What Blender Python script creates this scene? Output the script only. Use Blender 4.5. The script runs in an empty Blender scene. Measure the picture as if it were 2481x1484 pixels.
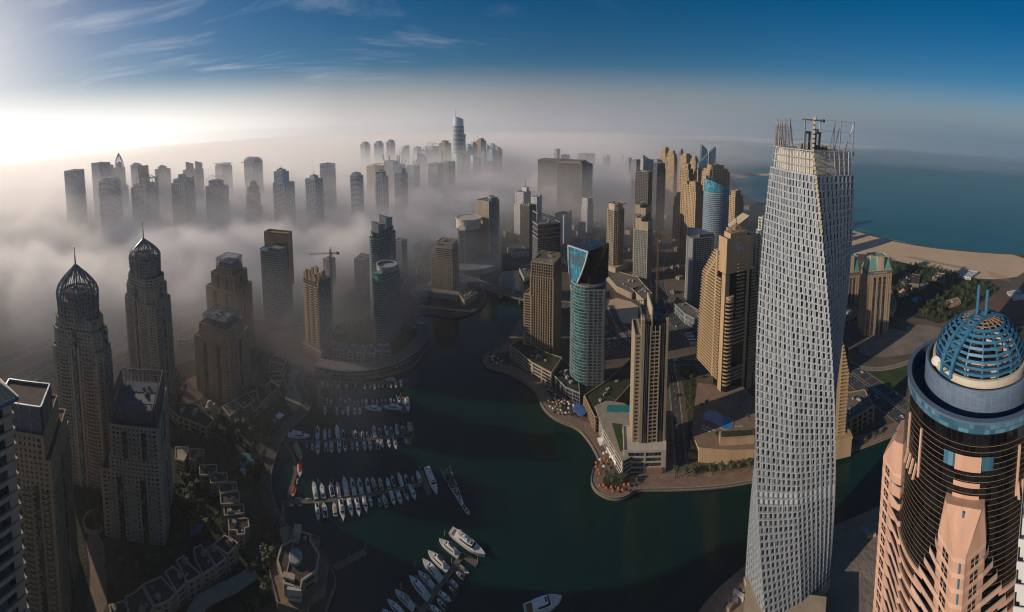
import bpy, bmesh, math, random
from mathutils import Vector, Matrix
import mathutils
R = math.radians
rnd = random.Random(7)
S = bpy.context.scene
COL = S.collection

# ---------------------------------------------------------------- camera
# a 158 degree cylindrical panorama taken from a tower top, 300 m above the water
FOC, XC, YC, EYE, TILT = 900.0, 1240.5, 376.0, 300.0, R(4.5)
cam = bpy.data.cameras.new("camera")
cam.type = 'PANO'
cam.panorama_type = 'CENTRAL_CYLINDRICAL'
cam.central_cylindrical_radius = 1.0
cam.central_cylindrical_range_u_min = -XC / FOC
cam.central_cylindrical_range_u_max = XC / FOC
cam.central_cylindrical_range_v_min = (YC - 1484.0) / FOC
cam.central_cylindrical_range_v_max = YC / FOC
cam.clip_start = 1.0
cam.clip_end = 60000.0
cam_ob = bpy.data.objects.new("camera", cam)
COL.objects.link(cam_ob)
cam_ob.location = (0, 0, EYE)
cam_ob.rotation_euler = (R(90) - TILT, 0, 0)
S.camera = cam_ob
S.render.resolution_x, S.render.resolution_y = 1024, 612

# ---------------------------------------------------------------- light
SUN_AZ, SUN_EL = R(-86), R(19)            # azimuth from +Y towards +X
world = bpy.data.worlds.new("World")
S.world = world
world.use_nodes = True
wn, wl = world.node_tree.nodes, world.node_tree.links
bg = wn["Background"]
sky = wn.new("ShaderNodeTexSky")
sky.sky_type = 'NISHITA'
sky.sun_disc = False
sky.sun_elevation = SUN_EL
sky.sun_rotation = SUN_AZ
sky.altitude = 300.0
sky.air_density = 1.0
sky.dust_density = 0.9
sky.ozone_density = 3.0


def wmath(op, *args, clamp=False):
 n = wn.new("ShaderNodeMath")
 n.operation = op
 n.use_clamp = clamp
 for i, q in enumerate(args):
  if isinstance(q, (int, float)):
   n.inputs[i].default_value = q
  else:
   wl.new(q, n.inputs[i])
 return n.outputs[0]


def wrange(v, a, b, c, d):
 n = wn.new("ShaderNodeMapRange")
 n.interpolation_type = 'SMOOTHSTEP'
 wl.new(v, n.inputs[0])
 for i, q in enumerate((a, b, c, d)):
  n.inputs[i + 1].default_value = q
 return n.outputs[0]


wtc = wn.new("ShaderNodeTexCoord")
wsep = wn.new("ShaderNodeSeparateXYZ")
wl.new(wtc.outputs["Generated"], wsep.inputs[0])
# dusty air: the colour drains out of the sky towards the horizon
hs_ = wn.new("ShaderNodeHueSaturation")
cap_ = wn.new("ShaderNodeVectorMath")          # the film's shoulder: the aureole round the sun stays pale blue, not blown
cap_.operation = 'DIVIDE'
wl.new(sky.outputs[0], cap_.inputs[0])
cap2 = wn.new("ShaderNodeVectorMath")
cap2.operation = 'MULTIPLY_ADD'
wl.new(sky.outputs[0], cap2.inputs[0])
cap2.inputs[1].default_value = (0.030, 0.027, 0.022)
cap2.inputs[2].default_value = (1, 1, 1)
wl.new(cap2.outputs[0], cap_.inputs[1])
wl.new(cap_.outputs[0], hs_.inputs["Color"])
wl.new(wrange(wsep.outputs[2], 0.0, 0.18, 0.5, 1.5), hs_.inputs["Saturation"])
# thin cirrus, streaked, mostly on the sunward side
den = wmath('ADD', wmath('MAXIMUM', wsep.outputs[2], 0.0), 0.12)
wcb = wn.new("ShaderNodeCombineXYZ")
px_ = wmath('DIVIDE', wsep.outputs[0], den)
py_ = wmath('DIVIDE', wsep.outputs[1], den)
wl.new(wmath('ADD', wmath('MULTIPLY', px_, 0.55), wmath('MULTIPLY', py_, 0.35)), wcb.inputs[0])
wl.new(wmath('SUBTRACT', wmath('MULTIPLY', py_, 1.6), wmath('MULTIPLY', px_, 0.9)), wcb.inputs[1])
wno = wn.new("ShaderNodeTexNoise")
wno.inputs["Scale"].default_value = 1.15
wno.inputs["Detail"].default_value = 9
wno.inputs["Roughness"].default_value = 0.62
wno.inputs["Distortion"].default_value = 0.7
wl.new(wcb.outputs[0], wno.inputs["Vector"])
cl = wrange(wno.outputs[0], 0.50, 0.78, 0.0, 1.0)
cl = wmath('MULTIPLY', cl, wrange(wsep.outputs[2], 0.05, 0.22, 0.0, 1.0))
cl = wmath('MULTIPLY', cl, wrange(wsep.outputs[0], -0.85, 0.35, 0.45, 0.0))
wmx = wn.new("ShaderNodeMix")
wmx.data_type = 'RGBA'
wl.new(cl, wmx.inputs[0])
wl.new(hs_.outputs[0], wmx.inputs[6])
wmx.inputs[7].default_value = (13.0, 13.2, 13.8, 1)
# the veil of dust and far mist over the horizon, white under the sun and blue-grey away from it
sdir = wmath('ADD', wmath('MULTIPLY', wsep.outputs[0], math.sin(SUN_AZ)), wmath('MULTIPLY', wsep.outputs[1], math.cos(SUN_AZ)))
wrp = wn.new("ShaderNodeValToRGB")
wl.new(wmath('MULTIPLY_ADD', sdir, 0.5, 0.5), wrp.inputs[0])
for e_, (p_, c_) in zip((wrp.color_ramp.elements[0], wrp.color_ramp.elements[1], wrp.color_ramp.elements.new(0.5), wrp.color_ramp.elements.new(0.75), wrp.color_ramp.elements.new(0.93)),
      ((0.0, (0.06, 0.118, 0.175)), (1.0, (1.0, 0.96, 0.92)), (0.5, (0.265, 0.255, 0.28)), (0.75, (0.46, 0.44, 0.44)), (0.93, (0.95, 0.90, 0.86)))):
 e_.position, e_.color = p_, (*c_, 1)
wvs = wn.new("ShaderNodeVectorMath")
wvs.operation = 'SCALE'
wl.new(wrp.outputs[0], wvs.inputs[0])
wvs.inputs["Scale"].default_value = 24.0
wmy = wn.new("ShaderNodeMix")
wmy.data_type = 'RGBA'
wl.new(wrange(wsep.outputs[2], -0.03, 0.175, 0.98, 0.0), wmy.inputs[0])
wl.new(wmx.outputs[2], wmy.inputs[6])
wl.new(wvs.outputs[0], wmy.inputs[7])
wl.new(wmy.outputs[2], bg.inputs[0])
bg.inputs[1].default_value = 0.062
sun = bpy.data.lights.new("sun", 'SUN')
sun.energy = 4.6
sun.angle = R(0.5)
sun.color = (1.0, 0.84, 0.66)
sun_ob = bpy.data.objects.new("sun", sun)
COL.objects.link(sun_ob)
sd = Vector((math.sin(SUN_AZ) * math.cos(SUN_EL), math.cos(SUN_AZ) * math.cos(SUN_EL), math.sin(SUN_EL)))
sun_ob.rotation_euler = sd.to_track_quat('Z', 'Y').to_euler()
S.view_settings.view_transform = 'Standard'
S.view_settings.look = 'None'
S.view_settings.exposure = 0.0
S.view_settings.gamma = 1.0

cy = S.cycles if hasattr(S, "cycles") else None
if cy:
 cy.max_bounces = 12
 cy.diffuse_bounces = 2
 cy.glossy_bounces = 3
 cy.transmission_bounces = 2
 cy.volume_bounces = 10
 cy.volume_step_rate = 1.0
 cy.volume_max_steps = 256
 cy.use_adaptive_sampling = True
 cy.adaptive_threshold = 0.02
 cy.use_denoising = True
 cy.filter_width = 1.15
 cy.caustics_reflective = False
 cy.caustics_refractive = False


# ---------------------------------------------------------------- the lie of the land
def ray(px, py):
 u, v = (px - XC) / FOC, (YC - py) / FOC
 x, y, z = math.sin(u), math.cos(u), v
 return x, y * math.cos(TILT) + z * math.sin(TILT), -y * math.sin(TILT) + z * math.cos(TILT)


def G(px, py, z=0.0):
 """plan position of what the survey photograph shows at (px, py), standing at height z"""
 a, b, c = ray(px, py)
 t = (EYE - z) / -c
 return Vector((a * t, b * t, z))


def T(px, py, d):
 """point above plan distance d"""
 a, b, c = ray(px, py)
 r = math.hypot(a, b)
 return Vector((a / r * d, b / r * d, EYE + c / r * d))


# ---------------------------------------------------------------- materials
MATS = {}


def _mat(name):
 m = bpy.data.materials.new(name)
 m.use_nodes = True
 MATS[name] = m
 nt = m.node_tree
 return m, nt.nodes, nt.links, nt.nodes["Principled BSDF"]


def ramp(N, L, fac, stops):
 r = N.new("ShaderNodeValToRGB")
 L.new(fac, r.inputs[0])
 while len(r.color_ramp.elements) < len(stops):
  r.color_ramp.elements.new(0.5)
 for e, (p, c) in zip(r.color_ramp.elements, stops):
  e.position = p
  e.color = (*c, 1)
 return r.outputs[0]


def wall_mat(name, col, rough=0.75, var=0.16, scale=0.15, streak=True, spec=0.3):
 """painted render, stone or panels: blotchy tone and faint vertical streaks of dust"""
 m, N, L, B = _mat(name)
 tc = N.new("ShaderNodeTexCoord")
 mp = N.new("ShaderNodeMapping")
 mp.inputs["Scale"].default_value = (1, 1, 0.12 if streak else 1)
 L.new(tc.outputs["Object"], mp.inputs[0])
 n1 = N.new("ShaderNodeTexNoise")
 n1.inputs["Scale"].default_value = scale
 n1.inputs["Detail"].default_value = 5
 n1.inputs["Roughness"].default_value = 0.65
 L.new(mp.outputs[0], n1.inputs["Vector"])
 col = tuple(c * 0.74 for c in col)
 lo = tuple(c * (1 - var) for c in col)
 hi = tuple(min(1, c * (1 + var)) for c in col)
 L.new(ramp(N, L, n1.outputs[0], [(0.3, lo), (0.7, hi)]), B.inputs["Base Color"])
 B.inputs["Roughness"].default_value = rough
 B.inputs["Specular IOR Level"].default_value = spec
 return m


def glass_mat(name, dark, light, bay=1.6, fh=3.5, share=0.5, rough=0.1, mull=0.05, mcol=None, tilt=0.05, spec=0.7, metal=0.0):
 """curtain wall: every pane has a tint and a tilt of its own; thin mullions between"""
 m, N, L, B = _mat(name)
 uv = N.new("ShaderNodeUVMap")
 sp = N.new("ShaderNodeSeparateXYZ")
 L.new(uv.outputs[0], sp.inputs[0])

 def M(op, a, b):
  n = N.new("ShaderNodeMath")
  n.operation = op
  for i, q in enumerate((a, b)):
   if isinstance(q, (int, float)):
    n.inputs[i].default_value = q
   else:
    L.new(q, n.inputs[i])
  return n.outputs[0]
 u, v = M('DIVIDE', sp.outputs[0], bay), M('DIVIDE', sp.outputs[1], fh)
 cb = N.new("ShaderNodeCombineXYZ")
 L.new(M('FLOOR', u, 0), cb.inputs[0])
 L.new(M('FLOOR', v, 0), cb.inputs[1])
 wn_ = N.new("ShaderNodeTexWhiteNoise")
 wn_.noise_dimensions = '2D'
 L.new(cb.outputs[0], wn_.inputs["Vector"])
 c = ramp(N, L, wn_.outputs["Value"], [(max(0.0, share - 0.35), dark), (1.0, light)])
 edge = M('MAXIMUM', M('LESS_THAN', M('FRACT', u, 0), mull), M('LESS_THAN', M('FRACT', v, 0), mull * 0.8))
 mx = N.new("ShaderNodeMix")
 mx.data_type = 'RGBA'
 L.new(edge, mx.inputs[0])
 L.new(c, mx.inputs[6])
 mx.inputs[7].default_value = (*(mcol or tuple(0.4 * q + 0.03 for q in light)), 1)
 L.new(mx.outputs[2], B.inputs["Base Color"])
 B.inputs["Roughness"].default_value = rough
 B.inputs["Specular IOR Level"].default_value = spec
 B.inputs["Metallic"].default_value = metal
 g = N.new("ShaderNodeNewGeometry")
 s = N.new("ShaderNodeVectorMath")
 s.operation = 'SUBTRACT'
 L.new(wn_.outputs["Color"], s.inputs[0])
 s.inputs[1].default_value = (0.5, 0.5, 0.5)
 sc = N.new("ShaderNodeVectorMath")
 sc.operation = 'SCALE'
 L.new(s.outputs[0], sc.inputs[0])
 sc.inputs["Scale"].default_value = tilt
 ad = N.new("ShaderNodeVectorMath")
 ad.operation = 'ADD'
 L.new(g.outputs["Normal"], ad.inputs[0])
 L.new(sc.outputs[0], ad.inputs[1])
 nz = N.new("ShaderNodeVectorMath")
 nz.operation = 'NORMALIZE'
 L.new(ad.outputs[0], nz.inputs[0])
 L.new(nz.outputs[0], B.inputs["Normal"])
 return m


def noise_mat(name, stops, scale=0.05, detail=6, rough=0.9, bump=0.0, coord="Object", bscale=None, spec=0.3):
 m, N, L, B = _mat(name)
 tc = N.new("ShaderNodeTexCoord")
 n1 = N.new("ShaderNodeTexNoise")
 n1.inputs["Scale"].default_value = scale
 n1.inputs["Detail"].default_value = detail
 n1.inputs["Roughness"].default_value = 0.62
 L.new(tc.outputs[coord], n1.inputs["Vector"])
 L.new(ramp(N, L, n1.outputs[0], stops), B.inputs["Base Color"])
 B.inputs["Roughness"].default_value = rough
 B.inputs["Specular IOR Level"].default_value = spec
 if bump:
  n2 = N.new("ShaderNodeTexNoise")
  n2.inputs["Scale"].default_value = bscale or scale * 6
  n2.inputs["Detail"].default_value = 4
  L.new(tc.outputs[coord], n2.inputs["Vector"])
  b = N.new("ShaderNodeBump")
  b.inputs["Strength"].default_value = bump
  b.inputs["Distance"].default_value = 1.0
  L.new(n2.outputs[0], b.inputs["Height"])
  L.new(b.outputs[0], B.inputs["Normal"])
 return m


def plain(name, col, rough=0.6, metal=0.0, spec=0.4):
 m, N, L, B = _mat(name)
 B.inputs["Base Color"].default_value = (*col, 1)
 B.inputs["Roughness"].default_value = rough
 B.inputs["Metallic"].default_value = metal
 B.inputs["Specular IOR Level"].default_value = spec
 return m


beige = wall_mat("beige_render", (0.42, 0.30, 0.185))
gold = wall_mat("warm_sand_render", (0.48, 0.335, 0.195))
sandy = wall_mat("pale_sand_render", (0.48, 0.39, 0.28))
brown = wall_mat("brown_stone", (0.30, 0.205, 0.13))
pink = wall_mat("pink_granite", (0.60, 0.36, 0.265), scale=0.3)
pinkb = wall_mat("pale_pink_granite", (0.70, 0.45, 0.34), scale=0.3)
white = wall_mat("white_panel", (0.62, 0.62, 0.62), rough=0.5, var=0.1)
cream = wall_mat("cream_panel", (0.60, 0.54, 0.45), var=0.1)
grey = wall_mat("grey_panel", (0.33, 0.34, 0.35))
dgrey = wall_mat("dark_grey_panel", (0.12, 0.13, 0.15))
concrete = wall_mat("bare_concrete", (0.27, 0.25, 0.22), streak=False)
steel = plain("painted_steel", (0.22, 0.25, 0.29), 0.45, 0.5)
bluesteel = wall_mat("blue_cladding", (0.045, 0.165, 0.29), rough=0.4, var=0.1)
slate = wall_mat("slate_blue_cladding", (0.11, 0.165, 0.25), rough=0.45, var=0.1)
rust = wall_mat("sun_bleached_steel", (0.34, 0.22, 0.13))
tealroof = wall_mat("verdigris_roof", (0.13, 0.33, 0.28))
redroof = plain("red_canvas", (0.45, 0.03, 0.03), 0.7)
roofm = noise_mat("roof_gravel", [(0.3, (0.10, 0.085, 0.07)), (0.7, (0.20, 0.17, 0.14))], 0.25)
droof = noise_mat("brown_roof_felt", [(0.3, (0.045, 0.032, 0.026)), (0.7, (0.085, 0.06, 0.05))], 0.2)
dark = plain("dark_void", (0.012, 0.013, 0.015), 0.5)  # near-black colour standing in for shade inside openings and recesses
g_teal = glass_mat("teal_glass", (0.010, 0.055, 0.06), (0.065, 0.19, 0.20), 1.8, 3.6)
g_blue = glass_mat("blue_glass", (0.02, 0.07, 0.11), (0.10, 0.22, 0.32), 1.8, 3.7)
g_sky = glass_mat("azure_glass", (0.02, 0.13, 0.2), (0.08, 0.30, 0.42), 2.0, 3.7, mull=0.07)
g_dark = glass_mat("dark_glass", (0.010, 0.014, 0.018), (0.07, 0.085, 0.095), 1.5, 3.5, 0.6)
g_black = glass_mat("black_glass", (0.003, 0.003, 0.004), (0.010, 0.011, 0.013), 1.5, 2.4, 0.7, rough=0.07, tilt=0.02, spec=0.5, mcol=(0.02, 0.02, 0.022))
g_grey = glass_mat("grey_glass", (0.03, 0.045, 0.06), (0.16, 0.19, 0.22), 1.6, 3.6)
g_win = glass_mat("window_panes", (0.006, 0.007, 0.008), (0.12, 0.115, 0.095), 1.6, 3.4, 0.72, rough=0.12)
glassp = plain("tinted_pane", (0.012, 0.015, 0.018), 0.08, 0, 0.6)


# ---------------------------------------------------------------- mesh kit
class MB:
 def __init__(self):
  self.v, self.f, self.uv, self.mi = [], [], [], []
  self.cur = 0

 def face(self, pts, uv=None):
  i = len(self.v)
  self.v.extend((p[0], p[1], p[2]) for p in pts)
  self.f.append(tuple(range(i, i + len(pts))))
  self.uv.append(uv)
  self.mi.append(self.cur)

 def prism(self, poly, z0, z1, top=True, bottom=False, top_poly=None):
  tp = top_poly or poly
  n = len(poly)
  u = 0.0
  for i in range(n):
   a, b, c, d = poly[i], poly[(i + 1) % n], tp[(i + 1) % n], tp[i]
   l = math.hypot(b[0] - a[0], b[1] - a[1])
   za0 = z0
   self.face([(a[0], a[1], z0), (b[0], b[1], z0), (c[0], c[1], z1), (d[0], d[1], z1)],
      [(u, z0), (u + l, z0), (u + l, z1), (u, z1)])
   u += l
  if top:
   self.face([(p[0], p[1], z1) for p in tp])
  if bottom:
   self.face([(p[0], p[1], z0) for p in reversed(poly)])

 def box(self, c, sx, sy, z0, z1, rot=0.0):
  self.prism(rect(c, sx, sy, rot), z0, z1, True, True)

 def ring(self, outer, inner, z0, z1, bottom=True):
  n = len(outer)
  for i in range(n):
   j = (i + 1) % n
   a, b, c, d = outer[i], outer[j], inner[j], inner[i]
   self.face([(*a[:2], z0), (*b[:2], z0), (*b[:2], z1), (*a[:2], z1)])
   self.face([(*a[:2], z1), (*b[:2], z1), (*c[:2], z1), (*d[:2], z1)])
   self.face([(*d[:2], z1), (*c[:2], z1), (*c[:2], z0), (*d[:2], z0)])
   if bottom:
    self.face([(*d[:2], z0), (*c[:2], z0), (*b[:2], z0), (*a[:2], z0)])

 def beam(self, p, q, w, h=None, n=4, r2=None):
  """straight bar from p to q (n sides)"""
  p, q = Vector(p), Vector(q)
  d = q - p
  if d.length < 1e-6:
   return
  d.normalize()
  s = d.cross(Vector((0, 0, 1)))
  if s.length < 1e-3:
   s = Vector((1, 0, 0))
  s.normalize()
  t = s.cross(d)
  h = h or w
  k = 1.0 if n > 4 else math.sqrt(2)
  r2 = 1.0 if r2 is None else r2
  A, Bq = [], []
  for i in range(n):
   an = 2 * math.pi * (i + 0.5) / n
   o = s * (math.cos(an) * w * 0.5 * k) + t * (math.sin(an) * h * 0.5 * k)
   A.append(p + o)
   Bq.append(q + o * r2)
  for i in range(n):
   j = (i + 1) % n
   self.face([A[i], A[j], Bq[j], Bq[i]])
  self.face(list(reversed(A)))
  self.face(Bq)

 def path(self, pts, w, h=None, n=4):
  for a, b in zip(pts, pts[1:]):
   self.beam(a, b, w, h, n)

 def revolve(self, c, prof, n=24, a0=0.0, a1=2 * math.pi):
  """prof: list of (r, z)"""
  full = abs(a1 - a0 - 2 * math.pi) < 1e-6
  for i in range(n):
   t0, t1 = a0 + (a1 - a0) * i / n, a0 + (a1 - a0) * (i + 1) / n
   for (r0, z0), (r1, z1) in zip(prof, prof[1:]):
    p = [(c[0] + r0 * math.cos(t0), c[1] + r0 * math.sin(t0), z0), (c[0] + r0 * math.cos(t1), c[1] + r0 * math.sin(t1), z0),
      (c[0] + r1 * math.cos(t1), c[1] + r1 * math.sin(t1), z1), (c[0] + r1 * math.cos(t0), c[1] + r1 * math.sin(t0), z1)]
    if r1 < 1e-6:
     p = p[:3]
    elif r0 < 1e-6:
     p = [p[0], p[2], p[3]]
    R0 = max(r0, r1)
    self.face(p, [(R0 * t0, z0), (R0 * t1, z0), (R0 * t1, z1), (R0 * t0, z1)][:len(p)])

 def build(self, name, mats, parent=None, kind=None, smooth=False):
  if not self.f:
   return None
  org = parent["org"] if parent is not None and "org" in parent else (0, 0, 0)
  me = bpy.data.meshes.new(name)
  me.from_pydata([(p[0] - org[0], p[1] - org[1], p[2] - org[2]) for p in self.v], [], self.f)
  mats = mats if isinstance(mats, (list, tuple)) else [mats]
  for m in mats:
   me.materials.append(m)
  if any(u is not None for u in self.uv):
   lay = me.uv_layers.new(name="UVMap")
   flat = []
   for f, u in zip(self.f, self.uv):
    if u is None:
     u = [(0.0, 0.0)] * len(f)
    for q in u:
     flat.extend(q)
   lay.data.foreach_set("uv", flat)
  if len(mats) > 1:
   me.polygons.foreach_set("material_index", self.mi)
  if smooth:
   me.polygons.foreach_set("use_smooth", [True] * len(self.f))
  me.update()
  o = bpy.data.objects.new(name, me)
  COL.objects.link(o)
  if parent is not None:
   o.parent = parent
   o["org"] = org
  if kind:
   o["kind"] = kind
  return o


def build_boxes(mb, name, m, parent):
 """every box of the kit its own mesh"""
 for i in range(0, len(mb.f), 6):
  q = MB()
  for f in mb.f[i:i + 6]:
   q.face([mb.v[k] for k in f])
  q.build(name, m, parent)


def weld(o, dist=0.01):
 bm = bmesh.new()
 bm.from_mesh(o.data)
 bmesh.ops.remove_doubles(bm, verts=bm.verts, dist=dist)
 bmesh.ops.recalc_face_normals(bm, faces=bm.faces)
 bm.to_mesh(o.data)
 bm.free()
 return o


def rect(c, sx, sy, rot=0.0):
 cr, sr = math.cos(rot), math.sin(rot)
 return [(c[0] + x * cr - y * sr, c[1] + x * sr + y * cr) for x, y in
   ((-sx / 2, -sy / 2), (sx / 2, -sy / 2), (sx / 2, sy / 2), (-sx / 2, sy / 2))]


def circle(c, r, n=24, a0=0.0, ry=None, rot=0.0):
 ry = ry or r
 out = []
 for i in range(n):
  a = a0 + 2 * math.pi * i / n
  x, y = r * math.cos(a), ry * math.sin(a)
  out.append((c[0] + x * math.cos(rot) - y * math.sin(rot), c[1] + x * math.sin(rot) + y * math.cos(rot)))
 return out


def offs(poly, d):
 n = len(poly)
 out = []
 for i in range(n):
  p, c, q = poly[i - 1], poly[i], poly[(i + 1) % n]
  a = Vector((c[0] - p[0], c[1] - p[1])).normalized()
  b = Vector((q[0] - c[0], q[1] - c[1])).normalized()
  na, nb = Vector((a.y, -a.x)), Vector((b.y, -b.x))
  m = na + nb
  if m.length < 1e-4:
   m = na
  m = m.normalized()
  k = d / max(0.35, m.dot(na))
  out.append((c[0] + m.x * k, c[1] + m.y * k))
 return out


def cen(poly):
 return (sum(p[0] for p in poly) / len(poly), sum(p[1] for p in poly) / len(poly))


def scl(poly, s):
 c = cen(poly)
 return [(c[0] + (p[0] - c[0]) * s, c[1] + (p[1] - c[1]) * s) for p in poly]


def chamfer(poly, d):
 out = []
 n = len(poly)
 for i in range(n):
  p, c, q = Vector(poly[i - 1][:2]), Vector(poly[i][:2]), Vector(poly[(i + 1) % n][:2])
  out.append(tuple(c + (p - c).normalized() * d))
  out.append(tuple(c + (q - c).normalized() * d))
 return out


def tag(o, label, cat, group=None, kind=None):
 o["label"] = label
 o["category"] = cat
 if group:
  o["group"] = group
 if kind:
  o["kind"] = kind
 return o


def thing(name, label, cat, loc, group=None):
 o = bpy.data.objects.new(name, None)
 o.empty_display_size = 1
 COL.objects.link(o)
 o.location = (loc[0], loc[1], loc[2] if len(loc) > 2 else 0.0)
 o["org"] = tuple(o.location)
 return tag(o, label, cat, group)


def structure(name, mb, m):
 o = mb.build(name, m)
 o["kind"] = "structure"
 return o


def copy_thing(root, loc, rz=0.0, label=None, scale=1.0):
 """copy a thing with its parts and their sub-parts"""
 def cp(o, par):
  c = o.copy()
  COL.objects.link(c)
  if par is not None:
   c.parent = par
  for ch in kids.get(o.name, []):
   cp(ch, c)
  return c
 kids = KIDS.setdefault(root.name, None)
 if kids is None:
  kids = {}

  def walk(o):
   kids[o.name] = list(o.children)
   for ch in o.children:
    walk(ch)
  walk(root)
  KIDS[root.name] = kids
 r = cp(root, None)
 r.location = loc
 r.rotation_euler = (0, 0, rz)
 r.scale = (scale,) * 3
 if label:
  r["label"] = label
 return r


KIDS = {}


class Frame:
 """footprint read from its visible corner and the ends of the two faces that meet there.
 s runs along the right-hand face, t along the left-hand face, both 0..1"""

 def __init__(self, pl, pc, pr, py, d, k):
  k = R(k)
  self.az = math.atan2(*ray(pc, py)[:2])
  self.d = d
  self.C = Vector((math.sin(self.az) * d, math.cos(self.az) * d))
  aL, aR = self.az - R(90) + k, self.az + k
  self.ey = Vector((math.sin(aL), math.cos(aL)))
  self.ex = Vector((math.sin(aR), math.cos(aR)))

  def hit(D, px):
   a, b, c = ray(px, py)
   den = D.x * b - D.y * a
   return -(self.C.x * b - self.C.y * a) / den
  self.a = max(1.0, hit(self.ex, pr))
  self.b = max(1.0, hit(self.ey, pl))
  self.rot = math.atan2(self.ex.y, self.ex.x)

 def P(self, s, t):
  q = self.C + self.ex * (s * self.a) + self.ey * (t * self.b)
  return (q.x, q.y)

 def m(self, x, y):
  q = self.C + self.ex * x + self.ey * y
  return (q.x, q.y)

 def rect(self, s0=0, s1=1, t0=0, t1=1):
  return [self.P(s0, t0), self.P(s1, t0), self.P(s1, t1), self.P(s0, t1)]

 def z(self, px, py, s=0.0, t=0.0):
  q = self.P(s, t)
  return T(px, py, math.hypot(*q)).z


ST = dict(
 punched=dict(fh=3.5, sp=1.7, so=0.35, bay=3.4, pw=1.7, po=0.36, cw=2.0),
 fine=dict(fh=4.1, sp=1.7, so=0.4, bay=4.4, pw=2.1, po=0.45, cw=2.2),
 bands=dict(fh=3.6, sp=1.35, so=0.7, bay=0, cw=0),
 balcony=dict(fh=3.5, sp=1.15, so=1.3, bay=7.0, pw=0.6, po=1.0, cw=1.2),
 grid=dict(fh=3.6, sp=0.7, so=0.5, bay=3.2, pw=0.8, po=0.55, cw=1.2),
 stripes=dict(fh=3.5, sp=0.6, so=0.15, bay=3.0, pw=1.3, po=0.6, cw=1.6),
 curtain=dict(fh=3.8, sp=0.5, so=0.15, bay=9.0, pw=0.35, po=0.2, cw=0.4),
 raw=dict(fh=3.6, sp=0.45, so=0.4, bay=5.0, pw=0.7, po=0.3, cw=0.8),
 plain=dict(fh=400.0, sp=0.0, so=0.0, bay=0, cw=0),
)


def facade(W, GL, poly, z0, z1, st, only=None):
 """glazed core with real slabs and piers standing proud of it"""
 n = len(poly)
 if GL is not None:
  GL.prism(poly, z0, z1 - 0.02, top=False)
 fh = st["fh"]
 nf = max(1, int(round((z1 - z0) / fh)))
 fh = (z1 - z0) / nf
 if st["sp"] > 0:
  o, inn = offs(poly, st["so"]), offs(poly, -0.2)
  for k in range(nf + 1):
   za = z0 + k * fh - st["sp"] * 0.5
   zb = za + st["sp"]
   if k == 0:
    za = z0
   if k == nf:
    zb = z1
   for i in range(n):
    if only is not None and i not in only:
     continue
    j = (i + 1) % n
    a, b, c, d = o[i], o[j], inn[j], inn[i]
    W.face([(*a, za), (*b, za), (*b, zb), (*a, zb)])
    W.face([(*a, zb), (*b, zb), (*c, zb), (*d, zb)])
    W.face([(*d, za), (*c, za), (*b, za), (*a, za)])
 for i in range(n):
  if only is not None and i not in only:
   continue
  a, b = Vector(poly[i]), Vector(poly[(i + 1) % n])
  e = b - a
  l = e.length
  if l < 0.3:
   continue
  e.normalize()
  nr = Vector((e.y, -e.x))
  spots = []
  cw = st.get("cw", 0)
  if cw and l > 2 * cw:
   spots += [(0, cw), (l - cw, l)]
  if st["bay"] and l > st["bay"] + 2 * cw:
   nb = max(1, int(round((l - 2 * cw) / st["bay"])))
   bw = (l - 2 * cw) / nb
   for k in range(1, nb):
    s = cw + k * bw
    spots.append((s - st["pw"] / 2, s + st["pw"] / 2))
  po = st.get("po", 0.3) + 0.003
  for s0, s1 in spots:
   p0, p1 = a + e * s0, a + e * s1
   q0, q1 = p0 + nr * po, p1 + nr * po
   W.face([(*q0, z0), (*q1, z0), (*q1, z1), (*q0, z1)])
   W.face([(*p0, z0), (*q0, z0), (*q0, z1), (*p0, z1)])
   W.face([(*q1, z0), (*p1, z0), (*p1, z1), (*q1, z1)])
   W.face([(*q0, z1), (*q1, z1), (*p1, z1), (*p0, z1)])


def balconies(mb, a, b, z0, z1, fh, depth, h=1.1, t0=0.0, t1=1.0, taper=0.0, bows=0):
 """a stack of balconies along the wall line a-b (wall on the left of a->b)"""
 a, b = Vector(a[:2]), Vector(b[:2])
 e = b - a
 l = e.length
 e.normalize()
 nr = Vector((e.y, -e.x))
 p0, p1 = a + e * (l * t0), a + e * (l * t1)
 nf = max(1, int((z1 - z0) / fh))
 for k in range(nf):
  z = z0 + k * fh
  dd = depth + taper * (1 - k / nf)
  if bows:
   pts = []
   for i in range(bows + 1):
    t = i / bows
    q = p0 + (p1 - p0) * t + nr * dd * (0.35 + 0.65 * math.sin(math.pi * t))
    pts.append(tuple(q))
   poly = [tuple(p0 - nr * 0.3)] + pts + [tuple(p1 - nr * 0.3)]
  else:
   poly = [tuple(p0 - nr * 0.3), tuple(p0 + nr * dd), tuple(p1 + nr * dd), tuple(p1 - nr * 0.3)]
  if (poly[1][0] - poly[0][0]) * (poly[2][1] - poly[1][1]) - (poly[1][1] - poly[0][1]) * (poly[2][0] - poly[1][0]) < 0:
   poly = poly[::-1]
  mb.prism(poly, z, z + h, True, True)


def roof_cap(mb, poly, z, par=1.1, th=0.5):
 inn = offs(poly, -th)
 mb.cur = 0
 mb.ring(offs(poly, 0.12), inn, z - 0.4, z + par)
 mb.cur = 1
 mb.face([(p[0], p[1], z + 0.15) for p in inn])
 mb.cur = 0


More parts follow.
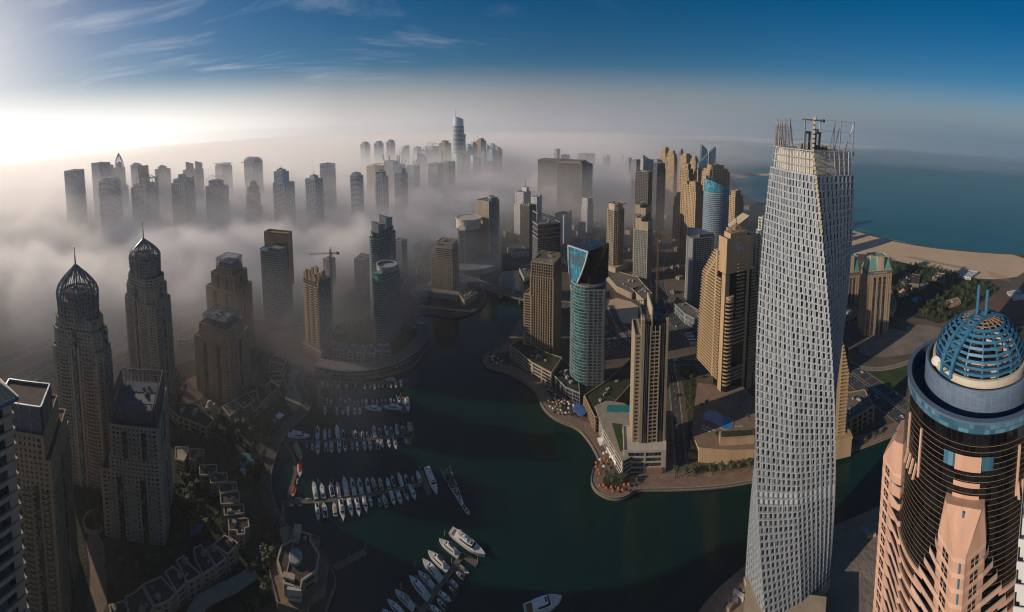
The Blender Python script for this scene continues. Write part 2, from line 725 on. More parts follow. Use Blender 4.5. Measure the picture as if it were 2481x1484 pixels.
def clutter(mb, poly, z, n, rot=0.0, big=4.0, r=None):
 r = r or rnd
 c = Vector(cen(poly))
 for _ in range(n):
  i = r.randrange(len(poly))
  p = c.lerp(Vector(poly[i][:2]).lerp(Vector(poly[(i + 1) % len(poly)][:2]), r.random()), r.uniform(0.1, 0.65))
  mb.box(p, r.uniform(0.3, 1) * big, r.uniform(0.3, 1) * big, z + 0.15, z + r.uniform(0.9, 0.9 + big * 0.7), rot)


def tower(name, label, tiers, wall, glass, roof=None, group=None, cat="skyscraper", nclut=4, rot=0.0, par=1.1, plant=None, big=4.0):
 """tiers: (poly, z0, z1, style)"""
 c = cen(tiers[0][0])
 root = thing(name, label, cat, (c[0], c[1], 0), group)
 W, GL, PL = MB(), MB(), MB()
 for q in tiers:
  RF = MB()
  poly, z0, z1, st = q[:4]
  st = ST[st] if isinstance(st, str) else st
  if st["sp"] <= 0 and not st["bay"]:
   W.prism(poly, z0, z1, top=False)
  else:
   facade(W, GL, poly, z0, z1, st, q[4] if len(q) > 4 else None)
  roof_cap(RF, poly, z1, par)
  RF.build("roof", [wall, roof or roofm], root)
  clutter(PL, offs(poly, -2.0), z1, nclut if q is tiers[-1] or len(tiers) == 1 else 2, rot, big)
 W.build("wall", wall, root)
 GL.build("glazing", glass, root)
 build_boxes(PL, "roof_plant", plant or grey, root)
 return root


def mast(root, p, z0, z1, w=0.7, m=None, name="mast"):
 mb = MB()
 mb.beam((p[0], p[1], z0), (p[0], p[1], z1), w, n=6, r2=0.25)
 return mb.build(name, m or steel, root)


def text_sign(txt, p, heading, z, size, m, parent, ext=0.12, name="sign_lettering", tilt=0.0):
 """raised lettering; heading = direction the face looks towards (plan vector)"""
 cu = bpy.data.curves.new(name, 'FONT')
 cu.body = txt
 cu.size = size
 cu.extrude = ext
 cu.align_x = 'CENTER'
 cu.align_y = 'CENTER'
 cu.materials.append(m)
 tmp = bpy.data.objects.new(name, cu)
 me = bpy.data.meshes.new_from_object(tmp)
 bpy.data.objects.remove(tmp)
 o = bpy.data.objects.new(name, me)
 COL.objects.link(o)
 h = Vector(heading).normalized()
 o.parent = parent
 org = parent["org"]
 o.location = (p[0] - org[0], p[1] - org[1], z - org[2])
 o.rotation_euler = (R(90) - tilt, 0, math.atan2(h.y, h.x) + R(90))
 return o


# ---------------------------------------------------------------- ground, water, roads
QZ = 3.0            # height of the quays above the water
sand_ground = noise_mat("dusty_ground", [(0.25, (0.06, 0.048, 0.036)), (0.5, (0.105, 0.083, 0.06)), (0.75, (0.16, 0.125, 0.09))], 0.012, 9, 0.95, 0.4)
beach_sand = noise_mat("beach_sand", [(0.3, (0.50, 0.36, 0.235)), (0.7, (0.60, 0.44, 0.29))], 0.01, 8, 0.95, 0.3)
asphalt = noise_mat("asphalt", [(0.3, (0.040, 0.040, 0.043)), (0.7, (0.065, 0.064, 0.065))], 0.08, 5, 0.85)
paving = noise_mat("clay_paving", [(0.3, (0.17, 0.115, 0.085)), (0.7, (0.25, 0.17, 0.125))], 0.12, 5, 0.85)
pave2 = noise_mat("pale_paving", [(0.3, (0.22, 0.19, 0.155)), (0.7, (0.31, 0.27, 0.22))], 0.12, 5, 0.85)
darkpave = noise_mat("dark_paving", [(0.3, (0.06, 0.05, 0.042)), (0.7, (0.11, 0.09, 0.075))], 0.15, 6, 0.85)
quaym = noise_mat("quay_stone", [(0.3, (0.20, 0.17, 0.14)), (0.7, (0.30, 0.26, 0.21))], 0.3, 5, 0.85)
grassm = noise_mat("lawn", [(0.3, (0.018, 0.034, 0.010)), (0.7, (0.045, 0.075, 0.022))], 0.06, 6, 0.95, 0.5)
shrubm = noise_mat("planted_ground", [(0.3, (0.014, 0.018, 0.010)), (0.55, (0.035, 0.042, 0.020)), (0.75, (0.07, 0.062, 0.042))], 0.09, 8, 0.95, 0.8)
soil = noise_mat("ploughed_soil", [(0.3, (0.105, 0.062, 0.04)), (0.7, (0.16, 0.10, 0.065))], 0.03, 7, 0.95, 0.5)
rubble = noise_mat("cleared_site", [(0.3, (0.15, 0.125, 0.10)), (0.7, (0.25, 0.205, 0.16))], 0.05, 8, 0.95, 0.6)
linem = plain("road_paint", (0.62, 0.60, 0.56), 0.7)


def water_mat(name, deep, shallow, scale, bump, rough):
 m, N, L, B = _mat(name)
 tc = N.new("ShaderNodeTexCoord")
 n1 = N.new("ShaderNodeTexNoise")
 n1.inputs["Scale"].default_value = scale
 n1.inputs["Detail"].default_value = 6
 L.new(tc.outputs["Object"], n1.inputs["Vector"])
 L.new(ramp(N, L, n1.outputs[0], [(0.3, deep), (0.7, shallow)]), B.inputs["Base Color"])
 B.inputs["Roughness"].default_value = rough
 B.inputs["IOR"].default_value = 1.33
 n2 = N.new("ShaderNodeTexNoise")
 n2.inputs["Scale"].default_value = 0.35
 n2.inputs["Detail"].default_value = 3
 L.new(tc.outputs["Object"], n2.inputs["Vector"])
 b = N.new("ShaderNodeBump")
 b.inputs["Strength"].default_value = bump
 b.inputs["Distance"].default_value = 0.5
 L.new(n2.outputs[0], b.inputs["Height"])
 L.new(b.outputs[0], B.inputs["Normal"])
 return m


marina_water = water_mat("marina_water", (0.001, 0.014, 0.012), (0.002, 0.026, 0.021), 0.008, 0.22, 0.06)
sea_water = water_mat("sea_water", (0.003, 0.085, 0.105), (0.008, 0.12, 0.135), 0.0015, 0.5, 0.3)

LB = [(1168, 655), (1160, 675), (1176, 700), (1178, 722), (1172, 738), (1150, 755), (1118, 766), (1085, 768), (1050, 760), (1020, 757),
  (1003, 765), (1010, 780), (1035, 795), (1043, 815), (1030, 850), (1005, 885), (965, 902), (900, 914), (840, 914), (790, 903),
  (755, 902), (735, 912), (732, 930), (748, 955), (757, 975), (748, 998), (722, 1020), (695, 1045), (678, 1075), (660, 1130),
  (655, 1180), (668, 1225), (690, 1275), (745, 1300), (800, 1372), (818, 1408), (800, 1450), (788, 1484), (770, 1600)]
RB = [(1330, 640), (1322, 680), (1292, 728), (1262, 770), (1217, 842), (1190, 850), (1172, 862), (1170, 880), (1190, 893), (1225, 899),
  (1265, 920), (1298, 945), (1308, 975), (1325, 1000), (1355, 1020), (1398, 1035), (1425, 1065), (1445, 1100), (1452, 1118),
  (1437, 1135), (1430, 1165), (1440, 1187), (1465, 1203), (1495, 1209), (1520, 1203), (1540, 1184), (1640, 1183), (1740, 1178),
  (1838, 1162), (2010, 1112), (2080, 1085), (2160, 1055), (2200, 1038), (2300, 985)]
COAST = [(2481, 618), (2350, 610), (2250, 600), (2150, 582), (2050, 557), (1950, 525), (1850, 495), (1800, 474), (1785, 450), (1768, 425)]
NB = [(1650, 1620), (1738, 1484), (1785, 1437), (1832, 1395), (1960, 1335), (2020, 1308), (2120, 1262), (2200, 1222), (2481, 1070)]


def tess(mb, pts, z):
 """fill a plan outline (any simple polygon) at height z"""
 vs = [Vector((p[0], p[1], 0)) for p in pts]
 for t in mathutils.geometry.tessellate_polygon([vs]):
  q = [vs[i] for i in t]
  if (q[1] - q[0]).cross(q[2] - q[0]).z < 0:
   q.reverse()
  mb.face([(v.x, v.y, z) for v in q])


def smooth_line(pts, it=2, closed=False):
 for _ in range(it):
  out = [] if closed else [pts[0]]
  n = len(pts)
  for i in range(n if closed else n - 1):
   a, b = pts[i], pts[(i + 1) % n]
   out.append(tuple(a[k] * 0.75 + b[k] * 0.25 for k in range(2)))
   out.append(tuple(a[k] * 0.25 + b[k] * 0.75 for k in range(2)))
  if not closed:
   out.append(pts[-1])
  pts = out
 return pts


def plan(px, z=QZ, it=2, closed=False):
 q = [tuple(G(x, y, z).xy) for x, y in px]
 return smooth_line(q, it, closed) if it else q


lb, rb, nb, coast = plan(LB), plan(RB), plan(NB), plan(COAST, 1.0)
land = [(-8500, -280), (-60, -280)] + lb[::-1] + rb + [(760, 60), (900, -280), (1075, -280)] + coast + [(1900, 4500), (3500, 13000), (-8500, 13000)]
near = [(60, -280)] + nb + [(700, -20), (760, -280)]


def ground_sheet(name, outline, m):
 mb = MB()
 tess(mb, outline, QZ)
 n = len(outline)
 for i in range(n):
  a, b = outline[i], outline[(i + 1) % n]
  mb.face([(*a, -2), (*b, -2), (*b, QZ), (*a, QZ)])
 return structure(name, mb, m)


ground_sheet("ground", land, sand_ground)
ground_sheet("ground", near, rubble)
mb = MB()
mb.face([(-900, -280, 0), (900, -280, 0), (900, 1150, 0), (-900, 1150, 0)])
structure("marina_water", mb, marina_water)
mb = MB()
mb.face([(-8800, -280, -0.3), (8800, -280, -0.3), (8800, 13600, -0.3), (-8800, 13600, -0.3)])
structure("sea", mb, sea_water)


def strip(line, w0, w1):
 """quads between offsets w0 and w1 (metres to the right of travel)"""
 out = []
 n = len(line)
 pa = []
 for i in range(n):
  p, q = Vector(line[max(0, i - 1)][:2]), Vector(line[min(n - 1, i + 1)][:2])
  e = (q - p).normalized()
  nr = Vector((e.y, -e.x))
  c = Vector(line[i][:2])
  pa.append((tuple(c + nr * w0), tuple(c + nr * w1)))
 for i in range(n - 1):
  out.append((pa[i][0], pa[i][1], pa[i + 1][1], pa[i + 1][0]))
 return out


def flat(mb, quads, z):
 for q in quads:
  a = (q[1][0] - q[0][0]) * (q[2][1] - q[0][1]) - (q[1][1] - q[0][1]) * (q[2][0] - q[0][0])
  q = q if a > 0 else q[::-1]
  mb.face([(p[0], p[1], z) for p in q])


def patch(name, px, m, z=QZ + 0.004, it=1):
 mb = MB()
 tess(mb, plan(px, QZ, it, True) if it else plan(px, QZ, 0), z)
 return structure(name, mb, m)


def resample(line, step):
 out, acc = [Vector(line[0])], 0.0
 for a, b in zip(line, line[1:]):
  a, b = Vector(a), Vector(b)
  l = (b - a).length
  s = step - acc
  while s <= l:
   out.append(a.lerp(b, s / l))
   s += step
  acc = (acc + l) % step
 return out


ROADS = {}


def road(name, px, w, lanes=2, z=QZ + 0.05, key=None, m=None, it=2, world=None, median=False):
 line = world or plan(px, QZ, it)
 mb = MB()
 flat(mb, strip(line, -w / 2, w / 2), z)
 mb.cur = 1
 for s in (-1, 1):       # raised kerbs
  for q in strip(line, s * w / 2, s * (w / 2 + 0.6)):
   flat(mb, [q], z + 0.13)
 mb.cur = 2
 for s in (-1, 1):
  flat(mb, strip(line, s * (w / 2 - 0.5), s * (w / 2 - 0.75)), z + 0.004)
 for k in range(1, lanes):
  o = -w / 2 + w * k / lanes
  d = resample(line, 3.0)
  for i in range(0, len(d) - 1, 4):
   flat(mb, strip([tuple(d[i]), tuple(d[i + 1])], o - 0.14, o + 0.14), z + 0.004)
 o = structure(name, mb, [m or asphalt, quaym, linem])
 ROADS[key or name] = (line, w)
 return o


# promenades follow both banks
def prom(name, line, w0, w1, m, z):
 mb = MB()
 flat(mb, strip(line, w0, w1), z)
 return structure(name, mb, m)


prom("promenade", lb[8:-6], 0.3, 9.0, darkpave, QZ + 0.02)
prom("promenade", rb[8:], -0.3, -13.0, paving, QZ + 0.02)
prom("promenade", nb, -0.3, -9.0, paving, QZ + 0.02)


def quay_wall(line, side):
 mb = MB()
 a = strip(line, 0, side * 0.5)
 for q in a:
  mb.face([(*q[0], QZ + 0.5), (*q[1], QZ + 0.5), (*q[2], QZ + 0.5), (*q[3], QZ + 0.5)])
  mb.face([(*q[0], QZ), (*q[3], QZ), (*q[3], QZ + 0.5), (*q[0], QZ + 0.5)])
  mb.face([(*q[2], QZ), (*q[1], QZ), (*q[1], QZ + 0.5), (*q[2], QZ + 0.5)])
 for q in strip(line, -side * 0.25, 0):
  mb.face([(*q[0], 1.9), (*q[1], 1.9), (*q[2], 1.9), (*q[3], 1.9)])
  mb.face([(*q[0], 1.2), (*q[3], 1.2), (*q[3], 1.9), (*q[0], 1.9)])
 return mb.build("quay_wall", quaym)


for ln, sd_, lab in ((lb[4:], 1, "stone quay wall edging the marina below the left towers"), (rb[4:], -1, "stone quay wall edging the marina on the hotel side"),
      (nb, -1, "stone quay wall by the foot of the twisted tower")):
 tag(quay_wall(ln, sd_), lab, "quay wall")

# beach, lawns, plots on the seaward side
patch("beach", [(2030, 548), (2150, 583), (2250, 601), (2350, 611), (2490, 619), (2490, 668), (2380, 680), (2330, 662), (2200, 640), (2120, 618), (2030, 612)], beach_sand, QZ + 0.012)
patch("lawn", [(2040, 880), (2140, 905), (2235, 868), (2300, 880), (2245, 925), (2160, 955), (2080, 930)], grassm, QZ + 0.008)
patch("lawn", [(2120, 625), (2180, 640), (2200, 660), (2150, 668), (2110, 650)], grassm, QZ + 0.016)
patch("lawn", [(2190, 648), (2260, 658), (2280, 675), (2240, 690), (2195, 672)], grassm, QZ + 0.012)
patch("lawn", [(2340, 680), (2420, 690), (2400, 715), (2330, 712)], grassm, QZ + 0.012)
patch("lawn", [(2430, 800), (2490, 780), (2490, 900), (2440, 880)], grassm, QZ + 0.008)
patch("garden_ground", [(2150, 625), (2260, 640), (2390, 680), (2430, 700), (2290, 790), (2230, 770), (2150, 765), (2130, 700)], shrubm, QZ + 0.004)
patch("bare_field", [(2300, 790), (2440, 705), (2490, 715), (2490, 795), (2420, 815), (2330, 810)], soil, QZ + 0.008)
patch("building_plot", [(2110, 812), (2175, 792), (2260, 840), (2250, 850), (2115, 870), (2070, 845)], rubble, QZ + 0.008)
patch("building_plot", [(2180, 795), (2240, 785), (2300, 800), (2320, 815), (2265, 840)], rubble, QZ + 0.012)
patch("sandy_plot", [(1478, 718), (1545, 735), (1555, 770), (1520, 790), (1470, 760)], beach_sand, QZ + 0.008)
patch("sandy_plot", [(1480, 760), (1530, 800), (1545, 850), (1500, 830)], rubble, QZ + 0.012)
patch("planted_ground", [(1640, 870), (1690, 880), (1685, 960), (1690, 1110), (1665, 1120), (1668, 1000)], shrubm, QZ + 0.008)
# planted grounds on the inland bank
patch("planted_ground", [(180, 1000), (300, 920), (440, 880), (600, 830), (700, 880), (735, 960), (700, 1030), (640, 1100), (640, 1200), (690, 1300), (690, 1484), (240, 1500), (170, 1300)], shrubm, QZ + 0.008)
patch("planted_ground", [(800, 790), (900, 770), (1000, 790), (1030, 820), (990, 880), (880, 900), (800, 890)], shrubm, QZ + 0.008)
patch("terrace", [(440, 925), (490, 905), (510, 945), (470, 980), (430, 975)], paving, QZ + 0.016)
patch("terrace", [(205, 1290), (250, 1300), (258, 1380), (262, 1490), (205, 1490), (222, 1400)], paving, QZ + 0.016)
patch("terrace", [(690, 905), (735, 890), (735, 960), (720, 1000), (690, 990)], pave2, QZ + 0.016)

# roads
road("highway", [(-60, 965), (60, 905), (150, 862), (310, 800), (480, 742), (640, 690), (760, 652), (900, 622)], 19, 5, key="hw1")
road("highway", [(-60, 1010), (60, 945), (150, 895), (310, 825), (480, 765), (640, 708), (760, 668), (900, 634)], 15, 4, key="hw2")
road("highway", [(-60, 900), (60, 850), (150, 818), (310, 766), (480, 716), (640, 672), (760, 640), (900, 614)], 19, 5, key="hw3")
road("slip_road", [(25, 690), (30, 735), (42, 775), (75, 815), (130, 845), (190, 850)], 11, 2, key="slip")
road("avenue", [(1640, 545), (1608, 590), (1592, 640), (1592, 690), (1606, 740), (1645, 790), (1710, 825), (1790, 850), (1870, 870)], 26, 6, key="ave")
road("avenue", [(1480, 800), (1530, 845), (1590, 868), (1660, 880), (1740, 872)], 12, 3, key="ave2", z=QZ + 0.07)
road("street", [(1622, 868), (1632, 930), (1640, 1010), (1650, 1130)], 11, 2, key="street", z=QZ + 0.09)
road("street", [(1480, 740), (1500, 790), (1560, 850), (1620, 868)], 10, 2, key="ramp", z=QZ + 0.11)
road("dual_carriageway", [(1960, 850), (2040, 905), (2100, 950), (2165, 1000), (2230, 1050)], 17, 4, key="dual1")
road("dual_carriageway", [(1990, 830), (2065, 890), (2130, 935), (2200, 985), (2270, 1040)], 15, 4, key="dual2")
road("sand_track", [(2035, 872), (2090, 895), (2150, 895), (2230, 868), (2330, 835), (2481, 790)], 7, 1, key="track", m=rubble)
road("boulevard", [(700, 800), (790, 770), (880, 735), (960, 720), (1040, 700), (1110, 680)], 14, 4, key="blvd", z=QZ + 0.06)


# the road bridge across the head of the basin
def bridge():
 a, b = [Vector(G(*p, 9).xy) for p in ((1085, 664), (1385, 745))]
 line = [tuple(a.lerp(b, i / 12)) for i in range(13)]
 c = a.lerp(b, 0.5)
 root = thing("road_bridge", "grey concrete road bridge crossing the head of the marina", "bridge", (c.x, c.y, 0))
 mb = MB()
 for q in strip(line, -13, 13):
  q = q[::-1]
  mb.prism(q, 7.2, 9.0, True, True)
 mb.build("deck", concrete, root)
 mb = MB()
 flat(mb, strip(line, -11.5, 11.5), 9.02)
 mb.cur = 1
 for s in (-7.6, -3.8, 0, 3.8, 7.6):
  flat(mb, strip(line, s - 0.15, s + 0.15), 9.03)
 mb.build("carriageway", [asphalt, linem], root)
 for s in (-12.6, 12.6):
  mb = MB()
  for q in strip(line, s - 0.2, s + 0.2):
   mb.prism(q[::-1], 9.0, 10.1, True)
  mb.build("parapet", quaym, root)
 for t in (0.2, 0.35, 0.5, 0.65, 0.8):
  mb = MB()
  p = a.lerp(b, t)
  mb.box(p, 3, 22, -1, 7.2, math.atan2((b - a).y, (b - a).x))
  mb.build("pier", concrete, root)
 ROADS["bridge"] = (line, 22)


bridge()
# surf along the beach and sand bars offshore
foam = plain("foam", (0.75, 0.78, 0.78), 0.8)
for i, (pts, w) in enumerate(((((2045, 548), (2075, 554), (2105, 562)), 1.6), (((2052, 560), (2110, 573), (2160, 584)), 1.8), (((2155, 580), (2195, 588)), 2.2),
        (((2140, 584), (2200, 594), (2255, 604)), 1.6), (((2215, 592), (2255, 600)), 2.0), (((2300, 606), (2330, 611)), 1.5),
        (((1788, 452), (1800, 460)), 3.0), (((1800, 470), (1825, 478)), 3.0))):
 ln = [tuple(G(x, y, 0).xy) for x, y in pts]
 mb = MB()
 ln = [tuple(v) for v in resample(smooth_line(ln, 1), 3.0)]
 r = random.Random(i)
 q = strip(ln, 0, w)
 for k, s in enumerate(q):
  a, b, c, d = s
  j = 0.4 + 0.6 * r.random()
  flat(mb, [(a, tuple(Vector(a).lerp(Vector(b), j)), tuple(Vector(d).lerp(Vector(c), j)), d)], 0.05)
 structure("surf", mb, foam)
for pts in (((1762, 424), (1790, 421), (1822, 428), (1790, 428)), ((1775, 430), (1800, 426), (1815, 429), (1795, 433)), ((1800, 424), (1850, 420), (1900, 424), (1850, 427))):
 mb = MB()
 tess(mb, smooth_line([tuple(G(x, y, 0).xy) for x, y in pts], 2, True), 0.6)
 structure("sand_bar", mb, beach_sand)


# ================================================================= the near towers
def twisted_tower():
 """73 straight storeys, each turned a little on the one below"""
 c = G(1906, 1432, QZ)
 c = Vector((c.x, c.y))
 faz = math.atan2(c.x, c.y)
 root = thing("twisted_tower", "tall white tower twisting through a quarter turn with unfinished steel frame on top", "skyscraper", (c.x, c.y, 0))
 Z0, Z1, NF = 10.0, 278.0, 66
 fh = (Z1 - Z0) / NF

 def plan_at(z, grow=0.0):
  g = 1 - 0.03 * max(0, (110 - z)) / 110
  L, Wd, bg_ = 23.8 * g + grow, 14.0 + grow, 2.2
  loc = [(L, -Wd), (L, Wd), (0, Wd + bg_), (-L, Wd), (-L, -Wd), (0, -Wd - bg_)]
  # long face normal towards the camera at z = 85, turning clockwise going up
  th = -faz - R((z - 85.0) * 102.0 / 307.0) + R(11)
  ct, st = math.cos(th), math.sin(th)
  return [(c.x + x * ct - y * st, c.y + x * st + y * ct) for x, y in loc]
 W, wins = MB(), []
 r = random.Random(3)
 for k in range(NF):
  z0 = Z0 + k * fh
  z1 = z0 + fh
  poly = plan_at(z0 + fh / 2)
  sl = offs(poly, 0.35)
  inn = offs(poly, -0.6)
  n = len(poly)
  for i in range(n):      # slab edge
   j = (i + 1) % n
   a, b, d, e = sl[i], sl[j], inn[j], inn[i]
   W.face([(*a, z1 - 0.32), (*b, z1 - 0.32), (*b, z1 + 0.3), (*a, z1 + 0.3)])
   W.face([(*a, z1 + 0.3), (*b, z1 + 0.3), (*d, z1 + 0.3), (*e, z1 + 0.3)])
   W.face([(*e, z1 - 0.32), (*d, z1 - 0.32), (*b, z1 - 0.32), (*a, z1 - 0.32)])
   A, B = Vector(poly[i]), Vector(poly[j])
   l = (B - A).length
   e_ = (B - A).normalized()
   nr = Vector((e_.y, -e_.x))
   nb = max(2, int(round(l / 3.0)))
   bw = l / nb
   mech = k in (17, 18)
   for q in range(nb):
    s0 = q * bw
    ww = bw * r.choice((0.36, 0.42, 0.48))
    o = bw * 0.3 + r.uniform(-0.25, 0.25)
    if mech:
     o, ww = bw * 0.2, bw * 0.6
    p0, p1, p2, p3 = (A + e_ * (s0 + t) for t in (0, o, o + ww, bw))
    for u, v in ((p0, p1), (p2, p3)):
     W.face([(*u, z0), (*v, z0), (*v, z1), (*u, z1)])
    i1, i2 = p1 - nr * 0.5, p2 - nr * 0.5
    W.face([(*p1, z0), (*i1, z0), (*i1, z1), (*p1, z1)])
    W.face([(*i2, z0), (*p2, z0), (*p2, z1), (*i2, z1)])
    # vertical fin between bays
    f0, f1 = p0 - e_ * 0.14, p0 + e_ * 0.14
    h0, h1 = f0 + nr * 0.3, f1 + nr * 0.3
    W.face([(*h0, z0), (*h1, z0), (*h1, z1), (*h0, z1)])
    W.face([(*f0, z0), (*h0, z0), (*h0, z1), (*f0, z1)])
    W.face([(*h1, z0), (*f1, z0), (*f1, z1), (*h1, z1)])
    quad = [(*i1, z0), (*i2, z0), (*i2, z1), (*i1, z1)]
    mid = (i1 + i2) * 0.5
    see = -(mid.dot(nr)) / max(1, mid.length)
    wins.append((see * 900 / (mid.length + abs(EYE - z0)), quad, mech))
 W.build("wall", twist_white, root)
 wins.sort(key=lambda w: -w[0])
 rest, lou = MB(), MB()
 n1 = 0
 fr = random.Random(11)
 for s, q, mech in wins:
  a, b, cc, d = [Vector(p) for p in q]
  if mech:
   lou.face(q)
  elif n1 < 100 and s > 0:
   mbw = MB()
   mbw.face(q, [(fr.random() * 900, 1), (fr.random() * 900, 1), (0, 1), (0, 1)])
   w = mbw.build("window", twist_glass, root)
   w.data.uv_layers[0].data.foreach_set("uv", [fr.random() * 500, fr.random() * 500] * 4)
   n1 += 1
  else:
   u, v = fr.random() * 500, fr.random() * 500
   rest.face(q, [(u, v)] * 4)
 rest.build("window", twist_glass, root, kind="stuff")
 lou.build("louvre_panel", white, root, kind="stuff")
 # dark mullion cross in each window would be below a pixel; the crown is open framing
 fr_ = MB()
 core = MB()
 for z0 in (Z1, Z1 + 4.4, Z1 + 8.8, Z1 + 13.2):
  p = plan_at(z0, -0.3)
  fr_.ring(p, offs(p, -0.8), z0, z0 + 0.5)
 pa, pb = plan_at(Z1, -0.4), plan_at(Z1 + 13.6, -0.4)
 for i in range(6):
  j = (i + 1) % 6
  nbay = 8 if i in (0, 3) else 7
  for q in range(nbay + 1):
   t = q / nbay
   a = Vector(pa[i]).lerp(Vector(pa[j]), t)
   b = Vector(pb[i]).lerp(Vector(pb[j]), t)
   fr_.beam((*a, Z1), (*b, Z1 + 13.6), 0.5)
 fr_.build("crown_frame", twist_white, root)
 pc = scl(plan_at(Z1 + 7), 0.86)
 core.prism(pc, Z1, Z1 + 13.2, True)
 core.build("screen_wall", cream, root)
 # posts, guy rails and machinery on the roof
 zt = Z1 + 13.6
 top = plan_at(Z1 + 20, -0.6)
 zz = 309.0
 posts = []
 for i in range(6):
  for t in ((0.0, 0.33, 0.66) if i in (0, 1, 2, 3, 4, 5) else (0.0,)):
   posts.append(Vector(top[i]).lerp(Vector(top[(i + 1) % 6]), t))
 for k, p in enumerate(posts):
  if k % 3 == 1:
   continue
  mbp = MB()
  mbp.beam((*p, zt - 2), (*p, zz), 0.55)
  q = p.lerp(c, 0.18)
  mbp.beam((*q, zt), (*p, zz - 1), 0.4)
  mbp.build("steel_post", steel, root)
 for z in (zt + 5, zt + 11, zz - 0.4):
  mbp = MB()
  for k in range(len(posts)):
   a, b = posts[k], posts[(k + 1) % len(posts)]
   mbp.beam((*a, z), (*b, z - 0.2), 0.14)
  mbp.build("guard_rail", steel, root)
 mbr = MB()
 mbr.face([(*p, zt + 0.05) for p in plan_at(zt, -1.0)])
 rr = random.Random(5)
 for _ in range(26):
  a = rr.uniform(0, 6.28)
  d = rr.uniform(2, 13)
  mbr.box((c.x + d * math.cos(a), c.y + d * math.sin(a) * 0.7), rr.uniform(0.8, 3.5), rr.uniform(0.8, 3.5), zt + 0.05, zt + rr.uniform(0.8, 3.2), a)
 mbr.build("roof_deck", concrete, root)
 # scaffold bay at the left corner, lift mast and cradle hoist
 left = min(top, key=lambda p: math.atan2(p[0], p[1]))
 lp = Vector(left).lerp(c, 0.16)
 sc = MB()
 for i in range(4):
  for j in range(4):
   x, y = lp.x + (i - 1.5) * 1.9, lp.y + (j - 1.5) * 1.9
   sc.beam((x, y, zt - 3), (x, y, zt + 13 + rr.random() * 3), 0.22)
 for z in range(7):
  for i in range(4):
   y = lp.y + (i - 1.5) * 1.9
   x = lp.x + (i - 1.5) * 1.9
   sc.beam((lp.x - 3.4, y, zt + z * 2.2 - 1), (lp.x + 3.4, y, zt + z * 2.2 - 1), 0.2)
   sc.beam((x, lp.y - 3.4, zt + z * 2.2 - 1), (x, lp.y + 3.4, zt + z * 2.2 - 1), 0.2)
 sc.build("scaffolding", rust, root)
 near_c = min(plan_at(Z1 + 13, 0.6), key=lambda p: math.hypot(*p))
 nc = Vector(near_c)
 ls = MB()
 z = Z1 - 30
 n_dir = (Vector((0, 0)) - nc).normalized()
 while z < zz + 1:
  p = Vector(min(plan_at(min(z, Z1 + 13), 0.9), key=lambda p: math.hypot(*p)))
  ls.box(p, 1.3, 1.3, z, z + 1.6, 0.5)
  z += 2.4
 ls.build("hoist_mast", sandy, root)
 cr = MB()
 p = nc.lerp(c, 0.5)
 cr.beam((*p, zt), (*p, zz - 1), 1.1)
 cr.beam((p.x - 7, p.y + 2.5, zz - 0.6), (p.x + 6, p.y - 2, zz - 0.6), 1.0, 0.8)
 cr.box((p.x + 5.5, p.y - 1.8), 2, 1.5, zz - 1.4, zz + 0.2, 0)
 cr.box((p.x + 1.5, p.y - 1), 1.8, 1.6, zz - 8, zz - 5.5, 0)
 for s in (-5, -1.5, 3.5, 7):
  q = (p.x + s, p.y + 1.5)
  cr.box(q, 1.0, 1.0, zt, zt + 9, 0)
 cr.box((p.x - 3.2, p.y + 1.5), 5, 1.3, zt + 9, zt + 10.3, 0)
 cr.box((p.x + 5.2, p.y + 1.5), 5, 1.3, zt + 9, zt + 10.3, 0)
 cr.build("window_cleaning_crane", dgrey, root)
 # podium
 pd = MB()
 ax = Vector((math.sin(faz), math.cos(faz)))
 ay = Vector((math.cos(faz), -math.sin(faz)))
 p0 = plan_at(5, 1.0)
 pd.prism(p0, QZ, Z0, True)
 pl = [c - ax * 34 + ay * -24, c - ax * 34 + ay * 22, c - ax * 10 + ay * 25, c - ax * 6 - ay * 26]
 pd.prism([tuple(p) for p in pl], QZ, 14.0, True)
 pd.prism(offs([tuple(p) for p in pl], -0.6), 14.0, 14.01, False)
 pd.build("podium", sandy, root)
 return root


twist_white = wall_mat("ribbed_white_cladding", (0.40, 0.435, 0.48), rough=0.42, var=0.2, scale=0.5, streak=False)
twist_glass = glass_mat("small_window_glass", (0.008, 0.010, 0.014), (0.15, 0.17, 0.19), 1.0, 1.0, 0.8, rough=0.08, mull=0.0, tilt=0.03)
twisted_tower()


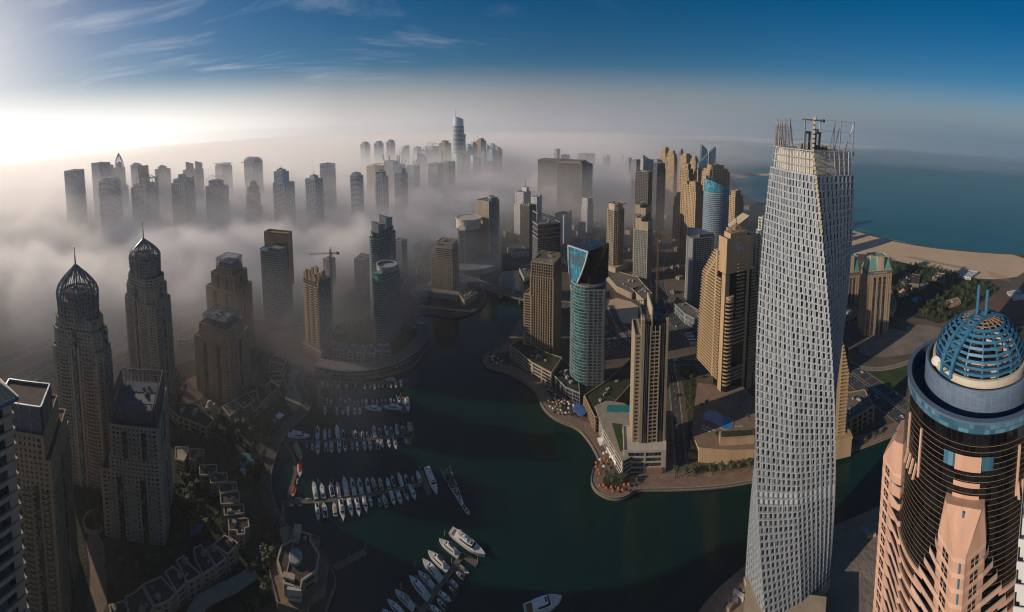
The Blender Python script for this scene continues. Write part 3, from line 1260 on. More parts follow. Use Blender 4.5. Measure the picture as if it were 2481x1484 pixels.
def dome_tower():
 az = math.atan2(*ray(2372, 880)[:2])
 d = 105.0
 c = Vector((math.sin(az) * d, math.cos(az) * d))
 root = thing("domed_tower", "round black glass tower with pink granite wings under an open blue steel dome", "skyscraper", (c.x, c.y, 0))
 R0, ZR = 20.0, 236.0
 ta = math.atan2(-c.y, -c.x)          # direction towards the viewer
 body = MB()
 body.revolve(c, [(R0, QZ), (R0, ZR - 3.0)], 64)
 body.build("curtain_wall", g_black, root)
 rim = MB()
 rim.revolve(c, [(R0 + 0.02, ZR - 3.0), (R0 + 0.15, ZR - 0.6)], 64)
 rim.build("blue_glass_band", g_rim, root)
 cap = MB()
 cap.revolve(c, [(R0 + 0.2, ZR - 0.7), (R0 + 0.35, ZR), (R0 - 0.9, ZR + 0.1), (R0 - 1.1, ZR - 4.5)], 64)
 cap.build("parapet", slate, root)
 ter = MB()
 ter.revolve(c, [(R0 - 1.1, ZR - 4.5), (15.0, ZR - 4.5)], 64)
 ter.build("terrace", dgrey, root)
 dr = MB()
 dr.revolve(c, [(15.3, ZR - 4.6), (15.3, 239.6), (15.0, 239.9), (14.5, 239.8), (14.3, 238.2)], 72)
 dr.build("drum", drum_m, root)
 fl = MB()
 fl.revolve(c, [(14.4, 238.2), (0, 238.2)], 48)
 rr = random.Random(4)
 for _ in range(16):
  a, q = rr.uniform(0, 6.28), rr.uniform(1, 9)
  fl.box((c.x + q * math.cos(a), c.y + q * math.sin(a)), rr.uniform(1, 3), rr.uniform(1, 3), 238.2, 238.2 + rr.uniform(1.5, 5.0), a)
 fl.build("plant_deck", concrete, root)
 wr = MB()
 wr.revolve(c, [(13.3, 238.2), (13.3, 241.2), (12.7, 241.3), (12.6, 238.2)], 48)
 wr.build("white_ring", cream, root)
 inn = MB()
 inn.revolve(c, [(9.5, 238.2), (9.5, 244.0), (9.0, 244.1), (8.9, 238.2)], 32)
 for k in range(10):
  a = 2 * math.pi * k / 10
  inn.box((c.x + 11 * math.cos(a), c.y + 11 * math.sin(a)), 1.2, 1.2, 238.2, 243.4, a)
 inn.build("inner_wall", cream, root)
 # the dome: horizontal louvre hoops, ribs, one laced double arch
 zb, rb_, hb = 241.0, 12.7, 11.2

 def dp(th, ph, k=1.0):
  return (c.x + rb_ * k * math.cos(ph) * math.cos(th), c.y + rb_ * k * math.cos(ph) * math.sin(th), zb + hb * k * math.sin(ph))
 hoops = MB()
 NS = 18
 for k in range(8):
  ph = R(4 + k * 7.6)
  w = 0.95
  for i in range(NS):
   t0, t1 = 2 * math.pi * i / NS, 2 * math.pi * (i + 1) / NS
   a, b = dp(t0, ph, 1.0), dp(t1, ph, 1.0)
   a2, b2 = dp(t0, ph + R(3.4), 1.01), dp(t1, ph + R(3.4), 1.01)
   a3, b3 = dp(t0, ph + R(3.4), 0.94), dp(t1, ph + R(3.4), 0.94)
   a4, b4 = dp(t0, ph, 0.94), dp(t1, ph, 0.94)
   hoops.face([a, b, b2, a2])
   hoops.face([a2, b2, b3, a3])
   hoops.face([a4, a, b, b4][::-1])
 hoops.build("louvre_hoop", bluesteel, root, kind="stuff")
 ribs = MB()
 for i in range(NS):
  t = 2 * math.pi * i / NS
  ribs.path([dp(t, R(p), 0.97) for p in (0, 15, 30, 45, 62)], 0.4)
 ribs.build("dome_rib", bluesteel, root, kind="stuff")
 capm = MB()
 for i in range(NS):
  t = 2 * math.pi * i / NS
  capm.path([dp(t, R(p), 0.97) for p in (62, 72, 82, 90)], 0.3)
 for ph in (66, 72, 78):
  capm.path([dp(2 * math.pi * i / 24, R(ph), 0.97) for i in range(25)], 0.28)
 capm.build("dome_crown", rust, root)
 arch = MB()
 at = ta - R(38)
 L1, L2 = [], []
 for p in range(0, 181, 12):
  # a pair of arches standing 3 m apart over the dome
  for s, out in ((-1, L1), (1, L2)):
   x = rb_ * 1.06 * math.cos(R(p))
   z = hb * 1.08 * math.sin(R(p))
   off = s * 1.7
   out.append((c.x + x * math.cos(at) - off * math.sin(at), c.y + x * math.sin(at) + off * math.cos(at), zb - 1.0 + z))
 arch.path(L1, 0.75)
 arch.path(L2, 0.75)
 for i in range(len(L1) - 1):
  arch.beam(L1[i], L2[i], 0.5)
  if i < 7:
   arch.beam(L1[i], L2[i + 1], 0.4)
 arch.build("laced_arch", bluesteel, root)
 for px, py0, py1 in ((2366, 775, 690), (2386, 795, 702)):
  a_ = math.atan2(*ray(px, py0)[:2])
  q = (math.sin(a_) * d, math.cos(a_) * d)
  mbp = MB()
  zt = T(px, py1, d).z
  mbp.beam((*q, 248.0), (*q, zt), 0.82, n=12)
  for z in range(249, int(zt), 2):
   mbp.beam((*q, z), (*q, z + 0.12), 0.9, n=12)
  mbp.build("twin_pole", bluesteel, root)
 dish = MB()
 da = ta - R(58)
 q = Vector((c.x + 13.6 * math.cos(da), c.y + 13.6 * math.sin(da), 241.4))
 n_ = Vector((math.cos(ta), math.sin(ta), 0.25)).normalized()
 s = n_.cross(Vector((0, 0, 1))).normalized()
 t = s.cross(n_)
 prev = None
 for rr_, dz in ((0.05, 0.0), (0.7, 0.07), (1.25, 0.3)):
  cur = [q + s * (rr_ * math.cos(2 * math.pi * i / 20)) + t * (rr_ * math.sin(2 * math.pi * i / 20)) + n_ * dz for i in range(20)]
  if prev:
   for i in range(20):
    j = (i + 1) % 20
    dish.face([prev[i], prev[j], cur[j], cur[i]])
  prev = cur
 dish.beam(q - n_ * 1.2, q, 0.2)
 dish.build("satellite_dish", white, root)
 # thin horizontal trims round the black glass
 tr = MB()
 z = ZR - 6.0
 k = 0
 while z > 150:
  tr.revolve(c, [(R0, z), (R0 + 0.05, z), (R0 + 0.05, z + 0.07), (R0, z + 0.07)], 64)
  z -= 1.42
  k += 1
 tr.build("trim_band", brown, root)
 # front strip with pink and blue panels above the wing
 for z0, z1, m, w in ((ZR - 12.0, ZR - 8.3, pink, 0.155), (ZR - 15.8, ZR - 14.6, pink, 0.155), (ZR - 18.8, ZR - 17.6, pink, 0.155)):
  pm_ = MB()
  pm_.revolve(c, [(R0 + 0.25, z0), (R0 + 0.25, z1)], 6, ta - w - 0.04, ta + w - 0.04)
  pm_.build("spandrel_panel", m, root)
 for a0 in (-0.335, 0.122):
  pm_ = MB()
  pm_.revolve(c, [(R0 + 0.22, ZR - 11.6), (R0 + 0.22, ZR - 8.3)], 4, ta + a0, ta + a0 + 0.135)
  pm_.build("blue_pane", g_rim, root)

 def side_fins(a):
  f = MB()
  for k in range(4):
   t = a + 0.075 * k
   for rr0, z0, z1 in ((R0 + 0.9, ZR - 20.6 - k * 0.2, ZR - 17.4 - k * 0.2),):
    p = (c.x + rr0 * math.cos(t), c.y + rr0 * math.sin(t))
    q = (c.x + R0 * math.cos(t), c.y + R0 * math.sin(t))
    f.beam((*q, z1 + 0.6), (*p, z0), 0.35, 0.6)
  f.build("sunshade_fin", pinkb, root)
  g = MB()
  for t in (a - 0.02, a + 0.28):
   p = (c.x + (R0 + 0.1) * math.cos(t), c.y + (R0 + 0.1) * math.sin(t))
   g.box(p, 0.5, 0.5, ZR - 20, ZR - 7.5, t)
  g.build("pilaster", pinkb, root)
 side_fins(ta - 0.98)
 side_fins(ta + 0.62)

 def wing(a, ztop, name):
  w = MB()
  ca, sa = math.cos(a), math.sin(a)

  def L(x, y):
   return (c.x + x * ca - y * sa, c.y + x * sa + y * ca)
  pl_lo = [(17, -5.6), (21.4, -5.6), (25.8, -1.3), (25.8, 1.3), (21.4, 5.6), (17, 5.6)]
  pl_hi = [(17, -4.6), (21.2, -4.6), (22.2, -4.0), (22.2, 4.0), (21.2, 4.6), (17, 4.6)]
  lo, hi = [L(*p) for p in pl_lo], [L(*p) for p in pl_hi]
  fh = 3.5
  zs = ztop - 8.0
  # sloping head, then banded shaft
  w.prism(lo, zs, ztop, True, False, hi)
  wp = MB()
  z = zs
  k = 0
  while z > QZ + 4 and k < 52:
   z2 = z - fh
   w.prism(lo, z2, z - 1.1, False)
   wp.prism(offs(lo, 0.03), z - 1.1, z, True, True)
   z = z2
   k += 1
  w.build("wing_wall", pink, root)
  wp.build("wing_band", pinkb, root)
  lm = MB()
  p = L(22.75, 0)
  lm.box(p, 0.5, 0.5, ztop - 4.5, ztop - 0.6, a)
  lm.build("light_slot", bluesteel, root)
  # windows: pairs of panes on the two slanting faces, floor by floor
  for k in range(0, 17):
   zt = zs - 1.35 - k * fh
   for sg in (-1, 1):
    A, B = Vector(L(21.4, 5.6 * sg)), Vector(L(25.8, 1.3 * sg))
    e = (B - A).normalized()
    nr = Vector((e.y, -e.x)) * (1 if sg < 0 else -1)
    if nr.dot(Vector((ca, sa))) < 0:
     nr = -nr
    m0, m1 = A + e * 2.2, A + e * 4.4
    o = nr * 0.07
    wd = MB()
    quad = [(*(m0 + o), zt - 2.1), (*(m1 + o), zt - 2.1), (*(m1 + o), zt), (*(m0 + o), zt)]
    wd.face(quad if sg < 0 else quad[::-1])
    wo = wd.build("window", glassp, root)
    ms = MB()
    mm = (m0 + m1) * 0.5 + nr * 0.12
    ms.beam((*mm, zt - 2.1), (*mm, zt), 0.1)
    ms.beam((*(m0 + nr * 0.12), zt - 1.0), (*(m1 + nr * 0.12), zt - 1.0), 0.1)
    mo = ms.build("mullion", pinkb, wo)
    mo.location = (0, 0, 0)
  for k in range(3):
   sl = MB()
   p = L(25.85, 0.2)
   sl.box(p, 0.2, 0.45, zs - 3.4 - k * fh, zs - 1.2 - k * fh, a)
   sl.build("slit_window", bluesteel, root)
  # balconies fanning out on both sides, wider on every floor down
  for k in range(0, 16):
   z = zs - 1.6 - k * fh
   for sg in (-1, 1):
    ext = min(6.6, 1.0 + 1.25 * k)
    if k > 4:
     ext = 6.6
    back = math.sqrt(max(1, (R0 - 0.2) ** 2 - min(R0 - 1, 5.4 + ext) ** 2)) - 1.0
    pts = [L(22.6, 4.4 * sg), L(21.9, 5.4 * sg), L(back + 2.0, (5.4 + ext) * sg), L(back, (5.4 + ext) * sg), L(18, 5.2 * sg)]
    if sg < 0:
     pts = pts[::-1]
    q = MB()
    ar = sum(pts[i][0] * pts[(i + 1) % 5][1] - pts[(i + 1) % 5][0] * pts[i][1] for i in range(5))
    if ar < 0:
     pts = pts[::-1]
    q.prism(pts, z - 3.0, z - 2.7, True, True)
    q.ring(offs(pts, 0.02), offs(pts, -0.25), z - 3.0, z - 1.75)
    bo = q.build("balcony", pinkb if k % 2 else pink, root)
    rl = MB()
    rl.ring(offs(pts, -0.02), offs(pts, -0.12), z - 1.75, z - 1.5)
    rl.build("balustrade", grey, bo)
 wing(ta - 0.04, 217.5, "front")
 wing(ta - 0.04 - R(88), 214.0, "left")
 # lower down the glass gives way to pink bands between the wings
 lbm = MB()
 for k in range(12):
  z = 193 - k * 3.5
  for a0, a1 in ((ta - 1.25, ta - 0.5), (ta + 0.45, ta + 1.2)):
   lbm.revolve(c, [(R0 + 0.1, z), (R0 + 0.5, z), (R0 + 0.5, z + 1.1), (R0 + 0.1, z + 1.1)], 12, a0, a1)
 lbm.build("spandrel_band", pink, root)
 return root


g_rim = glass_mat("rim_glass", (0.025, 0.085, 0.14), (0.09, 0.20, 0.28), 1.25, 6.0, 0.5, rough=0.15, tilt=0.05, mull=0.04, mcol=(0.05, 0.08, 0.1))
drum_m = glass_mat("ribbed_drum_cladding", (0.085, 0.125, 0.19), (0.115, 0.165, 0.235), 1.75, 0.28, 0.5, rough=0.4, tilt=0.03, mull=0.035, mcol=(0.19, 0.23, 0.29))
dome_tower()


def edge_tower():
 """only a strip of this one's balconies shows"""
 p = T(2487, 1150, 62)
 rt = math.atan2(p.x, p.y)
 q = Vector((p.x, p.y)) + Vector((math.cos(rt), -math.sin(rt))) * 9.0
 c = (q.x, q.y)
 poly = rect(c, 17, 14, -rt)
 root = thing("apartment_tower", "sliver of a white tower with teal glass balconies beside the round black one", "skyscraper", (c[0], c[1], 0))
 W, GL = MB(), MB()
 facade(W, GL, poly, QZ, p.z, ST["grid"])
 W.build("wall", white, root)
 GL.build("glazing", g_dark, root)
 RF = MB()
 roof_cap(RF, poly, p.z)
 RF.build("roof", [white, roofm], root)
 for k in range(14):
  b = MB()
  b.prism(offs(poly, 0.9), p.z - 4 - k * 3.4, p.z - 3.75 - k * 3.4, True, True)
  b.ring(offs(poly, 0.92), offs(poly, 0.8), p.z - 3.75 - k * 3.4, p.z - 2.8 - k * 3.4)
  b.build("balcony", white, root)


edge_tower()


# ---------------------------------------------------------------- onion-crowned pair
def onion_tower(fr, label, ytop_body, yshoulder, ydome, yapex, ymast, dome_px, d0, wmat, gmat, k0):
 d = fr.d
 zs, zb = fr.z(*yshoulder), fr.z(*ytop_body)
 root = thing("onion_crowned_tower", label, "skyscraper", (*cen(fr.rect()), 0), "towers crowned with steel onion cages")
 W, GL, BL = MB(), MB(), MB()

 def cap(poly, z, n=0):
  q = MB()
  roof_cap(q, poly, z)
  q.build('roof', [wmat, roofm], root)
  q = MB()
  clutter(q, scl(poly, 0.85), z, n, fr.rot, 3.0)
  build_boxes(q, 'roof_plant', grey, root)
 base = chamfer(fr.rect(), min(fr.a, fr.b) * 0.16)
 z1 = zs - 26
 z2 = zs - 10
 stf = dict(fh=3.3, sp=1.25, so=0.4, bay=3.2, pw=0.9, po=0.42, cw=1.4)
 facade(W, GL, base, QZ, z1, stf)
 cap(base, z1)
 mid = chamfer(scl(fr.rect(), 0.94), min(fr.a, fr.b) * 0.22)
 facade(W, GL, mid, z1, z2, stf)
 cap(mid, z2)
 up = chamfer(scl(fr.rect(), 0.84), min(fr.a, fr.b) * 0.2)
 facade(W, GL, up, z2, zs, stf)
 cap(up, zs)
 # projecting pier bays and balcony stacks on the two visible faces
 for e0, e1 in ((fr.P(0, 1), fr.P(0, 0)), (fr.P(0, 0), fr.P(1, 0))):
  A, B = Vector(e0), Vector(e1)
  ln = (B - A).length
  for t0, t1, dep in ((0.18, 0.34, 1.7), (0.66, 0.82, 1.7)):
   balconies(BL, e0, e1, QZ + 4, z1 - 3, 3.3, dep, 1.05, t0, t1)
  for t in (0.43, 0.57):
   p = A.lerp(B, t)
   W.box(p, 2.0, 2.0, QZ, z1 + 5, fr.rot)
  p = A.lerp(B, 0.5)
  GL.prism(rect(p, ln * 0.12 if False else 3.6, 3.0, fr.rot), QZ, z2, True)
 # octagonal glass lantern
 c = cen(fr.rect())
 r0 = dome_px / FOC * d * 0.5
 oc = circle(c, r0 * 0.98, 8, math.pi / 8 + fr.rot)
 zl = fr.z(*ydome)
 facade(W, GL, oc, zs, zl, dict(fh=3.4, sp=0.9, so=0.2, bay=2.6, pw=0.5, po=0.2, cw=0.8))
 cap(oc, zl)
 facade(W, GL, scl(oc, 0.7), zl, zl + 6, dict(fh=3.0, sp=0.7, so=0.3, bay=2.6, pw=0.7, po=0.3, cw=0.7))
 cap(scl(oc, 0.7), zl + 6, 9)
 W.build("wall", wmat, root)
 GL.build("glazing", gmat, root)
 BL.build("balcony", wmat, root, kind="stuff")
 # steel cage: paired ribs swelling out and gathering to a point
 za, zm = T(*yapex, d).z, T(*ymast, d).z
 h = za - zl
 prof = [(1.0, -18), (1.03, -6), (1.05, 0.02 * h), (1.06, 0.16 * h), (0.98, 0.34 * h), (0.80, 0.52 * h), (0.56, 0.70 * h), (0.30, 0.86 * h), (0.09, 1.0 * h)]
 for i in range(8):
  a = math.pi / 8 + fr.rot + 2 * math.pi * i / 8
  rib = MB()
  for s in (-1, 1):
   pts = [(c[0] + r0 * q * math.cos(a) - s * 1.9 * max(0.12, min(1, q)) * math.sin(a),
     c[1] + r0 * q * math.sin(a) + s * 1.9 * max(0.12, min(1, q)) * math.cos(a), zl + z) for q, z in prof]
   rib.path(pts, 0.85, 1.1)
  for (q0, za0), (q1, za1) in zip(prof[:-1], prof[1:]):
   for t in (0.0, 0.33, 0.66):
    q, z = q0 + (q1 - q0) * t, za0 + (za1 - za0) * t
    hw = 1.9 * max(0.12, min(1, q))
    rib.beam((c[0] + r0 * q * math.cos(a) - hw * math.sin(a), c[1] + r0 * q * math.sin(a) + hw * math.cos(a), zl + z),
       (c[0] + r0 * q * math.cos(a) + hw * math.sin(a), c[1] + r0 * q * math.sin(a) - hw * math.cos(a), zl + z), 0.3)
  rib.build("cage_rib", cage_m, root)
 inn = MB()
 for i in range(40):
  a = fr.rot + 2 * math.pi * i / 40
  inn.path([(c[0] + r0 * 0.97 * q * math.cos(a), c[1] + r0 * 0.97 * q * math.sin(a), zl + z) for q, z in prof[1:]], 0.42)
 inn.build("lattice_rib", cage_m, root, kind="stuff")
 ms = MB()
 ms.beam((*c, zl + 5), (*c, za + 4), 1.5, n=8)
 ms.beam((*c, za + 4), (*c, (za + zm) / 2 + 2), 1.3, n=8, r2=0.8)
 ms.beam((*c, (za + zm) / 2 + 2), (*c, zm), 0.6, n=6)
 ms.beam((*c, zm), (*c, zm + 0.9), 1.1, n=6)
 ms.build("mast", cage_m, root)
 return root


cage_m = plain("blue_grey_steel", (0.13, 0.155, 0.19), 0.45, 0.3)
tower_b = wall_mat("weathered_sandstone", (0.42, 0.345, 0.26))
g_onion = glass_mat("pale_teal_glass", (0.02, 0.05, 0.055), (0.17, 0.27, 0.28), 1.6, 3.3, 0.55)
f1 = Frame(142, 262, 290, 1100, 302, 24)
onion_tower(f1, "onion crowned beige tower nearer the left edge, its tip the lower of the two", (215, 800), (215, 790), (200, 742), (190, 664), (189, 620), 104, 0, tower_b, g_onion, 0)
f2 = Frame(312, 380, 436, 960, 385, 48)
onion_tower(f2, "taller onion crowned tower with its mast against the fog and zigzag balconies", (372, 690), (368, 688), (362, 648), (357, 598), (355, 556), 80, 0, tower_b, g_onion, 0)


# ---------------------------------------------------------------- stepped beige towers with caged plant rooms
def cage_crown(root, poly, z0, z1, m, post=3.0, lattice=True):
 mb = MB()
 n = len(poly)
 for z in (z0, z1 - 0.5):
  mb.ring(poly, offs(poly, -0.5), z, z + 0.7)
 for i in range(n):
  a, b = Vector(poly[i]), Vector(poly[(i + 1) % n])
  l = (b - a).length
  k = max(1, int(l / post))
  for q in range(k):
   p = a.lerp(b, q / k)
   mb.beam((*p, z0), (*p, z1), 0.45)
   if lattice:
    p2 = a.lerp(b, (q + 1) / k)
    mb.beam((*p, z0), (*p2, (z0 + z1) / 2), 0.2)
    mb.beam((*p2, (z0 + z1) / 2), (*p, z1), 0.2)
    mb.beam((*p2, z0), (*p, (z0 + z1) / 2), 0.2)
    mb.beam((*p, (z0 + z1) / 2), (*p2, z1), 0.2)
 mb.build("crown_frame", m, root)


def stepped_tower(fr, label, group, ysteps, crown_y, wmat, gmat, crown_m, cst=(0.1, 0.7, 0.15, 0.85), tag_name="stepped_tower", st=None, seed=0):
 """ysteps: (py of roof line at the near corner, inset s0,s1,t0,t1) from bottom to top"""
 st = st or dict(fh=3.4, sp=1.7, so=0.3, bay=3.0, pw=1.55, po=0.33, cw=1.8)
 root = thing(tag_name, label, "skyscraper", (*cen(fr.rect()), 0), group)
 W, GL, BL, PL = MB(), MB(), MB(), MB()
 z0 = QZ
 for py, s0, s1, t0, t1 in ysteps:
  RF = MB()
  poly = fr.rect(s0, s1, t0, t1)
  z1 = fr.z(fr_px(fr), py, s0, t0)
  facade(W, GL, poly, z0, z1, st)
  roof_cap(RF, poly, z1)
  RF.build("roof", [wmat, droof], root)
  if z1 - z0 > 20:
   # continuous glazed bays running up between the punched windows
   for e0, e1, ts in ((poly[3], poly[0], (0.32, 0.70)), (poly[0], poly[1], (0.5,))):
    A, B = Vector(e0), Vector(e1)
    an = math.atan2((B - A).y, (B - A).x)
    for t in ts:
     GL.prism(rect(A.lerp(B, t), min(4.2, (B - A).length * 0.09), 1.7, an), z0, z1 - 3, True)
   for e0, e1, spans in ((poly[3], poly[0], ((0.1, 0.22), (0.42, 0.58), (0.8, 0.93))), (poly[0], poly[1], ((0.12, 0.36), (0.62, 0.88)))):
    for a, b in spans:
     balconies(BL, e0, e1, z0 + 3, z1 - 3.3, 3.4, 1.5, 1.0, a, b)
  z0 = z1
 if crown_y:
  zc = fr.z(fr_px(fr), crown_y, cst[0], cst[2])
  poly = fr.rect(*cst)
  PL.prism(scl(poly, 0.8), z0, z0 + (zc - z0) * 0.55, True)
  clutter(PL, scl(poly, 0.8), z0 + (zc - z0) * 0.55, 6, fr.rot, 3)
  cage_crown(root, poly, z0, zc, crown_m)
 W.build("wall", wmat, root)
 GL.build("glazing", gmat, root)
 BL.build("balcony", wmat, root, kind="stuff")
 PL.build("plant_room", dgrey, root)
 return root


def fr_px(fr):
 return XC + FOC * fr.az


SG = "stepped beige towers with caged crowns"
f5 = Frame(508, 578, 618, 850, 470, 35)
stepped_tower(f5, "stepped beige tower with a dark lattice crown, standing behind a shorter twin", SG,
    ((712, 0, 1, 0, 1), (672, 0.02, 0.85, 0.05, 0.8), (655, 0.05, 0.7, 0.12, 0.62)), 632, beige, g_win, steel, (0.05, 0.7, 0.12, 0.62))
f6 = Frame(480, 562, 612, 975, 392, 34)
stepped_tower(f6, "lower stepped beige tower with an open steel cage on its flat roof", SG,
    ((842, 0, 1, 0, 1), (806, 0.03, 0.8, 0.04, 0.85)), 775, beige, g_win, steel, (0.08, 0.7, 0.1, 0.75))
f7 = Frame(258, 402, 428, 1330, 258, 12)
stepped_tower(f7, "near beige tower with a dark glazed plant cage and roof terrace", SG,
    ((1165, 0, 1, 0, 1), (1125, 0, 1, 0.0, 0.84), (1048, 0, 1, 0.0, 0.80)), 985, tower_b, g_win, dgrey, (0.05, 0.95, 0.03, 0.80))
f2b = Frame(28, 150, 200, 1484, 214, 18)
lt = stepped_tower(f2b, "near brown tower by the left edge with a blue trellis screen round its roof", SG,
     ((1180, 0, 1, 0, 1), (1130, 0.0, 0.9, 0.0, 1), (1066, 0, 0.75, 0.1, 1)), None, wall_mat("ochre_stone", (0.40, 0.285, 0.165)), g_win, steel)


def trellis_box(root, fr):
 z0, z1 = fr.z(140, 1066, 0.02, 0.12), fr.z(138, 985, 0.02, 0.12)
 poly = fr.rect(0.04, 0.5, 0.12, 1.0)
 mb = MB()
 mb.prism(offs(poly, -0.6), z0, z1 - 0.8, False)
 mb.build("screen_backing", slate, root)
 fl = MB()
 fl.face([(*p, z1 - 1.2) for p in offs(poly, -0.6)])
 fl.build("screen_roof", droof, root)
 mb = MB()
 mb.ring(offs(poly, 0.2), offs(poly, -0.7), z1 - 0.8, z1)
 mb.ring(poly, offs(poly, -0.5), z0, z0 + 0.6)
 n = 4
 for i in range(n):
  a, b = Vector(poly[i]), Vector(poly[(i + 1) % n])
  k = max(1, int((b - a).length / 7))
  for q in range(k + 1):
   p = a.lerp(b, q / k)
   mb.beam((*p, z0), (*p, z1), 0.8)
   if q < k:
    p2 = a.lerp(b, (q + 1) / k)
    m = 4
    for u in range(m):
     for v in range(m):
      A, B = p.lerp(p2, u / m), p.lerp(p2, (u + 1) / m)
      za, zb = z0 + (z1 - z0) * v / m, z0 + (z1 - z0) * (v + 1) / m
      mb.beam((*A, za), (*B, zb), 0.22)
      mb.beam((*B, za), (*A, zb), 0.22)
 mb.build("trellis_screen", steel, root)


trellis_box(lt, f2b)


def left_edge_tower():
 p = T(26, 1000, 120)
 az = math.atan2(p.x, p.y)
 # only its right-hand corner is inside the picture
 ex = Vector((math.cos(az - 0.5), -math.sin(az - 0.5)))
 ey = Vector((math.sin(az - 0.5), math.cos(az - 0.5)))
 C = Vector((p.x, p.y))
 poly = [tuple(C - ex * 26), tuple(C), tuple(C + ey * 16), tuple(C - ex * 26 + ey * 16)]
 root = thing("corner_tower", "cream tower corner at the left edge with a sloping ribbed metal roof", "skyscraper", (*cen(poly), 0))
 zt = T(40, 945, 120).z
 W, GL = MB(), MB()
 facade(W, GL, poly, QZ, zt - 3, dict(fh=5.0, sp=1.6, so=0.9, bay=0, cw=3.0, po=0.4))
 W.build("wall", tower_b, root)
 GL.build("glazing", g_dark, root)
 sl = MB()
 sl.prism(offs(poly, 2.2), zt - 3.0, zt - 1.6, True, True)
 sl.build("canopy", bluesteel, root)
 rf = MB()
 inn = offs(poly, -5.0)
 out = offs(poly, 1.9)
 for i in range(4):
  j = (i + 1) % 4
  for q in range(14):
   t0, t1 = q / 14, (q + 0.86) / 14
   a, b = Vector(out[i]).lerp(Vector(out[j]), t0), Vector(out[i]).lerp(Vector(out[j]), t1)
   c_, d_ = Vector(inn[i]).lerp(Vector(inn[j]), t1), Vector(inn[i]).lerp(Vector(inn[j]), t0)
   rf.face([(*a, zt - 1.5), (*b, zt - 1.5), (*c_, zt + 5.5), (*d_, zt + 5.5)])
 rf.prism(offs(out, -0.15), zt - 1.62, zt - 1.55, True)
 rf.prism(inn, zt, zt + 12.5, True)
 rf.build("roof", sandy, root)
 lv = MB()
 for k in range(6):
  lv.prism(offs(inn, 0.3), zt + 6.5 + k * 1.1, zt + 6.9 + k * 1.1, True, True)
 lv.build("louvre", dgrey, root)


left_edge_tower()


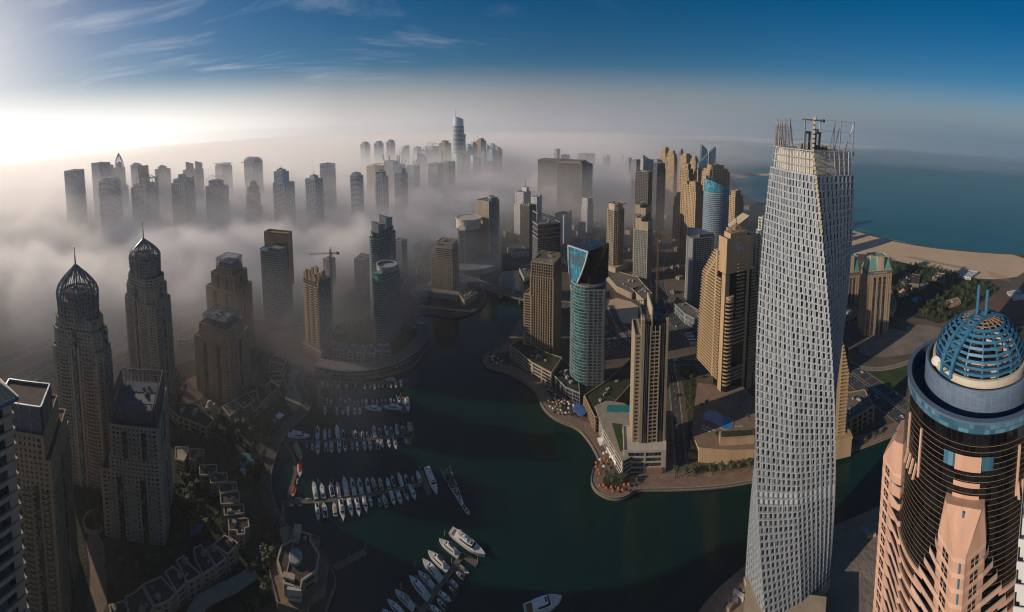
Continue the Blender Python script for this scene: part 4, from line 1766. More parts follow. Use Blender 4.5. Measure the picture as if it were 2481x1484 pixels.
# ---------------------------------------------------------------- hotel with the stepped gold balconies and monogram
def monogram_hotel():
 fr = Frame(1690, 1745, 1822, 975, 385, 55)
 C = fr.C
 root = thing("hotel_tower", "gold stone hotel tower with black glass front and a monogram under its pyramid cage", "hotel", (*cen(fr.rect()), 0))
 W, BK, BL, RF = MB(), MB(), MB(), MB()
 a, b = fr.a, fr.b

 def zz(py):
  return T(1770, py, fr.d + 8).z
 ztop = zz(578)
 zsh = zz(700)
 # central shaft: gold at the head, black glass below
 sh = fr.rect(0.0, 0.80, 0.0, 0.34)
 W.prism(sh, zz(660), ztop, False)
 RF.cur = 0
 roof_cap(RF, sh, ztop, 1.6)
 BK.prism(offs(sh, -0.4), QZ, zz(660), False)
 # gold pier on the near-left edge and the rounded bay beside it
 W.prism(fr.rect(-0.02, 0.10, -0.02, 0.12), QZ, zz(660), False)
 W.prism(fr.rect(0.62, 0.70, -0.01, 0.3), QZ, zz(655), True)
 bay_c = fr.P(0.13, -0.0)
 br = a * 0.105
 BK.prism(circle(bay_c, br, 20), QZ, zz(722), True)
 W.prism(circle(bay_c, br + 0.25, 20), zz(720), zz(712), True, True)
 for k in range(60):
  z = zz(722) - k * 4.2
  if z < 24:
   break
  if k < 7 or (15 < k < 18) or z < 95:
   BL.prism(circle(bay_c, br + 0.7, 20), z - 1.4, z, True, True)
 # bands across the black front
 fA, fB = fr.P(0.24, 0.0), fr.P(0.6, 0.0)
 for k in range(64):
  z = zz(640) - k * 4.2
  if z < 24:
   break
  wide = 15 <= k <= 21 or z < 60
  skip = 22 <= k <= 27 or 31 < k < 38
  if skip:
   continue
  balconies(BL, fr.P(0.20 if wide else 0.32, 0), fr.P(0.62 if wide else 0.54, 0), z, z + 4, 4.2, 2.2, 1.3)
 # left flank: terraces stepping outwards as they go down
 nfl = int((zz(612) - 22) / 3.6)
 for k in range(nfl):
  z = zz(612) - k * 3.6
  t = min(1.0, 0.40 + 0.055 * k) if k < 9 else 0.90 + 0.22 * (k - 9) / nfl
  poly = fr.rect(-0.035, 0.5, 0.14 if k > 7 else 0.3, t + 0.08)
  BL.prism(poly, z - 1.25, z, True, True)
  BK.prism(fr.rect(0.02, 0.46, 0.3, t), z - 3.6, z - 1.25, False)
  W.prism(fr.rect(-0.025, 0.12, 0.34, 0.40), z - 3.6, z - 1.25, False)
  W.prism(fr.rect(0.0, 0.12, t - 0.12, t - 0.04), z - 3.6, z - 1.25, False)
 # right flank
 for k in range(nfl):
  z = zz(660) - k * 3.6
  if z < 24:
   break
  s = 0.86 + 0.02 * min(k, 8) + 0.12 * k / nfl
  BL.prism(fr.rect(0.66, s, 0.02, 0.5), z - 1.25, z, True, True)
  BK.prism(fr.rect(0.66, s - 0.05, 0.08, 0.45), z - 3.6, z - 1.25, False)
 W.prism(fr.rect(0.62, 1.0, 0.06, 0.3), QZ, zz(865), True)
 W.build("wall", gold, root)
 BK.build("glazing", g_black, root)
 BL.build("balcony", gold, root, kind="stuff")
 RF.build("roof", [gold, roofm], root)
 # pyramid of steel bars and the mast
 top = fr.rect(0.12, 0.62, 0.04, 0.30)
 pc = cen(top)
 pb = MB()
 pb.prism(top, ztop, ztop + 6, True)
 pb.build("roof_block", gold, root)
 py = MB()
 za = zz(548)
 for i in range(4):
  A, B = Vector(top[i]), Vector(top[(i + 1) % 4])
  for t in (0, 0.25, 0.5, 0.75):
   p = A.lerp(B, t)
   py.beam((*p, ztop + 6), (*pc, za + 2), 0.35)
  for t in (0.25, 0.5, 0.75):
   z = ztop + 6 + (za - ztop - 6) * t
   p, q = A.lerp(Vector(pc), t), B.lerp(Vector(pc), t)
   py.beam((*p, z), (*q, z), 0.3)
 py.build("pyramid_cage", rust, root)
 mast(root, pc, za, zz(520), 0.9, dgrey)
 # monogram: a G and an H overlapping
 nr = Vector((fr.ex.y, -fr.ex.x))
 q = Vector(fr.P(0.36, 0)) + nr * 0.5
 text_sign("G", q - fr.ex * 1.6, nr, zz(597), 11, white, root, 0.3, "monogram_letter")
 text_sign("H", q + fr.ex * 1.4 + nr * 0.3, nr, zz(603), 11, white, root, 0.3, "monogram_letter")
 # podium: portal, terraces and pool deck in front
 P = MB()
 dk = [G(*p, 0) for p in ((1672, 985), (1700, 935), (1830, 985), (1840, 1130), (1700, 1115), (1685, 1060))]
 base = [tuple(G(*p, 18).xy) for p in ((1678, 1045), (1692, 930), (1800, 940), (1845, 985), (1845, 1085), (1765, 1088), (1694, 1082))]
 P.prism(base[::-1] if sum(base[i][0] * base[(i + 1) % 7][1] - base[(i + 1) % 7][0] * base[i][1] for i in range(7)) < 0 else base, QZ, 18, True)
 P.build("podium", gold, root)
 pp = MB()
 A, B = G(1742, 1118, QZ), G(1826, 1112, QZ)
 e = (B - A).xy.normalized()
 n2 = Vector((-e.y, e.x))
 l = (B - A).xy.length
 rt = math.atan2(e.y, e.x)
 A2 = A.xy + n2 * 4
 pp.box(A2 + e * 2.4, 4.8, 9, QZ, 17, rt)
 pp.box(A2 + e * (l - 2.4), 4.8, 9, QZ, 17, rt)
 pp.box(A2 + e * (l / 2), l + 0.02, 9.02, 17, 24, rt)
 pp.build("portal", gold, root)
 dv = MB()
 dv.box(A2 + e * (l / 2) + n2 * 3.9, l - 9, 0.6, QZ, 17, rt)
 dv.build("portal_recess", dark, root)  # black slab put in for the shade at the back of the opening
 rt_ = MB()
 rt_.box(A2 + e * (l / 2) + n2 * 1, l - 3, 6, 24.02, 24.4, rt)
 rt_.build("roof_garden", shrubm, root)
 tr = MB()
 A3 = A.xy - e * 15 + n2 * 6
 for k in range(3):
  tr.box(A3 + n2 * (k * 5), 26 - k * 4, 9, QZ + 1 + k * 4.2, QZ + 2.6 + k * 4.2, rt)
  tr.box(A3 + n2 * (k * 5 + 4), 24 - k * 4, 5, QZ, QZ + 1 + k * 4.2, rt)
 tr.build("terrace_deck", gold, root)
 wt = MB()
 pool = smooth_line([tuple(G(*p, 18.4).xy) for p in ((1703, 1005), (1715, 995), (1733, 996), (1745, 1005), (1762, 1013), (1776, 1022), (1774, 1036), (1755, 1042), (1740, 1030), (1722, 1020), (1708, 1018))], 2, True)
 if sum(pool[i][0] * pool[(i + 1) % len(pool)][1] - pool[(i + 1) % len(pool)][0] * pool[i][1] for i in range(len(pool))) < 0:
  pool = pool[::-1]
 wt.prism(pool, 18.2, 18.42, True)
 wt.build("pool_water", pool_m, root)
 rm = MB()
 rm.ring(offs(pool, 0.9), offs(pool, 0.02), 18.0, 18.5)
 rm.build("pool_edge", pave2, root)
 dkm = MB()
 tess(dkm, offs(base, -1.2), 18.06)
 dkm.build("pool_deck", paving, root)
 return root


pool_m = noise_mat("pool_blue", [(0.3, (0.012, 0.17, 0.38)), (0.7, (0.02, 0.22, 0.46))], 0.2, 3, 0.06, 0.15, spec=0.5)
pool_t = noise_mat("pool_teal", [(0.3, (0.02, 0.17, 0.18)), (0.7, (0.03, 0.22, 0.23))], 0.2, 3, 0.06, 0.15, spec=0.5)
monogram_hotel()
# pool_end


# ================================================================= the towers round the marina
def zt(fr, py, s=0.0, t=0.0, px=None):
 q = fr.P(s, t)
 return T(px or fr_px(fr), py, math.hypot(*q)).z


# bronze-slab tower
fr = Frame(634, 690, 716, 800, 540, 28)
zb, zc = zt(fr, 615), zt(fr, 590)
body = chamfer(fr.rect(0, 1, 0, 1), 5)
r8 = tower("glass_tower", "pale glass tower with a tall bronze slab rising behind its roof terraces",
   [(body, QZ + 8, zb, "bands"), (fr.rect(0.0, 0.9, 0.0, 0.55), zb, zb + 6, "curtain")], grey, g_grey, nclut=3, rot=fr.rot)
mb = MB()
slab = fr.rect(0.55, 1.0, -0.04, 0.98)
mb.prism(slab, zb - 60, zc + 8, False)
mb.ring(slab, offs(slab, -1.2), zc + 6, zc + 9)
mb.prism(offs(slab, -1.2), zc + 6, zc + 7, True)
mb.build("bronze_slab", wall_mat("bronze_cladding", (0.36, 0.235, 0.125), rough=0.5), r8)
mb = MB()
mb.prism(offs(fr.rect(0, 1, 0, 1), 6), QZ, QZ + 8.5, True)
mb.build("podium", brown, r8)
mb = MB()
mb.face([(*p, zb + 0.4) for p in offs(fr.rect(0.05, 0.5, 0.6, 0.95), 0)])
mb.build("roof_pool", pool_t, r8)

# slim tower still under construction at the head, with its crane
fr = Frame(743, 778, 808, 868, 462, 45)
zb = zt(fr, 668)
W9, G9, B9 = MB(), MB(), MB()
r9 = thing("unfinished_tower", "slim sandstone and dark glass tower with a ragged unfinished top beside the crane", "skyscraper", (*cen(fr.rect()), 0))
facade(W9, G9, fr.rect(0, 1, 0, 1), QZ, zb - 10, dict(fh=3.4, sp=0.7, so=0.2, bay=4.0, pw=0.5, po=0.3, cw=1.2))
for a_, b_ in ((0.02, 0.3), (0.36, 0.64), (0.7, 0.98)):
 balconies(B9, fr.P(0, 1), fr.P(0, 0), QZ + 12, zb - 12, 3.4, 1.6, 1.1, a_, b_, bows=4)
rr = random.Random(2)
for i in range(11):
 s = rr.random()
 if i % 3 != 1:
  W9.box(fr.P(0.05, i / 10.0), rr.uniform(1, 3.4), rr.uniform(1.5, 5), zb - 10, zb + rr.uniform(-8, 4), fr.rot)
 W9.box(fr.P(rr.uniform(0.1, 0.95), rr.uniform(0.05, 0.95)), rr.uniform(1, 4), rr.uniform(1, 4), zb - 10, zb + rr.uniform(-7, 3), fr.rot)
W9.prism(fr.rect(), zb - 10.2, zb - 9.8, True)
W9.build("wall", gold, r9)
G9.build("glazing", g_blue, r9)
B9.build("balcony", gold, r9, kind="stuff")
mb = MB()
mb.prism(offs(fr.rect(), 4), QZ, QZ + 12, True)
mb.prism(offs(fr.rect(), 4.3), QZ + 6, QZ + 7, True, True)
mb.build("podium", beige, r9)

fr = Frame(785, 800, 815, 700, 640, 40)
rc = tower("concrete_shell", "bare concrete tower shell half lost in fog under the crane", [(fr.rect(0, 1, 0, 1), QZ, zt(fr, 632), "raw")], concrete, dark, nclut=8, rot=fr.rot)  # dark core paints the gloom behind the open floors


def tower_crane(px, d, ytop, ybase, xl, xr, m, label):
 p = T(px, ytop, d)
 zbm = T(px, ybase, d).z
 root = thing("tower_crane", label, "crane", (p.x, p.y, 0), None)
 mm = MB()
 w = 1.1
 for sx in (-1, 1):
  for sy in (-1, 1):
   mm.beam((p.x + sx * w, p.y + sy * w, 0 if ybase > 660 else zbm - 40), (p.x + sx * w, p.y + sy * w, p.z), 0.35)
 z = zbm - 40
 while z < p.z:
  for a, b in (((-w, -w), (w, -w)), ((w, -w), (w, w)), ((w, w), (-w, w)), ((-w, w), (-w, -w))):
   mm.beam((p.x + a[0], p.y + a[1], z), (p.x + b[0], p.y + b[1], z + 2.4), 0.18)
  z += 2.4
 mm.build("mast", m, root)
 rt = Vector((math.cos(math.atan2(p.x, p.y)), -math.sin(math.atan2(p.x, p.y)), 0))
 zj = p.z - 6
 L, Rr = (px - xl) / FOC * d, (xr - px) / FOC * d
 J = MB()
 c = Vector((p.x, p.y, zj))
 for o in (-0.8, 0.8):
  q = Vector((-rt.y, rt.x, 0)) * o
  J.beam(c + q - rt * L, c + q + rt * Rr, 0.4)
 J.beam(c + Vector((0, 0, 1.8)) - rt * L, c + Vector((0, 0, 1.8)) + rt * Rr, 0.4)
 n = int((L + Rr) / 3)
 for i in range(n):
  a = c - rt * (L - i * 3)
  J.beam(a, a + rt * 1.5 + Vector((0, 0, 1.8)), 0.25)
  J.beam(a + rt * 1.5 + Vector((0, 0, 1.8)), a + rt * 3, 0.25)
 J.build("jib", m, root)
 t = MB()
 t.beam((p.x, p.y, p.z - 6), (p.x, p.y, p.z + 4), 1.0, r2=0.3)
 t.beam((p.x, p.y, p.z + 4), c - rt * L * 0.6 + Vector((0, 0, 1.8)), 0.18)
 t.beam((p.x, p.y, p.z + 4), c + rt * Rr * 0.9 + Vector((0, 0, 1.8)), 0.18)
 t.build("tower_head", m, root)
 k = MB()
 q = c + rt * (Rr * 0.85)
 k.box(q, 4, 2, zj - 1.5, zj + 1.5, math.atan2(rt.y, rt.x))
 k.build("counterweight", concrete, root)
 cb = MB()
 cb.box((p.x + rt.x * 2, p.y + rt.y * 2), 2, 2, zj - 2.6, zj - 0.3, 0)
 cb.build("cab", white, root)


yel = plain("crane_yellow", (0.20, 0.125, 0.05), 0.6)
tower_crane(800, 520, 605, 668, 748, 822, sandy, "pale lattice tower crane standing out against the fog bank")
tower_crane(1596, 560, 572, 670, 1588, 1640, yel, "yellow tower crane over the building site by the avenue")


# the teal pair with curved balconies
def teal_tower(fr, yb, label, ycyl, sign, ymast, blade):
 z1 = zt(fr, yb)
 c = cen(fr.rect())
 rx, ry = fr.a * 0.62, fr.b * 0.62
 ell = circle(c, fr.a * 0.66, 28 if blade else 12, 0.2, fr.b * 0.66, fr.rot)
 root = thing("teal_tower", label, "skyscraper", (*c, 0), "pair of teal balconied towers")
 W, GL, RF = MB(), MB(), MB()
 facade(W, GL, ell, QZ, z1, dict(fh=3.6, sp=0.55, so=0.8, bay=0, cw=0))
 facade(W, GL, scl(ell, 0.88), z1, z1 + 9, dict(fh=3.6, sp=0.5, so=0.3, bay=0, cw=0))
 GL.prism(rect(fr.P(0.5, 0.0), fr.a * 0.25, 3.0, fr.rot), QZ, z1 - 4, True)
 roof_cap(RF, ell, z1)
 W.build("balcony_band", grey, root, kind="stuff")
 zc = zt(fr, ycyl)
 k = MB()
 if blade:
  for s, dz in ((-0.24, 0.0), (0.22, 6.0)):
   q = Vector(c) + fr.ex * (s * fr.a)
   pl = rect(q, fr.a * 0.40, fr.b * 0.62, fr.rot)
   tp = [(p[0], p[1]) for p in pl]
   n = 4
   zz_ = [zc - 5 + dz, zc + dz - 8, zc + dz - 8, zc - 1 + dz]
   for i in range(4):
    j = (i + 1) % 4
    k.face([(*pl[i], z1 + 8), (*pl[j], z1 + 8), (*pl[j], zz_[j]), (*pl[i], zz_[i])])
   k.face([(*pl[i], zz_[i]) for i in range(4)])
  k.build("roof_blade", grey, root)
 else:
  k.prism(circle(c, fr.a * 0.33, 24), z1 + 8, zc, False)
  k.ring(circle(c, fr.a * 0.35, 24), circle(c, fr.a * 0.30, 24), zc - 1, zc)
  k.prism(circle(c, fr.a * 0.30, 24), zc - 3, zc - 2.9, True)
  k.build("roof_drum", grey, root)
  w = MB()
  q = Vector(c) - fr.ex * fr.a * 0.5
  pl = rect(q, fr.a * 0.3, fr.b * 0.5, fr.rot)
  w.prism(pl, z1, zc - 6, True)
  w.build("roof_wedge", tealroof, root)
 h = Vector((-c[0], -c[1])).normalized()
 p = Vector(c) + h * (fr.a * 0.36)
 if sign:
  text_sign("TRIDENT", p, h, zc - 6, 3.4, dgrey, root)
 roof_root = RF.build("roof", [grey, roofm], root)
 GL.build("glazing", g_teal, root)
 q = Vector(c) + fr.ex * fr.a * 0.3
 mast(root, q, z1, zt(fr, ymast), 0.9, steel)
 return root


fr = Frame(899, 925, 964, 760, 560, 35)
teal_tower(fr, 580, "taller teal tower with two sloping blades on its roof, ringed by curved balconies", 538, False, 510, True)
fr = Frame(906, 935, 976, 835, 490, 35)
rt10 = teal_tower(fr, 683, "lower teal tower in front with a grey drum on its roof", 655, True, 600, False)

# generic near and middle-distance towers
CITY = []


def city(name, label, pl, pc, pr, py, d, k, tiers, wall, glass, group=None, nclut=4, par=1.1, roof=None, big=4.0):
 fr = Frame(pl, pc, pr, py, d, k)
 tl = []
 z0 = QZ
 for q in tiers:
  y, st = q[0], q[1]
  sub = q[2] if len(q) > 2 else (0, 1, 0, 1)
  poly = fr.rect(*sub)
  if len(q) > 3:
   poly = chamfer(poly, q[3])
  z1 = zt(fr, y, sub[0], sub[2])
  tl.append((poly, z0, z1, st))
  z0 = z1
 r = tower(name, label, tl, wall, glass, roof, group, nclut=nclut, rot=fr.rot, par=par, big=big)
 r["ztop"] = z0
 return r, fr, z0


r_, fr, z1 = city("sign_tower", "beige and dark glass tower with a lettered white parapet near the bridge", 1046, 1097, 1112, 720, 628, 20,
     [(628, "punched"), (604, "bands", (0, 1, 0, 0.78)), (592, "plain", (0.02, 0.9, 0.0, 0.76))], sandy, g_dark, nclut=5)
nl = -Vector((fr.ey.y, -fr.ey.x))
nl = Vector((-fr.ey.y, fr.ey.x))
if nl.dot(Vector(fr.C)) > 0:
 nl = -nl
text_sign("MARINA", Vector(fr.P(0.02, 0.55)) + nl * 0.3, nl, z1 - 2.6, 3.6, dgrey, r_)
mb = MB()
mb.prism(offs(fr.rect(), 14), QZ, QZ + 10, True)
mb.build("podium", sandy, r_)

# curved teal tower with mast
fr = Frame(1106, 1128, 1164, 655, 755, 30)
c = cen(fr.rect())
z1 = zt(fr, 560)
ell = circle(c, fr.a * 0.62, 28, 0, fr.b * 0.62, fr.rot)
rt_ = tower("curved_tower", "curved teal tower with a pale drum and thin mast on top, in light fog", [(ell, QZ, z1, "bands")], grey, g_teal, nclut=4)
k = MB()
zc = zt(fr, 537)
k.prism(circle(c, fr.a * 0.40, 24), z1, zc, True)
k.ring(circle(c, fr.a * 0.43, 24), circle(c, fr.a * 0.36, 24), zc - 1.5, zc + 1)
k.build("roof_drum", cream, rt_)
k = MB()
q = Vector(fr.P(0, 0.7))
k.prism([tuple(q), tuple(q + fr.ex * 0.8), tuple(q + fr.ex * 0.8 - fr.ey * fr.b * .7), tuple(q - fr.ey * fr.b * .7)], QZ, z1 + 9, True)
k.build("white_fin", cream, rt_)
mast(rt_, Vector(c) + fr.ex * fr.a * 0.25, z1, zt(fr, 497), 1.0, steel)
mb = MB()
mb.prism(offs(circle(c, fr.a, 20), 6), QZ, QZ + 12, True)
mb.build("podium", grey, rt_)

# beige and blue tower with an open drum at its corner
r_, fr, z1 = city("drum_corner_tower", "beige tower with a dark blue open drum at its right corner, rising from fog", 1155, 1185, 1210, 625, 800, 40, [(490, "punched"), ], sandy, g_blue)
k = MB()
q = Vector(fr.P(0.45, 0.05))
k.revolve(q, [(11, QZ), (11, z1 + 10), (10.2, z1 + 10.4), (9.8, z1)], 32)
k.build("corner_drum", g_blue, r_)
k = MB()
k.revolve(q, [(11.2, z1 + 8.6), (11.3, z1 + 10.4), (10.0, z1 + 10.6), (9.7, z1 + 1)], 32)
k.build("drum_rim", cream, r_)

# foggy neighbours
GF = "pale towers half hidden in the thin fog"
city("hazy_tower", "grey apartment block fading into fog left of the teal pair", 860, 885, 902, 690, 640, 25, [(632, "punched")], grey, g_grey, GF)
city("hazy_tower", "grey slab showing behind the teal pair on their right", 958, 975, 988, 680, 690, 35, [(586, "bands")], grey, g_grey, GF)
city("hazy_tower", "wide dim slab in thick fog between the teal pair and the lettered tower", 1002, 1040, 1062, 660, 820, 25, [(600, "bands")], grey, g_grey, GF)
r_, fr, z1 = city("spired_tower", "white stepped tower with a small spire rising out of fog, middle of the view", 1246, 1268, 1287, 560, 930, 40, [(500, "punched"), (468, "punched", (0, 0.9, 0, 0.85)), (455, "plain", (0.5, 0.8, 0.1, 0.6))], white, g_grey, None)
mast(r_, fr.P(0.7, 0.4), z1, zt(fr, 438), 2.0, grey)
city("concrete_shell", "dark unfinished concrete frame standing before the white spired tower", 1260, 1282, 1299, 580, 850, 40, [(500, "raw")], concrete, dark, None, 8)  # dark-coloured core in place of shaded open storeys
r_, fr, z1 = city("sail_parapet_tower", "white block with a curved sail parapet just right of the concrete frame", 1287, 1300, 1312, 560, 900, 40, [(480, "punched")], white, g_grey, None)


def sail_parapet(r_, fr, z1, h, m, flip=False):
 k = MB()
 for i in range(10):
  t0, t1 = i / 10, (i + 1) / 10
  a, b = fr.P(t0, 0), fr.P(t1, 0)
  f = (lambda t: (1 - t) ** 2 if flip else t ** 2)
  for o in (0.0, 0.9):
   qa = (a[0] + fr.ey.x * o, a[1] + fr.ey.y * o)
   qb = (b[0] + fr.ey.x * o, b[1] + fr.ey.y * o)
   k.face([(*qa, z1 - 1), (*qb, z1 - 1), (*qb, z1 + 1 + h * f(t1)), (*qa, z1 + 1 + h * f(t0))])
  ea, eb = (a[0] + fr.ey.x * .9, a[1] + fr.ey.y * .9), (b[0] + fr.ey.x * .9, b[1] + fr.ey.y * .9)
  k.face([(*a, z1 + 1 + h * f(t0)), (*b, z1 + 1 + h * f(t1)), (*eb, z1 + 1 + h * f(t1)), (*ea, z1 + 1 + h * f(t0))])
 k.build("sail_parapet", m, r_)


sail_parapet(r_, fr, z1, 8, white)
r_, fr, z1 = city("sail_parapet_tower", "low white block with a swept parapet, deep in fog behind the dark tower", 1344, 1366, 1384, 600, 900, 35, [(522, "punched")], white, g_grey, None)
sail_parapet(r_, fr, z1, 8, white)
city("hazy_tower", "slender white tower in fog below the long hotel slab", 1408, 1422, 1436, 580, 1000, 40, [(500, "punched"), (482, "punched", (0.05, 0.9, 0.05, 0.9))], white, g_grey, GF)
city("hazy_tower", "small block at the foot of the slender white tower", 1400, 1408, 1418, 590, 960, 40, [(542, "punched")], white, g_grey, GF)

# the dark tower with the slanted open crown, and the striped one before it
fr = Frame(1290, 1302, 1356, 700, 560, 70)
z1 = zt(fr, 596)
r_, fr, z1 = city("dark_tower", "dark banded tower with a slanted open frame over its roof", 1290, 1302, 1356, 720, 540, 68, [(580, dict(fh=3.6, sp=0.55, so=0.6, bay=0, cw=0)), (546, dict(fh=7.2, sp=0.8, so=0.7, bay=0, cw=0))], grey, g_dark, None, 3)
k = MB()
zl, zr = zt(fr, 518), zt(fr, 540)
pl = fr.rect(0, 1, 0, 1)
hz = [zl, zr, zr, zl]
for i in range(4):
 j = (i + 1) % 4
 a, b = pl[i], pl[j]
 k.beam((*a, z1), (*a, hz[i]), 0.9)
 k.beam((*a, hz[i]), (*b, hz[j]), 1.1)
 for t in (0.2, 0.4, 0.6, 0.8):
  p = Vector((*a, 0)).lerp(Vector((*b, 0)), t)
  k.beam((p.x, p.y, z1), (p.x, p.y, hz[i] + (hz[j] - hz[i]) * t), 0.45)
k.build("crown_frame", grey, r_)
mast(r_, fr.P(0.0, 0.0), z1, zt(fr, 478), 0.8, steel)

r_, fr, z1 = city("striped_tower", "brown tower striped with upright glass bands above the waterside car park", 1284, 1340, 1358, 872, 445, 18,
     [(676, "stripes"), (642, dict(fh=3.6, sp=0.6, so=0.4, bay=3.2, pw=0.5, po=0.5, cw=0.8), (0, 1, 0.02, 0.95))], beige, g_dark, None, 4)
k = MB()
poly = fr.rect(0.02, 0.95, 0.04, 0.92)
for i in range(4):
 a, b = Vector(poly[i]), Vector(poly[(i + 1) % 4])
 n = 6
 for q in range(n):
  p = a.lerp(b, q / n)
  k.beam((*p, z1), (*p, z1 + 5), 0.4)
 for z in (z1 + 1.8, z1 + 3.4, z1 + 5):
  k.beam((*a, z), (*b, z), 0.35)
k.build("roof_frame", sandy, r_)
wg = fr.rect(0.0, 1.0, 0.93, 1.25)
W_, G_ = MB(), MB()
facade(W_, G_, wg, QZ, zt(fr, 725), ST["balcony"])
roof_cap(W_, wg, zt(fr, 725))
W_.build("side_wing", beige, r_)
G_.build("wing_glazing", g_dark, r_)


def podium_block(name, label, px, z1, m, gm, st, roof_m=None, cat="building", z0=QZ, group=None, zref=None, clut=5, par=1.1):
 """low block: plan outline read at height zref"""
 poly = [tuple(G(x, y, z1 if zref is None else zref).xy) for x, y in px]
 ar = sum(poly[i][0] * poly[(i + 1) % len(poly)][1] - poly[(i + 1) % len(poly)][0] * poly[i][1] for i in range(len(poly)))
 if ar < 0:
  poly = poly[::-1]
 c = cen(poly)
 root = thing(name, label, cat, (*c, 0), group)
 W, GL, RF, PL = MB(), MB(), MB(), MB()
 facade(W, GL, poly, z0, z1, ST[st] if isinstance(st, str) else st)
 roof_cap(RF, poly, z1, par, 0.6)
 clutter(PL, offs(poly, -3), z1, clut, 0.4, 4)
 W.build("wall", m, root)
 GL.build("glazing", gm, root)
 RF.build("roof", [m, roof_m or roofm], root)
 build_boxes(PL, "roof_plant", grey, root)
 return root


podium_block("car_park", "banded parking podium along the quay under the brown striped tower", [(1236, 838), (1262, 822), (1330, 858), (1362, 868), (1336, 905), (1290, 880)], 19, sandy, g_dark, dict(fh=4, sp=1.6, so=0.4, bay=12, pw=1.2, po=0.6, cw=1.5), shrubm)


# teal cylinder tower with the raked sail window
def sail_tower():
 fr = Frame(1376, 1398, 1467, 952, 392, 62)
 c = cen(fr.rect())
 root = thing("sail_topped_tower", "teal glass tower topped by a raked white-framed sail window", "skyscraper", (*c, 0))
 zb = T(1420, 688, 400).z
 W, GL, RF, BL = MB(), MB(), MB(), MB()
 rr_ = (1467 - 1376) / FOC * 400 * 0.5
 cc = Vector((c[0], c[1]))
 ell = circle(cc, rr_ * 0.98, 32)
 facade(BL, GL, ell, QZ, zb, dict(fh=3.6, sp=0.4, so=0.65, bay=0, cw=0))
 roof_cap(RF, ell, zb)
 view = (-cc).normalized()
 side = Vector((-view.y, view.x))        # towards the left of the view is +side? fixed below
 lft = Vector((-math.cos(fr.az), math.sin(fr.az)))
 # grey wall with balconies on the right half of the near side
 q = cc - lft * rr_ * 0.42 + view * rr_ * 0.72
 g = rect(q, rr_ * 0.95, rr_ * 0.52, math.atan2(lft.y, lft.x))
 facade(W, GL, g, QZ, zb - 4, dict(fh=3.6, sp=1.2, so=0.35, bay=5, pw=1.4, po=0.36, cw=2.6))
 roof_cap(RF, g, zb - 4)
 BL.build("balcony", grey, root, kind="stuff")
 W.build("wall", wall_mat("shaded_grey_panel", (0.22, 0.23, 0.235)), root)  # one even grey, darker than the common grey panel
 GL.build("glazing", g_teal, root)
 RF.build("roof", [grey, roofm], root)
 # the head: a block whose near-left face is the leaning sail
 ztop = T(1430, 600, 400).z
 base, topw = rr_ * 0.95, rr_ * 0.86
 nf = (view * 0.75 + lft * 0.62).normalized()     # the sail looks this way
 ft = Vector((-nf.y, nf.x))
 if ft.dot(lft) < 0:
  ft = -ft
 hd = MB()
 o = cc - nf * 2
 b = [o + nf * rr_ * 0.95 + ft * topw * 0.85, o + nf * rr_ * 0.95 - ft * topw * 0.75, o - nf * rr_ * 0.9 - ft * topw * 0.75, o - nf * rr_ * 0.9 + ft * topw * 0.85]
 lo = [o + nf * rr_ * 0.55 + ft * topw * 0.8, o + nf * rr_ * 0.55 - ft * topw * 0.6, b[2], b[3]]
 ar = sum(b[i].x * b[(i + 1) % 4].y - b[(i + 1) % 4].x * b[i].y for i in range(4))
 if ar < 0:
  b, lo = b[::-1], lo[::-1]
 hd.prism([tuple(p) for p in lo], zb, ztop - 1, True, False, [tuple(p) for p in b])
 hd.build("head_block", g_black, root)
 # sail outline in its own plane (u across, v up)
 A0 = o + nf * (rr_ * 0.95 + 0.6)
 A1 = o + nf * (rr_ * 0.80 + 0.6)
 H = ztop - zb

 def SP(u, v):
  p = A1.lerp(A0, max(0, v + 0.25)) + ft * u * topw
  return Vector((p.x, p.y, zb + v * H))
 outl = [(0.86, 1.0), (0.88, 0.6), (0.84, 0.2), (0.78, -0.12), (0.70, -0.25), (0.52, -0.22), (0.2, 0.0), (-0.2, 0.32), (-0.55, 0.66), (-0.80, 0.98)]
 pts = [SP(u, v) for u, v in outl]
 sg = MB()
 cu, cv = 0.3, 0.55
 for i in range(len(outl)):
  j = (i + 1) % len(outl)
  a, b_ = outl[i], outl[j]
  sg.face([SP(cu, cv), SP(*b_), SP(*a)], [(cu * 20, cv * 30), (b_[0] * 20, b_[1] * 30), (a[0] * 20, a[1] * 30)])
 weld(sg.build("sail_window", g_sky, root))
 fm = MB()
 n3 = Vector((nf.x, nf.y, 0)) * 0.3
 for i in range(len(pts)):
  fm.beam(pts[i] + n3, pts[(i + 1) % len(pts)] + n3, 1.5, 1.2)
 fm.build("sail_frame", white, root)
 lv = MB()
 for k in range(9):
  v = 0.52 + k * 0.035
  ue = 0.72
  us = -0.36 - (k * 0.02)
  lv.beam(SP(ue, v) + n3, SP(us, v) + n3, 0.85, 0.4)
 lv.build("louvre_panel", dgrey, root)
 mast(root, cc, ztop - 1, T(1432, 570, 400).z, 0.5, dgrey)
 rf = MB()
 for k in range(6):
  p = cc + ft * (k - 2.5) * 3
  rf.beam((p.x - nf.x * 6, p.y - nf.y * 6, ztop - 0.9), (p.x + nf.x * 6, p.y + nf.y * 6, ztop + 1.0), 0.4)
 rf.build("roof_truss", steel, root)


sail_tower()
podium_block("mall_podium", "sloping roofed retail podium behind the blue awning", [(1415, 960), (1468, 925), (1530, 870), (1535, 925), (1468, 1000), (1442, 1015)], 17, beige, g_dark, "grid", shrubm)
podium_block("mall_podium", "grey glass fronted retail block at the foot of the teal sail-topped tower", [(1336, 905), (1362, 870), (1400, 905), (1405, 955), (1370, 940)], 15, grey, g_dark, "curtain", shrubm)


